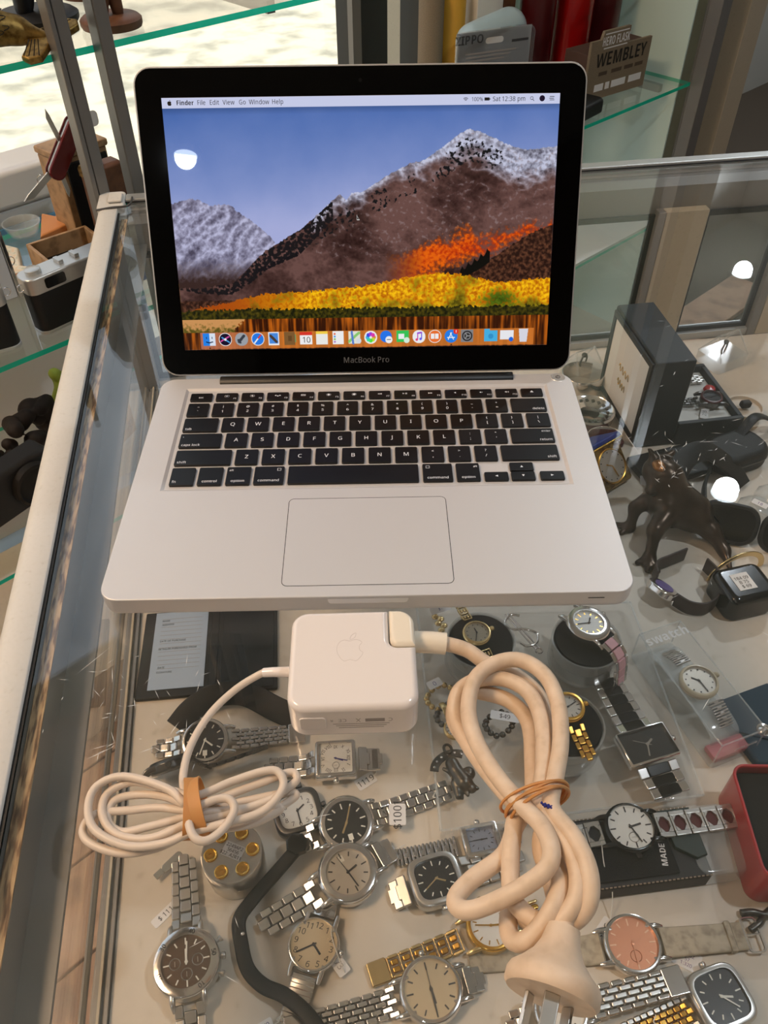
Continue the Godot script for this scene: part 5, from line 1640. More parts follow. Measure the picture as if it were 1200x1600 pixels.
	watch("small rectangular steel watch with grey dial beside the thick cable", G, at(0.074, 0.060), 92, {"case": "rect", "hx": 0.0125, "hz": 0.0145, "cr": 0.0015, "thick": 0.008, "dial": mat(Color(0.55, 0.58, 0.64), 0.3, 0.3), "dial_r": 0.72, "time": [180.0, 0.0], "up": {"kind": "bars", "len": 0.048, "w": 0.016, "pitch": 0.006, "low": 0.003}, "dn": {"kind": "bars", "len": 0.016, "w": 0.016, "pitch": 0.006}})
	watch("steel barrel-shaped watch with navy dial under the thick cable", G, at(0.034, 0.085, 0.002), -82, {"case": "tonneau", "hx": 0.0185, "hz": 0.0195, "thick": 0.011, "dial": M.dial_navy, "dial_r": 0.76, "mark": M.lume, "hand": M.gold_pale, "time": [30.0, 150.0], "metal": M.steel_satin, "up": {"kind": "three", "len": 0.052, "w": 0.024, "low": 0.003, "pitch": 0.009}, "dn": {"kind": "block", "len": 0.020, "w": 0.022, "style": "curl", "rc": 0.011}})
	watch("two-tone watch with gold bezel, white dial and gold-centred links", G, at(0.066, 0.121), 101, {"r": 0.0175, "metal": M.gold_pale, "bezel": M.gold, "dial": M.dial_white, "mark": M.gold, "hand": M.gold, "time": [195.0, 20.0], "up": {"kind": "hlink", "len": 0.062, "w": 0.017, "center": M.gold, "pitch": 0.0088, "low": 0.003, "clasp": true}, "dn": {"kind": "hlink", "len": 0.024, "w": 0.016, "center": M.gold, "pitch": 0.0088}})
	watch("thin vintage watch with cream numbered dial on a steel mesh band", G, at(-0.058, 0.114), -24, {"r": 0.0182, "thick": 0.0075, "dial": M.dial_gold, "dial_r": 0.90, "bezel_in": 0.95, "marks": "nums", "time": [128.0, 232.0], "up": {"kind": "strap", "len": 0.010, "w": 0.017, "mat": M.steel, "blunt": true}, "dn": {"kind": "mesh", "len": 0.070, "w": 0.017, "w1": 0.0155, "mat": M.steel_satin, "low": 0.0025, "blunt": true}})
	watch("steel watch with champagne dial on a five-row link bracelet", G, at(0.017, 0.154), 95, {"r": 0.0215, "dial": M.dial_gold, "dial_r": 0.84, "time": [265.0, 270.0], "seconds": 90.0, "mark": M.steel_dark, "hand": M.steel_dark, "up": {"kind": "five", "len": 0.066, "w": 0.019, "pitch": 0.0080, "low": 0.003, "clasp": true}, "dn": {"kind": "block", "len": 0.014, "w": 0.018, "style": "curl", "rc": 0.012}})
	watch("large steel chronograph with engraved bezel and a warm reflection painted into its brown dial", G, at(-0.144, 0.114, 0.002), 4, {"r": 0.0225, "thick": 0.012, "dial": M.dial_brown_reflection, "dial_r": 0.74, "bezel_in": 0.96, "marks": "chrono", "subs": 3, "mark": M.lume, "hand": M.lume, "time": [0.0, 4.0], "pushers": true, "metal": M.steel_satin, "bezel": M.steel, "up": {"kind": "three", "len": 0.052, "w": 0.021, "low": 0.003, "pitch": 0.0085}, "dn": {"kind": "three", "len": 0.050, "w": 0.021, "low": 0.003, "pitch": 0.0085}})
	# herb grinder shaped like a revolver cylinder
	t = thing("round_grinder", "round silver metal grinder with brass cartridge ends and a handwritten sticker", "grinder", at(-0.110, 0.052), 0)
	b = mb(M.steel_satin)
	b.lathe([Vector2(0, 0), Vector2(0.0205, 0), Vector2(0.0215, 0.001), Vector2(0.0215, 0.014), Vector2(0.0208, 0.0145), Vector2(0.0208, 0.0155), Vector2(0.0222, 0.016), Vector2(0.0222, 0.031), Vector2(0.0214, 0.032), Vector2(0, 0.032)], 40)
	obj("body", b, t)
	for k in 6:
		b = mb(M.gold)
		b.xf = Transform3D(Basis(), Vector3(sin(TAU * (k + 0.5) / 6) * 0.0150, 0.032, cos(TAU * (k + 0.5) / 6) * 0.0150))
		b.lathe([Vector2(0.0050, 0.0), Vector2(0.0050, 0.0008), Vector2(0.0044, 0.0011), Vector2(0.0038, 0.0007), Vector2(0.0024, 0.0007), Vector2(0.0022, 0.0010), Vector2(0.0012, 0.0010), Vector2(0.0010, 0.0006), Vector2(0, 0.0006)], 20)
		obj("cartridge_end", b, t)
	b = mb(M.paper)
	b.xf = Transform3D(Basis(Vector3.UP, deg_to_rad(-30)), Vector3(0.001, 0.032, -0.001))
	b.slab(rrect(0.0155, 0.0105, 0.0005, 1), 0, 0.0004)
	obj("sticker", b, t)
	for q in [["2249AP2", -0.0030], ["56456", 0.0002], ["$22  A2R11", 0.0034]]:
		text(q[0], 0.0034, M.ink_dark, flat_at(Vector3(0.001, 0.0325, -0.001), -30) * Transform3D(Basis(), Vector3(0, -q[1], 0)), t, "handwriting")
	# black band with a pin clasp, snaking between the watches
	b = mb(M.black_leather)
	b.sweep(rrect(0.010, 0.004, 0.0016, 2), spline([Vector3(-0.066, SHELF + 0.014, 0.050), Vector3(-0.082, SHELF + 0.012, 0.064), Vector3(-0.101, SHELF + 0.008, 0.080), Vector3(-0.109, SHELF + 0.006, 0.090), Vector3(-0.108, SHELF + 0.006, 0.105), Vector3(-0.104, SHELF + 0.006, 0.122), Vector3(-0.094, SHELF + 0.006, 0.134), Vector3(-0.080, SHELF + 0.010, 0.143), Vector3(-0.066, SHELF + 0.014, 0.157), Vector3(-0.056, SHELF + 0.016, 0.174), Vector3(-0.050, SHELF + 0.014, 0.195)], 6), false, Vector3.UP)
	t = thing("leather_bracelet", "black leather bracelet with square end between the grinder and the watches", "bracelet")
	obj("band", b, t)
	b = mb(M.black_gloss)
	b.slab(poly([-0.008, -0.004, -0.003, -0.008, 0.005, -0.007, 0.009, -0.001, 0.006, 0.006, -0.002, 0.008, -0.008, 0.004]), 0, 0.008, 0.002, 0.001, 2)
	var en := obj("end_block", b, t)
	en.position = Vector3(-0.064, SHELF + 0.011, 0.046)
	b = mb(M.steel)
	b.ball(Vector3(-0.1065, SHELF + 0.0085, 0.1), Vector3(0.0016, 0.001, 0.0016), 8)
	obj("stud", b, t)
	b = mb(M.steel)
	b.xf = Transform3D(Basis(Vector3.UP, deg_to_rad(40)) * Basis(Vector3.RIGHT, 0.2), at(-0.158, 0.040, 0.004))
	b.slab(rrect(0.018, 0.006, 0.0028, 4), 0, 0.0012, 0.0004)
	b.box(Vector3(-0.012, 0.0006, 0), Vector3(0.007, 0.0015, 0.005), 0.0004)
	solo("folding_clasp", b, "loose silver folding clasp beside the grinder", "clasp")
	# acrylic tray and what stands on it
	t = thing("acrylic_tray", "clear acrylic platform carrying round black watch stands", "stand")
	var tp := poly([0.064, -0.163, 0.264, -0.137, 0.251, 0.055, 0.044, 0.052])
	b = mb(M.acrylic)
	b.slab(tp, SHELF + 0.0005, SHELF + 0.016, 0.0012, 0.0, 1)
	obj("block", b, t)
	var rimm := mb(M.acrylic_edge)
	var loop := []
	for q in tp: loop.append(Vector3(q.x, SHELF + 0.0155, q.y))
	for k in 4: rimm.tube(PackedVector3Array([loop[k], loop[(k + 1) % 4]]), 0.0011, 6)
	obj("polished_edge", rimm, t)
	var top := 0.0165
	for q in [[0.107, -0.094, "clear round stand with black pad holding a small gold bracelet watch"], [0.197, -0.080, "clear round stand with black pad holding a pink and silver watch"], [0.155, -0.004, "clear round stand with black pad holding a gold watch inside the cable loop"]]:
		t = thing("watch_stand", q[2], "stand", at(q[0], q[1], top), 0, "round watch stands")
		b = mb(M.acrylic_edge)
		b.lathe([Vector2(0, 0), Vector2(0.0295, 0), Vector2(0.0300, 0.0008), Vector2(0.0300, 0.030), Vector2(0.0292, 0.0305), Vector2(0.0286, 0.030), Vector2(0.0286, 0.002), Vector2(0, 0.002)], 36)
		obj("clear_cup", b, t)
		b = mb(M.black_foam)
		b.lathe([Vector2(0, 0.0022), Vector2(0.0278, 0.0022), Vector2(0.0278, 0.014), Vector2(0.0270, 0.0145), Vector2(0.0270, 0.0165), Vector2(0.0278, 0.017), Vector2(0.0278, 0.0285), Vector2(0.0268, 0.0300), Vector2(0, 0.0300)], 36)
		obj("black_pad", b, t)
	var dt := top + 0.0302
	watch("small gold bracelet watch with ring links on the round black stand", "watches on the round stands", at(0.104, -0.098, dt), 12, {"r": 0.0125, "thick": 0.006, "lift": 0.001, "metal": M.gold_pale, "dial": mat(Color(0.62, 0.58, 0.50), 0.35, 0.3), "dial_r": 0.84, "lugs": false, "time": [0.0, 210.0], "marks": "dots", "up": {"kind": "hlink", "len": 0.034, "w": 0.009, "center": M.gold_pale, "low": 0.001, "pitch": 0.0075}, "dn": {"kind": "hlink", "len": 0.016, "w": 0.009, "center": M.gold_pale, "low": 0.001}})
	watch("silver watch with coin-edge bezel and pink link centres on the round stand", "watches on the round stands", at(0.200, -0.090, dt), 32, {"r": 0.0190, "thick": 0.010, "lift": 0.001, "dial": M.dial_white, "dial_r": 0.70, "bezel_in": 0.95, "time": [60.0, 300.0], "mark": M.gold, "roll": -5.0, "dn": {"kind": "tile", "len": 0.055, "w": 0.019, "center": M.pink, "style": "curl", "rc": 0.020, "most": 1.35, "low": -0.04, "pitch": 0.0095}})
	watch("gold watch with pale dial and gold link bracelet on the round stand", "watches on the round stands", at(0.158, -0.014, dt), 6, {"r": 0.0135, "thick": 0.008, "lift": 0.002, "metal": M.gold, "dial": M.dial_silver, "dial_r": 0.78, "lugs": false, "time": [280.0, 70.0], "dn": {"kind": "three", "len": 0.030, "w": 0.014, "center": M.gold, "low": 0.002, "pitch": 0.0068}})
	# pendants
	b = mb(M.steel)
	var S := []
	for k in 13:
		var a := -0.4 + k * 0.36
		S.append(Vector3(cos(a) * 0.010 if k < 7 else -cos(a - PI) * -0.010, 0.003, -0.018 + k * 0.003))
	b.tube(spline([Vector3(0.009, 0.003, -0.016), Vector3(0.002, 0.003, -0.021), Vector3(-0.008, 0.003, -0.016), Vector3(-0.006, 0.003, -0.007), Vector3(0.004, 0.003, -0.001), Vector3(0.010, 0.003, 0.008), Vector3(0.004, 0.003, 0.016), Vector3(-0.006, 0.003, 0.015), Vector3(-0.009, 0.003, 0.009)], 6), 0.0013, 8)
	for x in [-0.0016, 0.0016]: b.tube(PackedVector3Array([Vector3(x, 0.003, -0.024), Vector3(x, 0.003, 0.022)]), 0.0009, 8)
	var lp := []
	for k in 12: lp.append(Vector3(cos(TAU * k / 12) * 0.003, 0.003, 0.024 + sin(TAU * k / 12) * 0.003))
	b.tube(PackedVector3Array(lp), 0.0009, 6, true)
	solo("pendant", b, "shiny silver dollar-sign pendant lying between the round stands", "pendant", at(0.153, -0.116, top), 22)
	t = thing("pendant", "oxidised silver ornate pendant with an arched scroll below the cable loop", "pendant", at(0.064, 0.008, top), 12)
	var bones := []
	for q in [[0.0, 0.004, -0.006, 0.0, 0.004, -0.001, 0.0055, 0.006], [0.0, 0.004, 0.002, 0.002, 0.004, 0.012, 0.006, 0.007], [-0.004, 0.003, 0.010, -0.006, 0.003, 0.020, 0.004, 0.003], [0.004, 0.003, 0.010, 0.006, 0.003, 0.018, 0.005, 0.004], [0.009, 0.004, 0.006, 0.009, 0.004, 0.0065, 0.005, 0.005], [-0.008, 0.004, -0.004, 0.010, 0.004, 0.020, 0.0015, 0.0015], [-0.003, 0.003, 0.018, -0.004, 0.003, 0.023, 0.002, 0.0012], [0.001, 0.003, 0.016, 0.001, 0.003, 0.022, 0.003, 0.0015]]:
		bones.append([Vector3(q[0], q[1], q[2]), Vector3(q[3], q[4], q[5]), q[6], q[7]])
	b = mb(M.oxide)
	blob(b, bones, 0.0009, 0.0012)
	obj("figure", b, t)
	b = mb(M.oxide)
	var arc := []
	for k in 9: arc.append(Vector3(-cos(0.3 + k * 0.26) * 0.016, 0.0025, -0.002 - sin(0.3 + k * 0.26) * 0.013))
	b.sweep(rrect(0.007, 0.002, 0.0006, 2), spline(arc, 3), false, Vector3.UP)
	obj("scroll", b, t)
	b = mb(M.steel)
	for k in 6:
		var a := 0.5 + k * 0.36
		b.ball(Vector3(-cos(a) * 0.016, 0.0036, -0.002 - sin(a) * 0.013), Vector3(0.0012, 0.0005, 0.0012), 6)
	obj("scroll_studs", b, t)
	b = mb(M.oxide)
	lp = []
	for k in 12: lp.append(Vector3(0.002 + cos(TAU * k / 12) * 0.003, 0.004, -0.019 + sin(TAU * k / 12) * 0.004))
	b.tube(PackedVector3Array(lp), 0.0012, 6, true)
	obj("bail", b, t)
	# cluster of small bracelets left of the cable
	for q in [[0.066, -0.058, 0.013, M.gold_pale, "small gold and brown chain bracelet heaped beside the power adapter"], [0.070, -0.040, 0.012, M.steel_dark, "dark metal chain bracelet under a small round watch"], [0.108, -0.026, 0.012, M.oxide, "oxidised bead bracelet lying inside the cable loop"]]:
		b = mb(q[3])
		for k in 14:
			var a := TAU * k / 14
			b.ball(Vector3(cos(a) * q[2], 0.003 + 0.004 * absf(sin(a * 1.5)), sin(a) * q[2] * 0.8), Vector3(0.0028, 0.0026, 0.0028), 8)
		solo("chain_bracelet", b, q[4], "bracelet", at(q[0], q[1], top), 20.0, "small bracelets on the acrylic platform")
	watch("tiny round ladies watch with gold rim among the chain bracelets", G, at(0.071, -0.026, top + 0.002), 15, {"r": 0.0095, "thick": 0.006, "metal": M.gold_pale, "dial": M.dial_white, "dial_r": 0.84, "lugs": false, "time": [20.0, 150.0], "up": {"kind": "strap", "len": 0.018, "w": 0.006, "mat": M.gold_pale, "style": "arch", "low": 0.001}})
	b = mb(M.gold_pale)
	for k in 5: b.ball(Vector3((k % 2) * 0.004, 0.003, k * 0.004), Vector3(0.0035, 0.002, 0.0035), 8)
	solo("gold_brooch", b, "small pale gold brooch beside the power adapter under a label", "brooch", at(0.078, -0.145, top), 10)
	price_tag("white handwritten label standing above the pale gold brooch", at(0.083, -0.152, top + 0.010), 12, Vector2(0.020, 0.013), ["184606", "13752", "$ -"], M.ink_blue, Vector3.ZERO, 35.0)
	price_tag("white round-ended tag beside the chain bracelets", at(0.062, -0.068, top + 0.012), 20, Vector2(0.013, 0.008), ["0"], M.ink_blue)
	price_tag("grey-white tag lying on the bead bracelet", at(0.113, -0.028, top + 0.012), -20, Vector2(0.024, 0.008), ["$49"], M.ink_dark)
	# ceramic square watch
	watch("square watch with black dial and black tile links on the acrylic platform", G, at(0.220, 0.012, top), 8, {"case": "rect", "hx": 0.0220, "hz": 0.0145, "cr": 0.0012, "thick": 0.009, "dial": M.dial_black, "dial_r": 0.93, "bezel_in": 0.97, "marks": "bars", "mark": M.dial_black, "hand": M.steel, "time": [60.0, 200.0], "seconds": 300.0, "up": {"kind": "tile", "len": 0.058, "w": 0.030, "w1": 0.025, "center": M.black_gloss, "pitch": 0.0088, "low": 0.003}, "dn": {"kind": "tile", "len": 0.030, "w": 0.036, "w1": 0.030, "center": M.black_gloss, "pitch": 0.0088, "low": 0.002}})
	# clear box with a watch
	t = thing("clear_watch_box", "tall clear plastic box holding a pale watch with an expanding band", "box", at(0.282, -0.034), 12)
	b = mb(M.acrylic_edge)
	b.slab(rrect(0.044, 0.118, 0.003, 2), 0.0003, 0.003, 0.0005)
	obj("base", b, t)
	b = mb(M.acrylic)
	b.slab(rrect(0.044, 0.118, 0.003, 3), 0.003, 0.036, 0.003, 0.0, 2, true, false)
	obj("cover", b, t)
	b = mb(M.acrylic_edge)
	for q in [[-1, -1], [1, -1], [1, 1], [-1, 1]]:
		b.tube(PackedVector3Array([Vector3(q[0] * 0.0215, 0.0035, q[1] * 0.0582), Vector3(q[0] * 0.0212, 0.0345, q[1] * 0.0580)]), 0.0007, 5)
	for k in [-1, 1]:
		b.tube(PackedVector3Array([Vector3(k * 0.0212, 0.0350, -0.0580), Vector3(k * 0.0212, 0.0350, 0.0580)]), 0.0007, 5)
		b.tube(PackedVector3Array([Vector3(-0.0212, 0.0350, k * 0.0580), Vector3(0.0212, 0.0350, k * 0.0580)]), 0.0007, 5)
	obj("cover_edges", b, t)
	b = mb(M.acrylic_edge)
	b.sweep(rrect(0.028, 0.0015, 0.0006, 2), spline([Vector3(0, 0.005, -0.050), Vector3(0, 0.018, -0.042), Vector3(0, 0.021, 0.0), Vector3(0, 0.018, 0.038), Vector3(0, 0.005, 0.046)], 6), false, Vector3.UP)
	obj("inner_saddle", b, t)
	b = mb(mat(Color(0.72, 0.42, 0.45), 0.6))
	b.box(Vector3(0, 0.006, 0.050), Vector3(0.036, 0.006, 0.014), 0.001)
	obj("paper_insert", b, t)
	text("swatch", 0.0125, M.paper, flat_at(Vector3(0, 0.0362, -0.048)), t, "lettering", true)
	text("SWISS MADE", 0.0036, M.paper, Transform3D(Basis(), Vector3(0.006, 0.020, 0.0593)), t, "lettering", true)
	watch("pale transparent watch on a steel expanding band inside the clear box", G, at(0.284, -0.036, 0.0225), 14, {"r": 0.0165, "thick": 0.007, "metal": mat(Color(0.80, 0.74, 0.62), 0.25), "dial": M.dial_silver, "dial_r": 0.84, "lugs": false, "marks": "dots", "time": [320.0, 180.0], "up": {"kind": "bars", "metal": M.steel, "len": 0.026, "w": 0.016, "pitch": 0.0045, "low": -0.01, "style": "curl", "rc": 0.03}, "dn": {"kind": "bars", "metal": M.steel, "len": 0.026, "w": 0.016, "pitch": 0.0045, "low": -0.01, "style": "curl", "rc": 0.03}})
	# teal pouch
	t = thing("snap_pouch", "dark teal fabric pouch with a silver snap stud", "pouch", at(0.331, 0.000), 12)
	bones = []
	b = mb(M.teal)
	b.slab(rrect(0.058, 0.064, 0.007, 4), 0, 0.009, 0.004, 0.003, 3)
	obj("body", b, t)
	b = mb(M.teal)
	b.slab(poly([-0.028, -0.031, 0.028, -0.031, 0.028, -0.006, 0.0, 0.020, -0.028, -0.002]), 0.009, 0.011, 0.0008)
	obj("flap", b, t)
	b = mb(M.steel)
	b.xf = Transform3D(Basis(), Vector3(-0.006, 0.011, 0.006))
	b.lathe([Vector2(0.0065, 0), Vector2(0.0060, 0.0012), Vector2(0.0045, 0.0008), Vector2(0.003, 0.0022), Vector2(0, 0.0030)], 20)
	obj("snap", b, t)
	# red tin
	t = thing("red_tin", "open glossy red metal tin lined in black", "tin", at(0.300, 0.096), -10)
	b = mb(M.red_tin)
	b.slab(rrect(0.080, 0.085, 0.010, 6), 0, 0.044, 0.0, 0.003, 3, false, true)
	b.slab(rrect(0.0775, 0.0825, 0.009, 6), 0.003, 0.044, 0.0, 0.0, 1, false, true)
	obj("shell", b, t)
	var ring := []
	for q in rrect(0.0788, 0.0838, 0.0095, 6): ring.append(Vector3(q.x, 0.044, q.y))
	b = mb(M.red_tin)
	b.tube(PackedVector3Array(ring), 0.0013, 6, true)
	obj("rolled_rim", b, t)
	b = mb(M.black_foam)
	b.slab(rrect(0.0770, 0.0820, 0.0088, 5), 0.0032, 0.036, 0.002)
	obj("lining", b, t)
	# dark box with leather edge, the perforated watch lies on it
	t = thing("watch_case", "flat dark brown leatherette watch case with stitched edges and a clear lid end", "case", at(0.190, 0.088), -1.5)
	obj("body", slab_box(Vector3(-0.052, 0, -0.026), Vector3(0.042, 0.019, 0.026), M.dark_brown, 0.002), t)
	obj("inner_pad", slab_box(Vector3(-0.050, 0.019, -0.022), Vector3(0.018, 0.021, 0.022), M.black_foam, 0.001), t)
	b = mb(mat(Color(0.10, 0.16, 0.13), 0.5))
	b.slab(poly([0.018, -0.024, 0.042, -0.024, 0.042, 0.012, 0.034, 0.014, 0.020, 0.004]), 0.019, 0.0225, 0.001)
	obj("green_corner", b, t)
	for z in [-0.0255, 0.0255]:
		b = mb(M.tan)
		for k in 30: b.box(Vector3(-0.050 + k * 0.0031, 0.0192, z), Vector3(0.0018, 0.0008, 0.0009))
		obj("stitching", b, t)
	text("MADE", 0.006, M.paper, flat_at(Vector3(0.010, 0.0213, 0.008), 80), t, "lettering", true)
	b = mb(M.acrylic_edge)
	b.slab(rrect(0.040, 0.052, 0.008, 4, Vector2(0.052, 0)), 0.001, 0.020, 0.003, 0.001, 2)
	obj("clear_end", b, t)
	watch("watch with cream dial on a steel bracelet of round holes lying on the dark case", G, at(0.181, 0.076, 0.0215), -91, {"r": 0.0190, "thick": 0.0095, "lift": 0.0, "metal": M.black_gloss, "dial": M.dial_white, "dial_r": 0.88, "time": [350.0, 70.0], "date": false, "subs": 1, "up": {"kind": "holes", "metal": M.steel_satin, "len": 0.070, "w": 0.019, "w1": 0.018, "pitch": 0.0125, "low": 0.002, "center": M.maroon}, "dn": {"kind": "holes", "metal": M.steel_satin, "len": 0.034, "w": 0.019, "pitch": 0.0125, "low": 0.002, "center": M.black}})
	price_tag("white tag on a twisted string below the dark watch case", at(0.146, 0.134), 40, Vector2(0.019, 0.011), ["SL6"], M.ink_dark, at(0.157, 0.082, 0.026))
	watch("rose-gold dial watch on a worn beige leather strap", G, at(0.160, 0.147), -94, {"r": 0.0200, "thick": 0.009, "dial": M.rose, "dial_r": 0.86, "bezel_in": 0.95, "mark": mat(Color(0.9, 0.74, 0.62), 0.4), "hand": M.rose, "time": [330.0, 90.0], "metal": M.steel, "subs": 1, "sub": M.rose, "up": {"kind": "strap", "len": 0.062, "w": 0.020, "w1": 0.018, "mat": M.beige_strap, "th": 0.003, "low": 0.004, "buckle": true, "blunt": true}, "dn": {"kind": "strap", "len": 0.094, "w": 0.020, "w1": 0.016, "mat": M.beige_strap, "th": 0.003, "low": 0.002}})
	price_tag("small tag with purple handwriting below the beige strap watch", at(0.196, 0.160), -35, Vector2(0.019, 0.013), ["18482", "57", "1:320"], M.ink_purple)
	watch("steel watch bracelet folded over behind the plug with its dial facing down", G, at(0.098, 0.180, 0.006), -86, {"r": 0.018, "dial": M.dial_white, "time": [30.0, 100.0], "up": {"kind": "five", "len": 0.058, "w": 0.020, "low": 0.006, "pitch": 0.009, "th": 0.0035, "center": M.steel_satin, "clasp": true}, "dn": {"kind": "three", "len": 0.02, "w": 0.018}})
	watch("steel hexagonal-cased watch with black dial on a gold and steel bracelet", G, at(0.206, 0.187), 100, {"case": "tonneau", "hx": 0.0190, "hz": 0.0195, "dial": M.dial_black, "dial_r": 0.80, "mark": M.lume, "hand": M.lume, "time": [200.0, 230.0], "metal": M.steel_satin, "up": {"kind": "five", "len": 0.060, "w": 0.020, "center": M.gold, "pitch": 0.0050, "low": 0.003}})
	b = mb(M.oxide)
	for k in [-1, 1]: b.tube(spline([Vector3(-0.012, 0.003, k * 0.006), Vector3(-0.004, 0.004, k * 0.004), Vector3(0.004, 0.003, 0), Vector3(0.018, 0.003, -k * 0.004)], 5), 0.0026, 8)
	solo("metal_hook", b, "small forked dark metal hook below the red tin", "hook", at(0.258, 0.142), 8)
	# more tags
	price_tag("pale tag leaning on the black-dialled steel watch", at(0.014, 0.032, 0.010), 82, Vector2(0.017, 0.013), ["$1001"], M.ink_dark, Vector3.ZERO, 0.0)
	price_tag("folded white tag with a ring above the steel bracelet end", at(0.036, 0.018), 35, Vector2(0.020, 0.008), ["17012"], M.ink_dark, at(0.046, 0.022, 0.008))
	price_tag("tag reading along the small rectangular watch bracelet", at(0.002, 0.058), 30, Vector2(0.016, 0.009), ["$844"], M.ink_dark, at(0.016, 0.054, 0.005))
	price_tag("narrow white tag left of the chronograph bracelet", at(-0.162, 0.075), 40, Vector2(0.022, 0.007), ["$ 111"], M.ink_dark, at(-0.147, 0.066, 0.004))
	price_tag("white tag under the bracelet of the rectangular roman watch", at(-0.006, -0.004), 25, Vector2(0.017, 0.010), ["1119"], M.ink_dark, at(0.001, -0.012, 0.006))
	price_tag("white tag with handwriting below the mesh band watch", at(-0.098, 0.160), 20, Vector2(0.020, 0.011), ["AP05040", "71$"], M.ink_blue, at(-0.082, 0.152, 0.004))
	price_tag("white tag hanging by a loop from the vintage mesh watch", at(-0.042, 0.128, 0.003), -60, Vector2(0.015, 0.009), ["73"], M.ink_grey, at(-0.045, 0.105, 0.008))
	price_tag("tag on a loop under the gold and steel bracelet", at(0.148, 0.200), 20, Vector2(0.016, 0.009), ["1111"], M.ink_dark, at(0.160, 0.190, 0.006))
	right_stock(G)

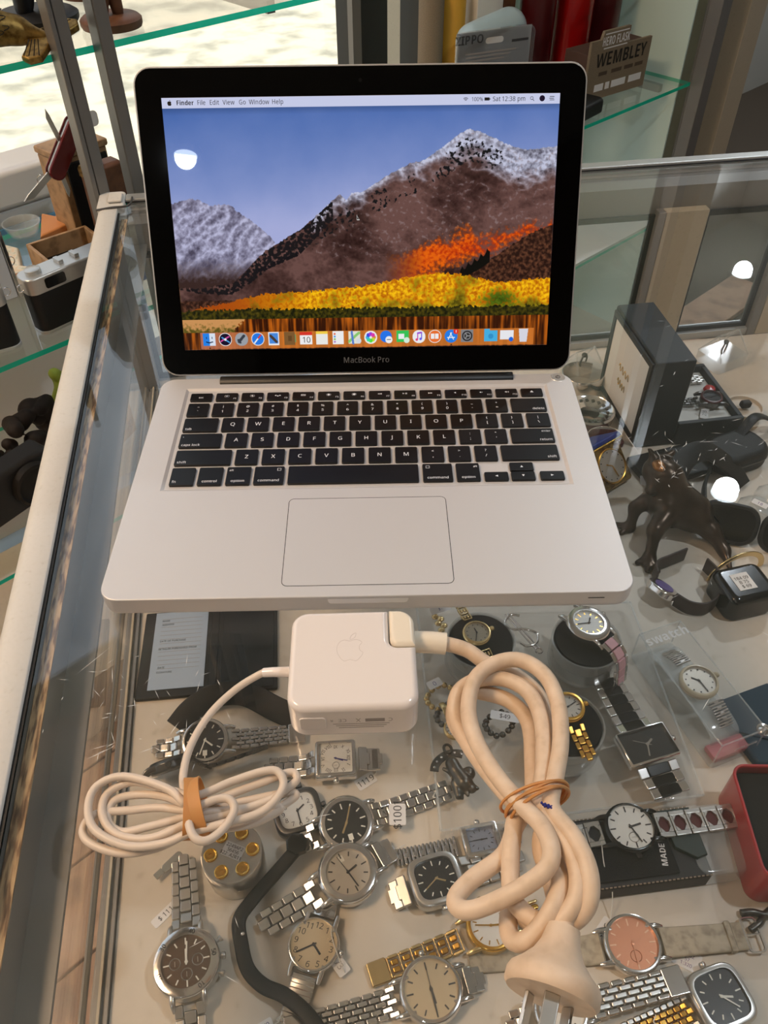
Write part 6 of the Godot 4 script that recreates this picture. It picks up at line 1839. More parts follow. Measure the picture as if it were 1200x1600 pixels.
func right_stock(G: String):
	# open presentation box
	var t := thing("presentation_box", "open black presentation box with white satin in its upright lid", "box", at(0.382, -0.428), 0.0)
	obj("lid", slab_box(Vector3(-0.022, 0.0, -0.064), Vector3(0.024, 0.118, 0.060), M.dark_box, 0.002), t)
	obj("lid_frame", frame_x(-0.0235, 0.004, 0.114, -0.060, 0.056, 0.007, M.dark_box), t)
	obj("satin_lining", slab_box(Vector3(-0.0232, 0.010, -0.054), Vector3(-0.0218, 0.108, 0.050), M.satin_white), t)
	var b0: MB
	var tx := Transform3D(Basis(Vector3(0, 0, 1), Vector3.UP, Vector3(-1, 0, 0)), Vector3(-0.0234, 0.062, -0.006))
	for q in [[0.0, 0.030], [-0.018, 0.022]]:
		b0 = mb(M.gold_pale)
		var pts := []
		for k in 13: pts.append(tx * Vector3((k - 6) * q[1] / 12.0, q[0] + sin(k * 1.9) * 0.0045, 0.0003))
		b0.tube(spline(pts, 4), 0.0006, 5)
		obj("gilt_script", b0, t)
	obj("tray", slab_box(Vector3(0.024, 0.0, -0.050), Vector3(0.104, 0.022, 0.062), M.dark_box, 0.001), t)
	for q in [[0.024, 0.104, -0.050, -0.044], [0.024, 0.104, 0.056, 0.062], [0.098, 0.104, -0.044, 0.056]]:
		obj("tray_edge", slab_box(Vector3(q[0], 0.020, q[2]), Vector3(q[1], 0.032, q[3]), M.dark_box, 0.001), t)
	obj("tray_lining", slab_box(Vector3(0.026, 0.020, -0.044), Vector3(0.098, 0.0235, 0.056), M.satin_white, 0.001), t)
	watch("grey-dialled steel watch lying in the tray of the open black box", G, at(0.432, -0.452, 0.024), -90, {"r": 0.016, "dial": mat(Color(0.35, 0.38, 0.38), 0.3), "metal": M.steel_satin, "time": [40, 160], "up": {"kind": "five", "len": 0.028, "w": 0.016, "low": 0.003}})
	watch("slim grey watch with notched strap in the tray of the black box", G, at(0.462, -0.405, 0.026), 82, {"r": 0.013, "metal": M.steel_dark, "dial": M.dial_black, "bezel": M.maroon, "time": [10, 160], "up": {"kind": "three", "len": 0.046, "w": 0.013, "low": 0.003, "pitch": 0.006}})
	var b := mb(mat(Color(0.70, 0.08, 0.10), 0.25))
	b.lathe([Vector2(0, 0), Vector2(0.006, 0), Vector2(0.0075, 0.003), Vector2(0.0060, 0.006), Vector2(0, 0.007)], 20)
	solo("red_button", b, "small glossy red cap in the tray of the black box", "cap", at(0.473, -0.430, 0.024))
	price_tag("white tag in the tray of the open black box", at(0.448, -0.388, 0.026), 60, Vector2(0.022, 0.009), ["215"], M.ink_dark, at(0.462, -0.405, 0.034))
	# clear display easel, rings and bracelets at the back
	b = mb(M.acrylic_edge)
	b.sweep(rrect(0.018, 0.002, 0.0006, 2), PackedVector3Array([Vector3(0.026, 0.001, 0), Vector3(-0.006, 0.001, 0), Vector3(-0.020, 0.050, 0), Vector3(-0.012, 0.046, 0)]), false, Vector3(0, 0.4, 1))
	solo("clear_easel", b, "small clear plastic easel behind the open black box", "stand", at(0.462, -0.535), -30)
	for q in [[0.536, -0.520, 0.030, "faceted clear plastic ring box behind the black tray"], [0.345, -0.520, 0.026, "faceted clear plastic ring box left of the upright lid"]]:
		t = thing("clear_ring_box", q[3], "box", at(q[0], q[1]), 20, "clear ring boxes")
		b = mb(M.acrylic_edge)
		b.slab(rrect(q[2] * 1.7, q[2] * 1.4, 0.004, 2), 0.0003, 0.016, 0.001)
		obj("base", b, t)
		b = mb(M.acrylic)
		var h: float = q[2] * 1.5
		var w: float = q[2] * 0.8
		var d: float = q[2] * 0.66
		b.fquad(Vector3(-w, 0.016, d), Vector3(w, 0.016, d), Vector3(w * 0.7, h, 0), Vector3(-w * 0.7, h, 0), Vector3(0, 0.6, 1))
		b.fquad(Vector3(-w, 0.016, -d), Vector3(w, 0.016, -d), Vector3(w * 0.7, h, 0), Vector3(-w * 0.7, h, 0), Vector3(0, 0.6, -1))
		b.tri(Vector3(-w, 0.016, d), Vector3(-w, 0.016, -d), Vector3(-w * 0.7, h, 0), Vector3(-1, 0.4, 0), Vector3(-1, 0.4, 0), Vector3(-1, 0.4, 0))
		b.tri(Vector3(w, 0.016, d), Vector3(w, 0.016, -d), Vector3(w * 0.7, h, 0), Vector3(1, 0.4, 0), Vector3(1, 0.4, 0), Vector3(1, 0.4, 0))
		obj("cover", b, t)
		b = mb(M.acrylic_edge)
		for e in [[Vector3(-w, 0.016, d), Vector3(-w * 0.7, h, 0)], [Vector3(w, 0.016, d), Vector3(w * 0.7, h, 0)], [Vector3(-w * 0.7, h, 0), Vector3(w * 0.7, h, 0)], [Vector3(-w, 0.016, -d), Vector3(-w * 0.7, h, 0)], [Vector3(w, 0.016, -d), Vector3(w * 0.7, h, 0)]]:
			b.tube(PackedVector3Array(e), 0.0010, 5)
		obj("cover_edges", b, t)
		b = mb(M.oxide)
		var lp := []
		for k in 14: lp.append(Vector3(cos(TAU * k / 14) * 0.008, 0.022 + sin(TAU * k / 14) * 0.008, 0))
		b.tube(PackedVector3Array(lp), 0.0013, 6, true)
		b.ball(Vector3(0, 0.031, 0), Vector3(0.004, 0.003, 0.004), 8)
		var o := solo("finger_ring", b, "dark metal ring inside the " + q[3], "ring", at(q[0], q[1]), 40, "rings at the back of the counter")
	t = thing("ring_dish", "low round clear dish with a brown stone ring", "dish", at(0.512, -0.408), 0)
	b = mb(mat(Color(0.80, 0.75, 0.68), 0.4))
	b.lathe([Vector2(0, 0.001), Vector2(0.020, 0.001), Vector2(0.022, 0.004), Vector2(0.022, 0.014), Vector2(0.0205, 0.014), Vector2(0.020, 0.010), Vector2(0, 0.010)], 28)
	obj("bowl", b, t)
	b = mb(M.dark_brown)
	b.box(Vector3(0, 0.017, 0), Vector3(0.014, 0.010, 0.010), 0.003)
	obj("stone", b, t)
	# left of the box: pierced silver bangle, wide cuff, ring of links
	b = mb(M.steel)
	b.lathe([Vector2(0.012, 0.014), Vector2(0.026, 0.018), Vector2(0.028, 0.020), Vector2(0.030, 0.018), Vector2(0.029, 0.008), Vector2(0.022, 0.001), Vector2(0.010, 0.001)], 36)
	t = thing("pierced_dish", "small pierced silver dish in front of the cuff bracelet", "dish", at(0.322, -0.425), 0)
	obj("bowl", b, t)
	b = mb(M.steel_dark)
	for k in 18: b.box(Vector3(cos(TAU * k / 18) * 0.021, 0.0172, sin(TAU * k / 18) * 0.021), Vector3(0.004, 0.001, 0.004), 0.0004)
	obj("piercing", b, t)
	b = mb(M.steel)
	var cf := []
	for k in 14: cf.append(Vector3(cos(0.3 + k * 0.40) * 0.026, 0.013, sin(0.3 + k * 0.40) * 0.024))
	b.sweep(rrect(0.0015, 0.024, 0.0005, 2), spline(cf, 4), false, Vector3.UP)
	solo("cuff_bracelet", b, "wide polished silver cuff bracelet behind the laptop's right corner", "bracelet", at(0.335, -0.492), 0)
	b = mb(M.maroon)
	b.slab(rrect(0.052, 0.034, 0.006, 3), 0, 0.006, 0.001)
	solo("velvet_pad", b, "flat dark red velvet pad under the polished ring", "pad", at(0.322, -0.385), 10)
	b = mb(M.steel)
	cf = []
	for k in 20: cf.append(Vector3(cos(TAU * k / 20) * 0.020, 0.010, sin(TAU * k / 20) * 0.016))
	b.sweep(rrect(0.0014, 0.008, 0.0004, 2), PackedVector3Array(cf), true, Vector3.UP)
	solo("bangle", b, "narrow polished steel bangle resting on the dark red pad", "bangle", at(0.322, -0.374, 0.0062), 0)
	# travel clock
	t = thing("travel_clock", "small gold folding travel clock with a blue cover", "clock", at(0.312, -0.306, 0.003), 28)
	t.rotation_degrees.x = -42
	obj("case", slab_box(Vector3(-0.024, 0, -0.009), Vector3(0.024, 0.048, 0.009), M.brass, 0.003), t)
	b = mb(M.dial_silver)
	b.xf = Transform3D(Basis(Vector3.RIGHT, PI / 2), Vector3(0, 0.024, 0.009))
	b.lathe([Vector2(0.0185, -0.001), Vector2(0.0185, 0.0006), Vector2(0.0, 0.0006)], 32)
	obj("dial", b, t)
	b = mb(M.gold)
	var rg := []
	for k in 28: rg.append(Vector3(cos(TAU * k / 28) * 0.019, 0.024 + sin(TAU * k / 28) * 0.019, 0.0098))
	b.tube(PackedVector3Array(rg), 0.0012, 6, true)
	obj("dial_rim", b, t)
	b = mb(M.ink_dark)
	for k in 12: b.box(Vector3(cos(TAU * k / 12) * 0.0155, 0.024 + sin(TAU * k / 12) * 0.0155, 0.0098), Vector3(0.0012, 0.0012, 0.0004))
	obj("hour_markers", b, t)
	b = mb(M.gold)
	b.tube(PackedVector3Array([Vector3(0, 0.024, 0.0102), Vector3(0.003, 0.010, 0.0102)]), 0.0007, 5)
	b.tube(PackedVector3Array([Vector3(0, 0.024, 0.0102), Vector3(-0.007, 0.028, 0.0102)]), 0.0008, 5)
	obj("hands", b, t)
	obj("blue_cover", slab_box(Vector3(-0.027, 0.049, -0.034), Vector3(0.027, 0.055, 0.012), M.blue_box, 0.002), t)
	obj("cover_trim", slab_box(Vector3(-0.027, 0.047, 0.006), Vector3(0.027, 0.0495, 0.0125), M.gold, 0.001), t)
	obj("back_leg", slab_box(Vector3(-0.024, 0.0, -0.034), Vector3(0.024, 0.004, -0.009), M.brass, 0.001), t)
	# dark wallet with a label
	t = thing("black_wallet", "flat black wallet with a white price sticker and brown badge", "wallet", at(0.385, -0.328), 10)
	obj("body", slab_box(Vector3(-0.042, 0, -0.026), Vector3(0.042, 0.010, 0.026), M.black_leather, 0.003), t)
	obj("badge", slab_box(Vector3(-0.020, 0.010, -0.012), Vector3(0.006, 0.0108, 0.012), M.dark_brown), t)
	var st := obj("sticker", slab_box(Vector3(0.012, 0.010, -0.010), Vector3(0.030, 0.0106, 0.010), M.paper), t)
	for k in 3: text(["188066", "B 1972", "$39"][k], 0.0050, M.ink_dark, flat_at(Vector3(0.021, 0.0107, -0.004 + k * 0.005)), st, "handwriting")
	# bronze creature
	b = mb(M.bronze)
	var F := func(x, y, z): return Vector3(x, SHELF + y, z)
	var bones := [
		[F.call(0.330, 0.062, -0.262), F.call(0.338, 0.058, -0.254), 0.015, 0.017],
		[F.call(0.336, 0.060, -0.254), F.call(0.346, 0.034, -0.244), 0.017, 0.024],
		[F.call(0.344, 0.034, -0.244), F.call(0.364, 0.026, -0.234), 0.024, 0.021],
		[F.call(0.326, 0.060, -0.252), F.call(0.318, 0.054, -0.244), 0.009, 0.006],
		[F.call(0.338, 0.034, -0.232), F.call(0.316, 0.028, -0.212), 0.013, 0.0085],
		[F.call(0.316, 0.030, -0.212), F.call(0.310, 0.006, -0.198), 0.0065, 0.0055],
		[F.call(0.310, 0.004, -0.198), F.call(0.296, 0.003, -0.194), 0.0045, 0.003],
		[F.call(0.310, 0.004, -0.198), F.call(0.302, 0.003, -0.183), 0.0045, 0.003],
		[F.call(0.310, 0.004, -0.198), F.call(0.312, 0.003, -0.180), 0.0045, 0.003],
		[F.call(0.334, 0.034, -0.256), F.call(0.312, 0.022, -0.252), 0.011, 0.007],
		[F.call(0.312, 0.022, -0.252), F.call(0.306, 0.004, -0.242), 0.006, 0.005],
		[F.call(0.306, 0.004, -0.242), F.call(0.292, 0.003, -0.250), 0.004, 0.0028],
		[F.call(0.306, 0.004, -0.242), F.call(0.294, 0.003, -0.236), 0.004, 0.0028],
		[F.call(0.362, 0.026, -0.232), F.call(0.378, 0.018, -0.212), 0.015, 0.010],
		[F.call(0.378, 0.018, -0.212), F.call(0.386, 0.008, -0.192), 0.009, 0.006],
		[F.call(0.386, 0.008, -0.192), F.call(0.384, 0.004, -0.172), 0.006, 0.0025],
		[F.call(0.336, 0.074, -0.268), F.call(0.346, 0.078, -0.270), 0.005, 0.003],
		[F.call(0.326, 0.076, -0.270), F.call(0.322, 0.082, -0.274), 0.004, 0.002]]
	blob(b, bones, 0.0019, 0.005)
	t = thing("bronze_figurine", "dark bronze figurine of a crouching clawed creature with a tail", "figurine")
	obj("body", b, t)
	b = mb(mat(Color(0.62, 0.42, 0.24), 0.3, 0.8))
	b.ball(F.call(0.3270, 0.0745, -0.2565), Vector3(0.007, 0.004, 0.009), 12)
	obj("worn_brow", b, t)
	price_tag("white string tag on the bronze figurine", at(0.318, -0.262, 0.050), 70, Vector2(0.014, 0.007), [" "], M.ink_dark, at(0.338, -0.262, 0.068), 20.0)
	# watch with a purple dial, its strap curled open
	t = thing("wristwatch", "steel watch with purple dial and an open curled brown strap", "watch", at(0.302, -0.150), 0, G)
	b = mb(M.steel)
	b.xf = Transform3D(Basis(Vector3.UP, 0.5) * Basis(Vector3.FORWARD, 0.55), Vector3(0, 0.012, 0))
	b.slab(rrect(0.026, 0.030, 0.011, 6), -0.004, 0.004, 0.002, 0.002, 2)
	obj("case", b, t)
	b = mb(M.dial_purple)
	b.xf = Transform3D(Basis(Vector3.UP, 0.5) * Basis(Vector3.FORWARD, 0.55), Vector3(0, 0.012, 0))
	b.slab(circle(0.0095, 24), 0.004, 0.0046)
	obj("dial", b, t)
	b = mb(M.lume)
	b.xf = Transform3D(Basis(Vector3.UP, 0.5) * Basis(Vector3.FORWARD, 0.55), Vector3(0, 0.0172, 0))
	b.box(Vector3(0.002, 0, 0.002), Vector3(0.0008, 0.0003, 0.010))
	b.box(Vector3(-0.002, 0, 0), Vector3(0.006, 0.0003, 0.0008))
	obj("hands", b, t)
	b = mb(M.brown_strap)
	b.sweep(rrect(0.0022, 0.018, 0.0008, 2), spline([Vector3(0.008, 0.010, 0.012), Vector3(0.018, 0.010, 0.024), Vector3(0.034, 0.010, 0.027), Vector3(0.052, 0.010, 0.014), Vector3(0.060, 0.010, -0.008), Vector3(0.056, 0.010, -0.026)], 6), false, Vector3.UP)
	obj("strap", b, t)
	b = mb(M.brown_strap)
	b.sweep(rrect(0.0022, 0.018, 0.0008, 2), spline([Vector3(0.0, 0.012, -0.014), Vector3(0.006, 0.010, -0.030), Vector3(0.022, 0.010, -0.036), Vector3(0.042, 0.010, -0.042)], 6), false, Vector3.UP)
	obj("strap", b, t)
	# black box with sticker
	t = thing("black_ring_box", "glossy black hinged box with a white price sticker on its lid", "box", at(0.374, -0.134), 6)
	b = mb(M.black_gloss)
	b.slab(rrect(0.050, 0.044, 0.009, 5), 0, 0.030, 0.007, 0.004, 4)
	obj("body", b, t)
	st = obj("sticker", slab_box(Vector3(-0.012, 0.0300, -0.010), Vector3(0.006, 0.0305, 0.010), M.paper), t)
	for k in 3: text(["184 09", "B 75", "$ 69"][k], 0.0050, M.ink_dark, flat_at(Vector3(-0.003, 0.0307, -0.004 + k * 0.005)), st, "handwriting")
	# sunglasses
	t = thing("sunglasses", "black wraparound sunglasses lying behind the glossy black box", "glasses", at(0.426, -0.205), -28)
	for k in [-1, 1]:
		b = mb(M.black_gloss)
		b.xf = Transform3D(Basis(Vector3.RIGHT, deg_to_rad(60)), Vector3(k * 0.030, 0.020, 0.001))
		b.slab(rrect(0.052, 0.036, 0.013, 6), -0.001, 0.002, 0.001, 0.0, 2)
		obj("lens", b, t)
		b = mb(M.black)
		var fr := []
		for q in rrect(0.054, 0.038, 0.014, 6): fr.append(Vector3(q.x + k * 0.030, 0.020 + q.y * -0.866, 0.001 + q.y * 0.5))
		b.tube(PackedVector3Array(fr), 0.0028, 6, true)
		obj("rim", b, t)
		b = mb(M.black)
		b.sweep(rrect(0.0035, 0.012, 0.0014, 2), spline([Vector3(k * 0.056, 0.028, -0.004), Vector3(k * 0.058, 0.026, -0.040), Vector3(k * 0.052, 0.012, -0.085)], 5), false, Vector3.UP)
		obj("temple_arm", b, t)
	# thick black wristband and a hard black case beyond
	b = mb(M.black)
	b.sweep(rrect(0.024, 0.004, 0.0015, 2), spline([Vector3(0.352, SHELF + 0.006, -0.232), Vector3(0.356, SHELF + 0.030, -0.262), Vector3(0.376, SHELF + 0.044, -0.292), Vector3(0.408, SHELF + 0.042, -0.306), Vector3(0.440, SHELF + 0.020, -0.300), Vector3(0.452, SHELF + 0.004, -0.284)], 6), false, Vector3(0.2, 1, 0.4))
	t = thing("rubber_wristband", "wide black rubber wristband arched behind the bronze figurine", "wristband")
	obj("band", b, t)
	b = mb(M.steel)
	b.box(at(0.366, -0.282, 0.042), Vector3(0.006, 0.006, 0.012), 0.001)
	obj("metal_pin", b, t)
	t = thing("hard_case", "round black zip case behind the sunglasses", "case", at(0.462, -0.330), 15)
	b = mb(M.black_leather)
	b.slab(rrect(0.070, 0.050, 0.020, 6), 0, 0.026, 0.008, 0.006, 4)
	obj("shell", b, t)
	b = mb(M.steel_dark)
	var zl := []
	for q in rrect(0.0704, 0.0504, 0.020, 6): zl.append(Vector3(q.x, 0.014, q.y))
	b.tube(PackedVector3Array(zl), 0.0009, 5, true)
	obj("zip", b, t)
	b = mb(M.black)
	b.sweep(rrect(0.012, 0.003, 0.001, 2), spline([at(0.470, -0.345, 0.024), at(0.495, -0.362, 0.034), at(0.520, -0.372, 0.022), at(0.540, -0.375, 0.004)], 6), false, Vector3.UP)
	solo("wrist_loop", b, "black wrist loop of the zip case reaching back over the board", "strap")
	for q in [[0.468, -0.250, "clear cut-glass paperweight beside the black zip case"], [0.440, -0.236, "smoky plastic ring display holding a tagged ring"]]:
		b = mb(M.acrylic_edge)
		b.lathe([Vector2(0, 0.0005), Vector2(0.016, 0.0005), Vector2(0.022, 0.008), Vector2(0.020, 0.018), Vector2(0.010, 0.026), Vector2(0, 0.027)], 9)
		solo("glass_paperweight", b, q[2], "ornament", at(q[0], q[1]), 0)
	price_tag("white tag with a ring beside the glossy black box", at(0.438, -0.232, 0.028), -50, Vector2(0.016, 0.008), ["18"], M.ink_purple)
	b = mb(M.gold_pale)
	var bg := []
	for k in 18: bg.append(Vector3(cos(PI * k / 17) * 0.030, sin(PI * k / 17) * 0.026, 0))
	b.sweep(rrect(0.006, 0.0018, 0.0006, 2), PackedVector3Array(bg), false, Vector3(0, 0, 1))
	solo("half_bangle", b, "open silver-gilt bangle standing behind the glossy black box", "bangle", at(0.388, -0.168, 0.001), 10)
func frame_x(x: float, y0: float, y1: float, z0: float, z1: float, w: float, m) -> MB:
	var q := mb(m)
	q.box(Vector3(x, y0 + w / 2, (z0 + z1) / 2), Vector3(0.003, w, z1 - z0), 0.0006)
	q.box(Vector3(x, y1 - w / 2, (z0 + z1) / 2), Vector3(0.003, w, z1 - z0), 0.0006)
	q.box(Vector3(x, (y0 + y1) / 2, z0 + w / 2), Vector3(0.003, y1 - y0 - 2 * w, w), 0.0006)
	q.box(Vector3(x, (y0 + y1) / 2, z1 - w / 2), Vector3(0.003, y1 - y0 - 2 * w, w), 0.0006)
	return q

# ---------------------------------------------------------------- what stands on the window shelves
func unit_stock():
	var A := 0.1465
	var B := -0.1625
	var C := -0.4695
	var put := func(called: String, label: String, cat: String, x: float, y: float, z: float, turn := 0.0) -> Node3D:
		return thing(called, label, cat, unit(Vector3(x, y, z)), UNIT_TURN + turn)
	# brass fish on the upper shelf
	var t: Node3D = put.call("brass_fish", "scaly brass fish ornament lying on the upper glass shelf", "ornament", -0.060, A, -0.045, -8.0)
	var b := mb(M.brass)
	blob(b, [[Vector3(-0.10, 0.034, -0.01), Vector3(-0.03, 0.032, 0.0), 0.030, 0.027], [Vector3(-0.03, 0.032, 0.0), Vector3(0.025, 0.020, 0.010), 0.027, 0.013], [Vector3(0.025, 0.020, 0.010), Vector3(0.046, 0.014, 0.026), 0.012, 0.006], [Vector3(-0.05, 0.010, 0.018), Vector3(-0.02, 0.006, 0.030), 0.007, 0.005], [Vector3(-0.12, 0.034, -0.01), Vector3(-0.14, 0.03, -0.01), 0.024, 0.014]], 0.0032, 0.008)
	obj("body", b, t)
	b = mb(M.brass)
	b.xf = Transform3D(Basis(Vector3.UP, -0.5) * Basis(Vector3.RIGHT, 0.35), Vector3(0.040, 0.013, 0.022))
	b.slab(poly([-0.010, -0.006, 0.010, -0.014, 0.030, -0.026, 0.040, -0.024, 0.042, -0.014, 0.030, -0.002, 0.016, 0.004, 0.014, 0.018, 0.008, 0.034, -0.004, 0.038, -0.012, 0.032, -0.008, 0.016, -0.012, 0.006]), -0.004, 0.004, 0.0025, 0.0025, 2)
	var tf := obj("tail_fin", b, t)
	b = mb(M.dark_brown)
	b.xf = Transform3D(Basis(Vector3.UP, -0.5) * Basis(Vector3.RIGHT, 0.35), Vector3(0.040, 0.013, 0.022))
	for k in 4:
		b.tube(PackedVector3Array([Vector3(0.006, 0.0042, -0.008 + k * 0.002), Vector3(0.034 - k * 0.003, 0.0042, -0.022 + k * 0.006)]), 0.0005, 4)
		b.tube(PackedVector3Array([Vector3(-0.006 + k * 0.003, 0.0042, 0.008), Vector3(-0.009 + k * 0.005, 0.0042, 0.033)]), 0.0005, 4)
	obj("fin_grooves", b, tf)
	b = mb(M.dark_brown)
	for r in 7:
		for k in 9:
			var x := -0.105 + k * 0.0135 + (r % 2) * 0.0067
			var a := -0.1 + r * 0.26
			var rad := 0.0302 if x < -0.03 else lerpf(0.0275, 0.0145, (x + 0.03) / 0.055)
			var cy := 0.034 if x < -0.03 else lerpf(0.032, 0.021, (x + 0.03) / 0.055)
			var arc := []
			for j in 5:
				var f := (j - 2) / 2.0
				arc.append(Vector3(x + 0.006 * (1.0 - f * f), cy + sin(a + f * 0.13) * rad, cos(a + f * 0.13) * rad + lerpf(-0.01, 0.008, clampf((x + 0.1) / 0.12, 0, 1))))
			b.tube(PackedVector3Array(arc), 0.0005, 4)
	obj("scales", b, t)
	b = mb(M.paper)
	b.xf = Transform3D(Basis(Vector3.RIGHT, 0.5) * Basis(Vector3.UP, -0.2), Vector3(-0.026, 0.0585, 0.008))
	b.slab(rrect(0.018, 0.014, 0.0008, 1), 0, 0.0005)
	obj("price_sticker", b, t)
	for q in [[0.080, -0.052, 0.034, M.wood, "dark wooden figure on a round polished base on the upper shelf"], [0.030, -0.130, 0.046, M.black, "black statuette on a round base behind the grey posts"], [0.130, -0.200, 0.034, M.wood, "tall dark figure on a round base near the window"], [-0.085, 0.0, 0.014, M.black, "small black bird figure beside the brass fish"]]:
		t = put.call("statuette", q[4], "statuette", q[0], A, q[1] if q[1] < 0.0 else -0.02)
		b = mb(q[3])
		b.lathe([Vector2(0, 0), Vector2(q[2] * 0.96, 0), Vector2(q[2], 0.003), Vector2(q[2], 0.008), Vector2(q[2] * 0.9, 0.011), Vector2(0, 0.012)], 30)
		obj("base", b, t)
		b = mb(q[3])
		var s: float = q[2]
		blob(b, [[Vector3(-s * 0.3, 0.012, 0), Vector3(-s * 0.2, 0.07, 0), s * 0.22, s * 0.28], [Vector3(s * 0.3, 0.012, 0), Vector3(s * 0.2, 0.07, 0), s * 0.22, s * 0.28], [Vector3(0, 0.07, 0), Vector3(0, 0.13, 0), s * 0.45, s * 0.5], [Vector3(0, 0.13, 0), Vector3(0, 0.155, 0), s * 0.2, s * 0.3]], s * 0.16, s * 0.2)
		obj("figure", b, t)
	# lower shelf: wooden boxes, red pocket knife, shell ware, cameras
	t = put.call("wooden_box", "dark wooden box standing on end with a black front, beside the corner post", "box", 0.098, B, -0.222, 6.0)
	obj("body", slab_box(Vector3(-0.060, 0, -0.05), Vector3(0.02, 0.125, 0.0), M.wood_light, 0.002), t)
	obj("front", slab_box(Vector3(-0.050, 0.004, 0.0), Vector3(0.016, 0.118, 0.004), M.black, 0.001), t)
	obj("lid", slab_box(Vector3(-0.062, 0.125, -0.052), Vector3(0.022, 0.135, 0.004), M.wood_light, 0.002), t)
	t = put.call("wooden_block", "brown varnished wooden block with rounded edges beside the corner post", "box", 0.088, B, -0.155, 4.0)
	obj("body", slab_box(Vector3(-0.036, 0, -0.03), Vector3(0.02, 0.126, 0.0), M.wood, 0.006), t)
	obj("brass_corner", slab_box(Vector3(-0.0365, 0.110, -0.0305), Vector3(-0.022, 0.1265, 0.0005), M.brass, 0.003), t)
	t = put.call("wooden_tray", "open light wooden tray with a dark inside behind the cameras", "tray", 0.004, B, -0.165, -2.0)
	obj("base", slab_box(Vector3(-0.045, 0, -0.045), Vector3(0.045, 0.005, 0.045), M.wood_light), t)
	for q in [[-0.045, 0.045, 0.040, 0.045], [-0.045, 0.045, -0.045, -0.040], [-0.045, -0.040, -0.040, 0.040], [0.040, 0.045, -0.040, 0.040]]:
		obj("side", slab_box(Vector3(q[0], 0.005, q[2]), Vector3(q[1], 0.034, q[3]), M.wood_light, 0.001), t)
	obj("lining", slab_box(Vector3(-0.040, 0.005, -0.040), Vector3(0.040, 0.008, 0.040), M.black), t)
	t = put.call("pocket_knife", "red multi-tool pocket knife opened out on a wire stand", "knife", 0.046, B + 0.1465, -0.195, 0.0)
	var K := Transform3D(Basis(Vector3(0, 0, 1), deg_to_rad(-40)), Vector3.ZERO)
	b = mb(M.knife_red)
	b.xf = K * Transform3D(Basis(Vector3.RIGHT, PI / 2), Vector3.ZERO)
	b.slab(rrect(0.023, 0.085, 0.010, 6), 0.004, 0.008, 0.002, 0, 2)
	b.slab(rrect(0.023, 0.085, 0.010, 6), -0.008, -0.004, 0, 0.002, 2)
	obj("scales", b, t)
	b = mb(M.steel_satin)
	b.xf = K * Transform3D(Basis(Vector3.RIGHT, PI / 2), Vector3.ZERO)
	b.slab(rrect(0.020, 0.082, 0.009, 5), -0.004, 0.004)
	obj("liners", b, t)
	for q in [[-0.006, -0.040, -1.9, 0.050, 0.009], [-0.010, 0.006, 2.5, 0.042, 0.006], [0.008, 0.036, -0.5, 0.040, 0.007], [0.010, -0.034, -0.75, 0.030, 0.006]]:
		b = mb(M.steel_satin)
		b.xf = K * Transform3D(Basis(Vector3(0, 0, 1), q[2]), Vector3(q[0], q[1], 0))
		b.xf = b.xf * Transform3D(Basis(Vector3.RIGHT, PI / 2), Vector3.ZERO)
		b.slab(poly([0, -q[4] * 0.5, q[3] * 0.75, -q[4] * 0.5, q[3], q[4] * 0.3, q[3] * 0.8, q[4] * 0.5, 0, q[4] * 0.5]), -0.0012, 0.0012, 0.0004, 0.0004)
		obj("blade", b, t)
	b = mb(M.steel)
	var rg := []
	for k in 14: rg.append(K * Vector3(-0.014 + cos(TAU * k / 14) * 0.006, -0.050 + sin(TAU * k / 14) * 0.006, 0))
	b.tube(PackedVector3Array(rg), 0.0006, 5, true)
	obj("key_ring", b, t)
	b = mb(M.black)
	b.tube(spline([Vector3(0.030, -0.006, -0.022), Vector3(0.030, 0.006, -0.022), Vector3(0.022, 0.010, -0.016), Vector3(0.020, 0.018, -0.012), Vector3(0.012, 0.012, -0.006)], 5), 0.0012, 6)
	b.box(Vector3(0.030, -0.0058, -0.022), Vector3(0.016, 0.010, 0.014), 0.002)
	obj("wire_stand", b, t)
	b = mb(M.paper)
	b.xf = Transform3D(Basis(Vector3.RIGHT, PI / 2), Vector3(0.046, 0.024, -0.006))
	b.slab(rrect(0.026, 0.020, 0.006, 4), 0, 0.0006)
	obj("price_label", b, t)
	# second knife, at the edge of the frame
	t = put.call("pocket_knife", "grey camouflage pocket knife with a key ring on a clear block", "knife", -0.125, B + 0.075, -0.160, 10.0)
	b = mb(mat(Color(0.28, 0.27, 0.22), 0.5))
	b.xf = Transform3D(Basis(Vector3(0, 0, 1), deg_to_rad(55)) * Basis(Vector3.RIGHT, PI / 2), Vector3.ZERO)
	b.slab(rrect(0.024, 0.100, 0.010, 6), -0.008, 0.008, 0.002, 0.002, 2)
	obj("handle", b, t)
	t.add_child(ring_part(Vector3(0.046, -0.036, 0), 0.006))
	b = mb(M.acrylic_edge)
	b.box(Vector3(0, -0.044, 0), Vector3(0.05, 0.060, 0.03), 0.003)
	obj("clear_block", b, t)
	t = put.call("white_stand", "tall white glossy display stand with chrome edge at the window", "stand", -0.105, B, -0.125, -4.0)
	obj("panel", slab_box(Vector3(-0.03, 0, -0.03), Vector3(0.012, 0.092, -0.02), M.white_gloss, 0.002), t)
	obj("edge", slab_box(Vector3(0.012, 0, -0.032), Vector3(0.017, 0.092, -0.018), M.steel, 0.001), t)
	t = thing("window_ledge", "long white glossy ledge box in front of the left window pane", "ledge", unit(Vector3(0, 0, 0)), UNIT_TURN)
	obj("top", slab_box(Vector3(-0.90, -0.16, -0.485), Vector3(0.20, -0.10, -0.40), M.white_gloss, 0.01), t)
	obj("front", slab_box(Vector3(-0.90, -0.76, -0.47), Vector3(0.20, -0.161, -0.41), M.white_gloss, 0.004), t)
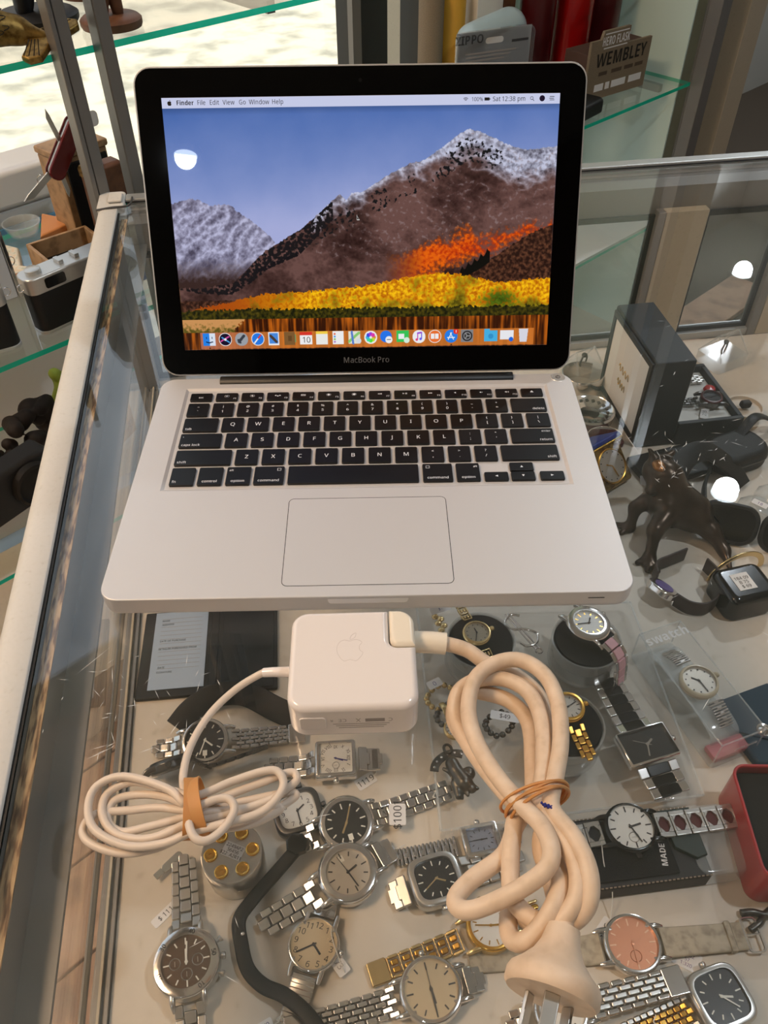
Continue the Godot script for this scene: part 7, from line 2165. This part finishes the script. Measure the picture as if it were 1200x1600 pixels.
	obj("blue_strip", slab_box(Vector3(-0.90, -0.255, -0.4095), Vector3(0.20, -0.185, -0.405), M.sill_blue, 0.002), t)
	t = put.call("blue_box", "small flat blue box beside the left rail", "box", 0.055, B, -0.085, 0.0)
	obj("body", slab_box(Vector3(-0.03, 0, -0.02), Vector3(0.03, 0.014, 0.02), mat(Color(0.12, 0.34, 0.58), 0.4), 0.002), t)
	# shell-decorated board with orange stars
	t = put.call("shell_dish", "white shell-covered wall plaque with orange starfish and a round mirror", "plaque", -0.130, B, -0.225, 5.0)
	b = mb(M.shell)
	b.slab(poly([-0.12, -0.06, 0.08, -0.07, 0.095, -0.02, 0.07, 0.03, 0.09, 0.07, -0.03, 0.085, -0.12, 0.08]), 0, 0.014, 0.004, 0.0, 2)
	obj("board", b, t)
	for q in [[0.035, -0.035, 0.020], [0.030, 0.025, 0.018], [-0.045, 0.05, 0.022], [-0.05, -0.045, 0.016]]:
		b = mb(M.orange_clay)
		var star := PackedVector2Array()
		for k in 10: star.append(Vector2(q[0], q[1]) + Vector2(cos(k * PI / 5), sin(k * PI / 5)) * (q[2] if k % 2 == 0 else q[2] * 0.5))
		b.slab(star, 0.014, 0.019, 0.002)
		obj("starfish", b, t)
	b = mb(M.white_gloss)
	b.xf = Transform3D(Basis(), Vector3(-0.02, 0.014, 0.005))
	b.lathe([Vector2(0.030, 0), Vector2(0.030, 0.003), Vector2(0.027, 0.004), Vector2(0.0, 0.004)], 28, 1.2, 1.0)
	obj("oval_mirror", b, t)
	b = mb(M.orange_clay)
	b.box(Vector3(0.06, 0.008, 0.055), Vector3(0.05, 0.016, 0.012), 0.003)
	obj("clay_edge", b, t)
	t = put.call("clay_ornament", "tan clay wedge ornament with a glass dish behind the camera", "ornament", 0.012, B, -0.262, 20.0)
	b = mb(M.orange_clay)
	b.slab(poly([-0.03, 0.02, 0.03, -0.035, 0.035, 0.03]), 0.0, 0.028, 0.003)
	obj("wedge", b, t)
	b = mb(M.acrylic_edge)
	b.xf = Transform3D(Basis(), Vector3(0.005, 0.001, -0.055))
	b.lathe([Vector2(0.02, 0), Vector2(0.028, 0.018), Vector2(0.026, 0.018), Vector2(0.018, 0.002), Vector2(0, 0.002)], 24)
	obj("glass_dish", b, t)
	t = put.call("toy_car", "small grey metal toy car by the window", "toy", 0.085, B, -0.300, 15.0)
	obj("body", slab_box(Vector3(-0.04, 0.006, -0.016), Vector3(0.04, 0.020, 0.016), M.post, 0.005), t)
	obj("cabin", slab_box(Vector3(-0.02, 0.020, -0.013), Vector3(0.022, 0.032, 0.013), M.black_gloss, 0.004), t)
	for x in [-0.025, 0.025]:
		for z in [-0.015, 0.015]:
			b = mb(M.black)
			b.xf = Transform3D(Basis(Vector3.RIGHT, PI / 2), Vector3(x, 0.0075, z))
			b.lathe([Vector2(0, -0.003), Vector2(0.0075, -0.003), Vector2(0.0075, 0.003), Vector2(0, 0.003)], 14)
			obj("wheel", b, t)
	# rangefinder cameras seen from behind
	camera_body(put.call("film_camera", "silver and black film camera seen from behind, left of the white rail", "camera", -0.048, B, -0.052, 5.0), 0.93)
	camera_body(put.call("film_camera", "second film camera with a dark leather back at the shelf's end", "camera", -0.205, B, -0.060, -14.0), 1.0)
	# third shelf, seen through the second
	var rocks := [[-0.110, -0.250, 0.042, "rough dark mineral specimen on the low glass shelf"], [-0.190, -0.225, 0.028, "smaller brown mineral lump beside the dark specimen"], [-0.250, -0.285, 0.038, "jagged grey-brown mineral at the back of the low shelf"]]
	for q in rocks:
		var bones := []
		rng.seed = int(q[2] * 9000) + 3
		for k in 9:
			var p: Vector3 = Vector3(rng.randfn(0, 0.5), rng.randf_range(0.3, 1.7), rng.randfn(0, 0.5)) * q[2]
			bones.append([p, p + Vector3(rng.randfn(0, 0.3), rng.randf_range(-0.3, 0.3), rng.randfn(0, 0.3)) * q[2], q[2] * rng.randf_range(0.25, 0.5), q[2] * rng.randf_range(0.15, 0.4)])
		b = mb(grained(mat(Color(0.20, 0.16, 0.14), 0.7), M.grain, 14.0))
		blob(b, bones, q[2] * 0.10, q[2] * 0.08)
		var o := solo("mineral_specimen", b, q[3], "mineral", unit(Vector3(q[0], C, q[1])), UNIT_TURN, "mineral specimens on the low shelf")
	t = put.call("speaker_box", "dark box with a large round lens facing up on the low shelf", "box", -0.205, C, -0.105, 12.0)
	obj("body", slab_box(Vector3(-0.075, 0, -0.045), Vector3(0.075, 0.085, 0.0), mat(Color(0.16, 0.16, 0.17), 0.5), 0.008), t)
	b = mb(M.dark_brown)
	b.xf = Transform3D(Basis(Vector3.RIGHT, PI / 2), Vector3(0.03, 0.045, 0.0))
	b.lathe([Vector2(0.034, 0), Vector2(0.034, 0.012), Vector2(0.030, 0.014), Vector2(0.026, 0.006), Vector2(0, 0.004)], 30)
	obj("lens_ring", b, t)
	t = put.call("picture_frame", "pale wooden frame leaning on the low shelf", "frame", -0.020, C, -0.150, 25.0)
	for q in [[-0.05, 0.05, 0.0, 0.012], [-0.05, 0.05, 0.118, 0.13], [-0.05, -0.038, 0.012, 0.118], [0.038, 0.05, 0.012, 0.118]]:
		obj("frame_side", slab_box(Vector3(q[0], q[2], -0.008), Vector3(q[1], q[3], 0.004), M.wood_light, 0.002), t)
	obj("picture", slab_box(Vector3(-0.038, 0.012, -0.006), Vector3(0.038, 0.118, -0.003), M.tan), t)
	t = put.call("yellow_toy", "bright lime-yellow plastic figure on the low shelf beside the rail", "toy", -0.040, C, -0.290, 0.0)
	b = mb(mat(Color(0.72, 0.80, 0.30), 0.5))
	blob(b, [[Vector3(0, 0.02, 0), Vector3(0.01, 0.06, 0.01), 0.022, 0.016], [Vector3(0.01, 0.06, 0.01), Vector3(0.03, 0.03, 0.04), 0.012, 0.010], [Vector3(0.01, 0.07, 0), Vector3(0, 0.09, 0.01), 0.012, 0.010]], 0.004, 0.008)
	obj("body", b, t)
	# further along: goods behind and right of the laptop
	t = put.call("blister_pack", "grey carded blister pack hanging behind the laptop screen", "package", 0.850, B, -0.140, -20.0)
	obj("card", slab_box(Vector3(-0.076, 0.0, -0.004), Vector3(0.076, 0.158, -0.002), M.grey_card, 0.001), t)
	b = mb(M.acrylic)
	b.xf = Transform3D(Basis(Vector3.RIGHT, PI / 2), Vector3(0, 0.079, 0))
	b.slab(rrect(0.156, 0.162, 0.012, 4), -0.002, 0.010, 0.004, 0.0, 2)
	obj("clear_shell", b, t)
	text("ZIPPO", 0.020, M.ink_dark, Transform3D(Basis(), Vector3(-0.050, 0.146, -0.0015)), t, "lettering", true)
	for k in 3: obj("small_print", slab_box(Vector3(-0.056, 0.121 - k * 0.006, -0.002), Vector3(0.046 - k * 0.012, 0.124 - k * 0.006, -0.0014), M.ink_grey), t)
	obj("small_print", slab_box(Vector3(0.036, 0.134, -0.002), Vector3(0.070, 0.138, -0.0014), M.ink_dark), t)
	b = mb(M.paper)
	b.xf = Transform3D(Basis(Vector3.RIGHT, PI / 2), Vector3(0.0, 0.141, -0.0015))
	b.slab(rrect(0.036, 0.010, 0.0048, 4), 0, 0.0004)
	obj("hang_hole", b, t)
	b = mb(M.black)
	b.xf = Transform3D(Basis(Vector3(0, 0, 1), PI / 2), Vector3(0.02, 0.086, 0.004))
	b.lathe([Vector2(0, -0.055), Vector2(0.008, -0.055), Vector2(0.008, 0.0), Vector2(0.0095, 0.002), Vector2(0.0095, 0.055), Vector2(0, 0.055)], 16)
	obj("tool", b, t)
	for q in [[0.905, -0.298, 0.026, M.yellow, "yellow cylindrical tin behind the carded blister pack"], [0.850, -0.300, 0.024, M.kraft, "tan cylindrical tin beside the yellow tin"]]:
		b = mb(q[3])
		b.lathe([Vector2(0, 0), Vector2(q[2], 0), Vector2(q[2], 0.18), Vector2(q[2] * 0.92, 0.184), Vector2(q[2] * 0.92, 0.19), Vector2(0, 0.19)], 28)
		solo("round_tin", b, q[4], "tin", unit(Vector3(q[0], B, q[1])), UNIT_TURN, "cylindrical tins on the lower shelf")
	t = put.call("printed_box", "white and brown printed carton beside the blister pack", "box", 0.975, B, -0.285, -15.0)
	obj("body", slab_box(Vector3(-0.03, 0, -0.03), Vector3(0.03, 0.21, 0.03), M.satin_white, 0.002), t)
	obj("brown_panel", slab_box(Vector3(0.0305, 0.06, -0.029), Vector3(0.06, 0.21, 0.029), M.wood, 0.002), t)
	t = put.call("pale_bag", "pale blue plastic bag rolled behind the blister pack", "bag", 0.925, B, -0.215, 0.0)
	b = mb(mat(Color(0.72, 0.80, 0.82), 0.3))
	blob(b, [[Vector3(-0.05, 0.12, 0), Vector3(0.05, 0.125, 0), 0.032, 0.036], [Vector3(-0.03, 0.04, 0), Vector3(0.03, 0.10, 0), 0.036, 0.036]], 0.007, 0.02)
	obj("body", b, t)
	t = put.call("black_wallet", "large black wallet lying on the glass shelf before the kraft box", "wallet", 0.955, B, -0.060, 6.0)
	b = mb(M.black_leather)
	b.slab(rrect(0.20, 0.095, 0.016, 5), 0, 0.026, 0.007, 0.004, 3)
	obj("body", b, t)
	t = put.call("flask_box", "kraft cardboard flask box with lettering in front of a red bottle", "box", 1.155, B, -0.075, -6.0)
	b = mb(M.kraft)
	b.xf = Transform3D(Basis(Vector3.RIGHT, PI / 2), Vector3.ZERO)
	b.slab(poly([-0.088, 0.0, 0.092, 0.0, 0.092, -0.092, 0.020, -0.092, 0.020, -0.122, -0.055, -0.122, -0.060, -0.108, -0.088, -0.108]), -0.003, 0.003)
	obj("front", b, t)
	obj("carton", slab_box(Vector3(-0.088, 0, -0.062), Vector3(0.092, 0.085, -0.003), mat(Color(0.34, 0.24, 0.20), 0.8), 0.001), t)
	text("HERO FLASK", 0.022, M.paper, Transform3D(Basis(), Vector3(-0.018, 0.104, 0.0032)), t, "lettering", true, 0.62)
	obj("white_rule", slab_box(Vector3(-0.052, 0.0905, 0.0028), Vector3(0.016, 0.0925, 0.0033), M.paper), t)
	obj("white_rule", slab_box(Vector3(-0.052, 0.1155, 0.0028), Vector3(0.016, 0.1175, 0.0033), M.paper), t)
	text("WEMBLEY", 0.034, M.dark_brown, Transform3D(Basis(), Vector3(0.006, 0.072, 0.0032)), t, "lettering", true, 0.92)
	for q in [[-0.055, 0.024], [-0.018, 0.030], [0.020, 0.026], [0.052, 0.024]]:
		obj("small_print", slab_box(Vector3(q[0], 0.043, 0.0028), Vector3(q[0] + q[1], 0.050, 0.0033), mat(Color(0.34, 0.28, 0.22), 0.8)), t)
	for q in [[-0.062, 0.026], [-0.030, 0.012], [-0.012, 0.042], [0.040, 0.038]]:
		obj("white_print", slab_box(Vector3(q[0], 0.015, 0.0028), Vector3(q[0] + q[1], 0.028, 0.0033), M.paper), t)
	for q in [[1.165, -0.205, 0.040, M.red_bottle, "tall glossy red bottle behind the kraft flask box"], [1.080, -0.230, 0.036, M.maroon, "dark maroon bottle left of the red bottle"], [1.256, -0.200, 0.040, M.maroon, "dark maroon bottle right of the red bottle"]]:
		t = put.call("bottle", q[4], "bottle", q[0], B, q[1])
		b = mb(q[3])
		b.lathe([Vector2(0, 0), Vector2(q[2] * 0.95, 0), Vector2(q[2], 0.004), Vector2(q[2], 0.25), Vector2(q[2] * 0.8, 0.275), Vector2(q[2] * 0.4, 0.29)], 32)
		obj("body", b, t)
		b = mb(M.black)
		b.xf = Transform3D(Basis(), Vector3(0, 0.29, 0))
		b.lathe([Vector2(q[2] * 0.42, 0), Vector2(q[2] * 0.42, 0.03), Vector2(0, 0.031)], 24)
		obj("cap", b, t)
	# dark shapes on the low shelf, seen through the counter's back doors
	for q in [[0.62, -0.10, 0.05, "dark ornament on the low shelf behind the counter's back door"], [0.74, -0.08, 0.06, "grey ornament with a white band behind the counter's back door"], [0.86, -0.12, 0.05, "dark figure on the low shelf near the beige upright"]]:
		t = put.call("shelf_ornament", q[3], "ornament", q[0], C, q[1])
		var s: float = q[2]
		b = mb(mat(Color(0.10, 0.12, 0.12), 0.5))
		blob(b, [[Vector3(-s * 0.5, s * 0.3, 0), Vector3(s * 0.5, s * 0.3, 0), s * 0.3, s * 0.3], [Vector3(0, s * 0.3, 0), Vector3(s * 0.2, s * 2.0, 0), s * 0.5, s * 0.3], [Vector3(s * 0.2, s * 1.8, 0), Vector3(s * 0.9, s * 2.6, 0), s * 0.25, s * 0.12], [Vector3(s * 0.1, s * 1.6, 0), Vector3(-s * 0.8, s * 2.2, 0), s * 0.25, s * 0.15]], s * 0.14, s * 0.2)
		obj("body", b, t)
		b = mb(M.paper)
		b.box(Vector3(s * 0.1, s * 1.0, s * 0.46), Vector3(s * 0.5, s * 0.25, 0.002))
		obj("sticker", b, t)
func ring_part(p: Vector3, r: float) -> MeshInstance3D:
	var b := mb(M.steel)
	var rg := []
	for k in 14: rg.append(p + Vector3(cos(TAU * k / 14) * r, sin(TAU * k / 14) * r, 0))
	b.tube(PackedVector3Array(rg), 0.0007, 5, true)
	var o := MeshInstance3D.new()
	o.name = "key_ring"
	o.mesh = b.mesh()
	return o
func camera_body(t: Node3D, s: float):
	var b := mb(M.black_leather)
	b.xf = Transform3D(Basis.from_scale(Vector3.ONE * s), Vector3.ZERO)
	b.slab(rrect(0.138, 0.034, 0.012, 5), 0.004, 0.058)
	obj("leather_body", b, t)
	b = mb(M.camera_silver)
	b.xf = Transform3D(Basis.from_scale(Vector3.ONE * s), Vector3.ZERO)
	b.slab(rrect(0.140, 0.036, 0.012, 5), 0.058, 0.080, 0.003, 0.0, 2)
	obj("top_plate", b, t)
	b = mb(M.camera_silver)
	b.xf = Transform3D(Basis.from_scale(Vector3.ONE * s), Vector3.ZERO)
	b.slab(rrect(0.140, 0.036, 0.012, 5), 0.0, 0.004, 0.001)
	obj("bottom_plate", b, t)
	for q in [[-0.050, 0.0105, 0.005], [0.052, 0.009, 0.006]]:
		b = mb(M.camera_silver)
		b.xf = Transform3D(Basis.from_scale(Vector3.ONE * s), Vector3(q[0] * s, 0.080 * s, 0))
		b.lathe([Vector2(q[1], 0), Vector2(q[1], q[2]), Vector2(q[1] * 0.85, q[2] + 0.001), Vector2(0, q[2] + 0.001)], 24)
		obj("winding_knob", b, t)
	b = mb(M.camera_silver)
	b.xf = Transform3D(Basis.from_scale(Vector3.ONE * s), Vector3.ZERO)
	for x in [-0.012, 0.012]: b.box(Vector3(x, 0.0825, 0), Vector3(0.007, 0.006, 0.016), 0.001)
	obj("accessory_shoe", b, t)
	b = mb(M.black_gloss)
	b.xf = Transform3D(Basis.from_scale(Vector3.ONE * s) * Basis(Vector3.RIGHT, PI / 2), Vector3(-0.032 * s, 0.0685 * s, 0.018 * s))
	b.slab(rrect(0.030, 0.014, 0.003, 3), -0.001, 0.001)
	obj("viewfinder", b, t)
	b = mb(M.black)
	b.xf = Transform3D(Basis.from_scale(Vector3.ONE * s) * Basis(Vector3.RIGHT, -PI / 2), Vector3(0, 0.036 * s, -0.017 * s))
	b.lathe([Vector2(0.026, 0), Vector2(0.026, 0.018), Vector2(0.022, 0.022), Vector2(0, 0.020)], 28)
	obj("lens", b, t)
	for x in [-1, 1]:
		var o := ring_part(Vector3(x * 0.073 * s, 0.066 * s, 0), 0.005 * s)
		o.name = "strap_ring"
		t.add_child(o, true)
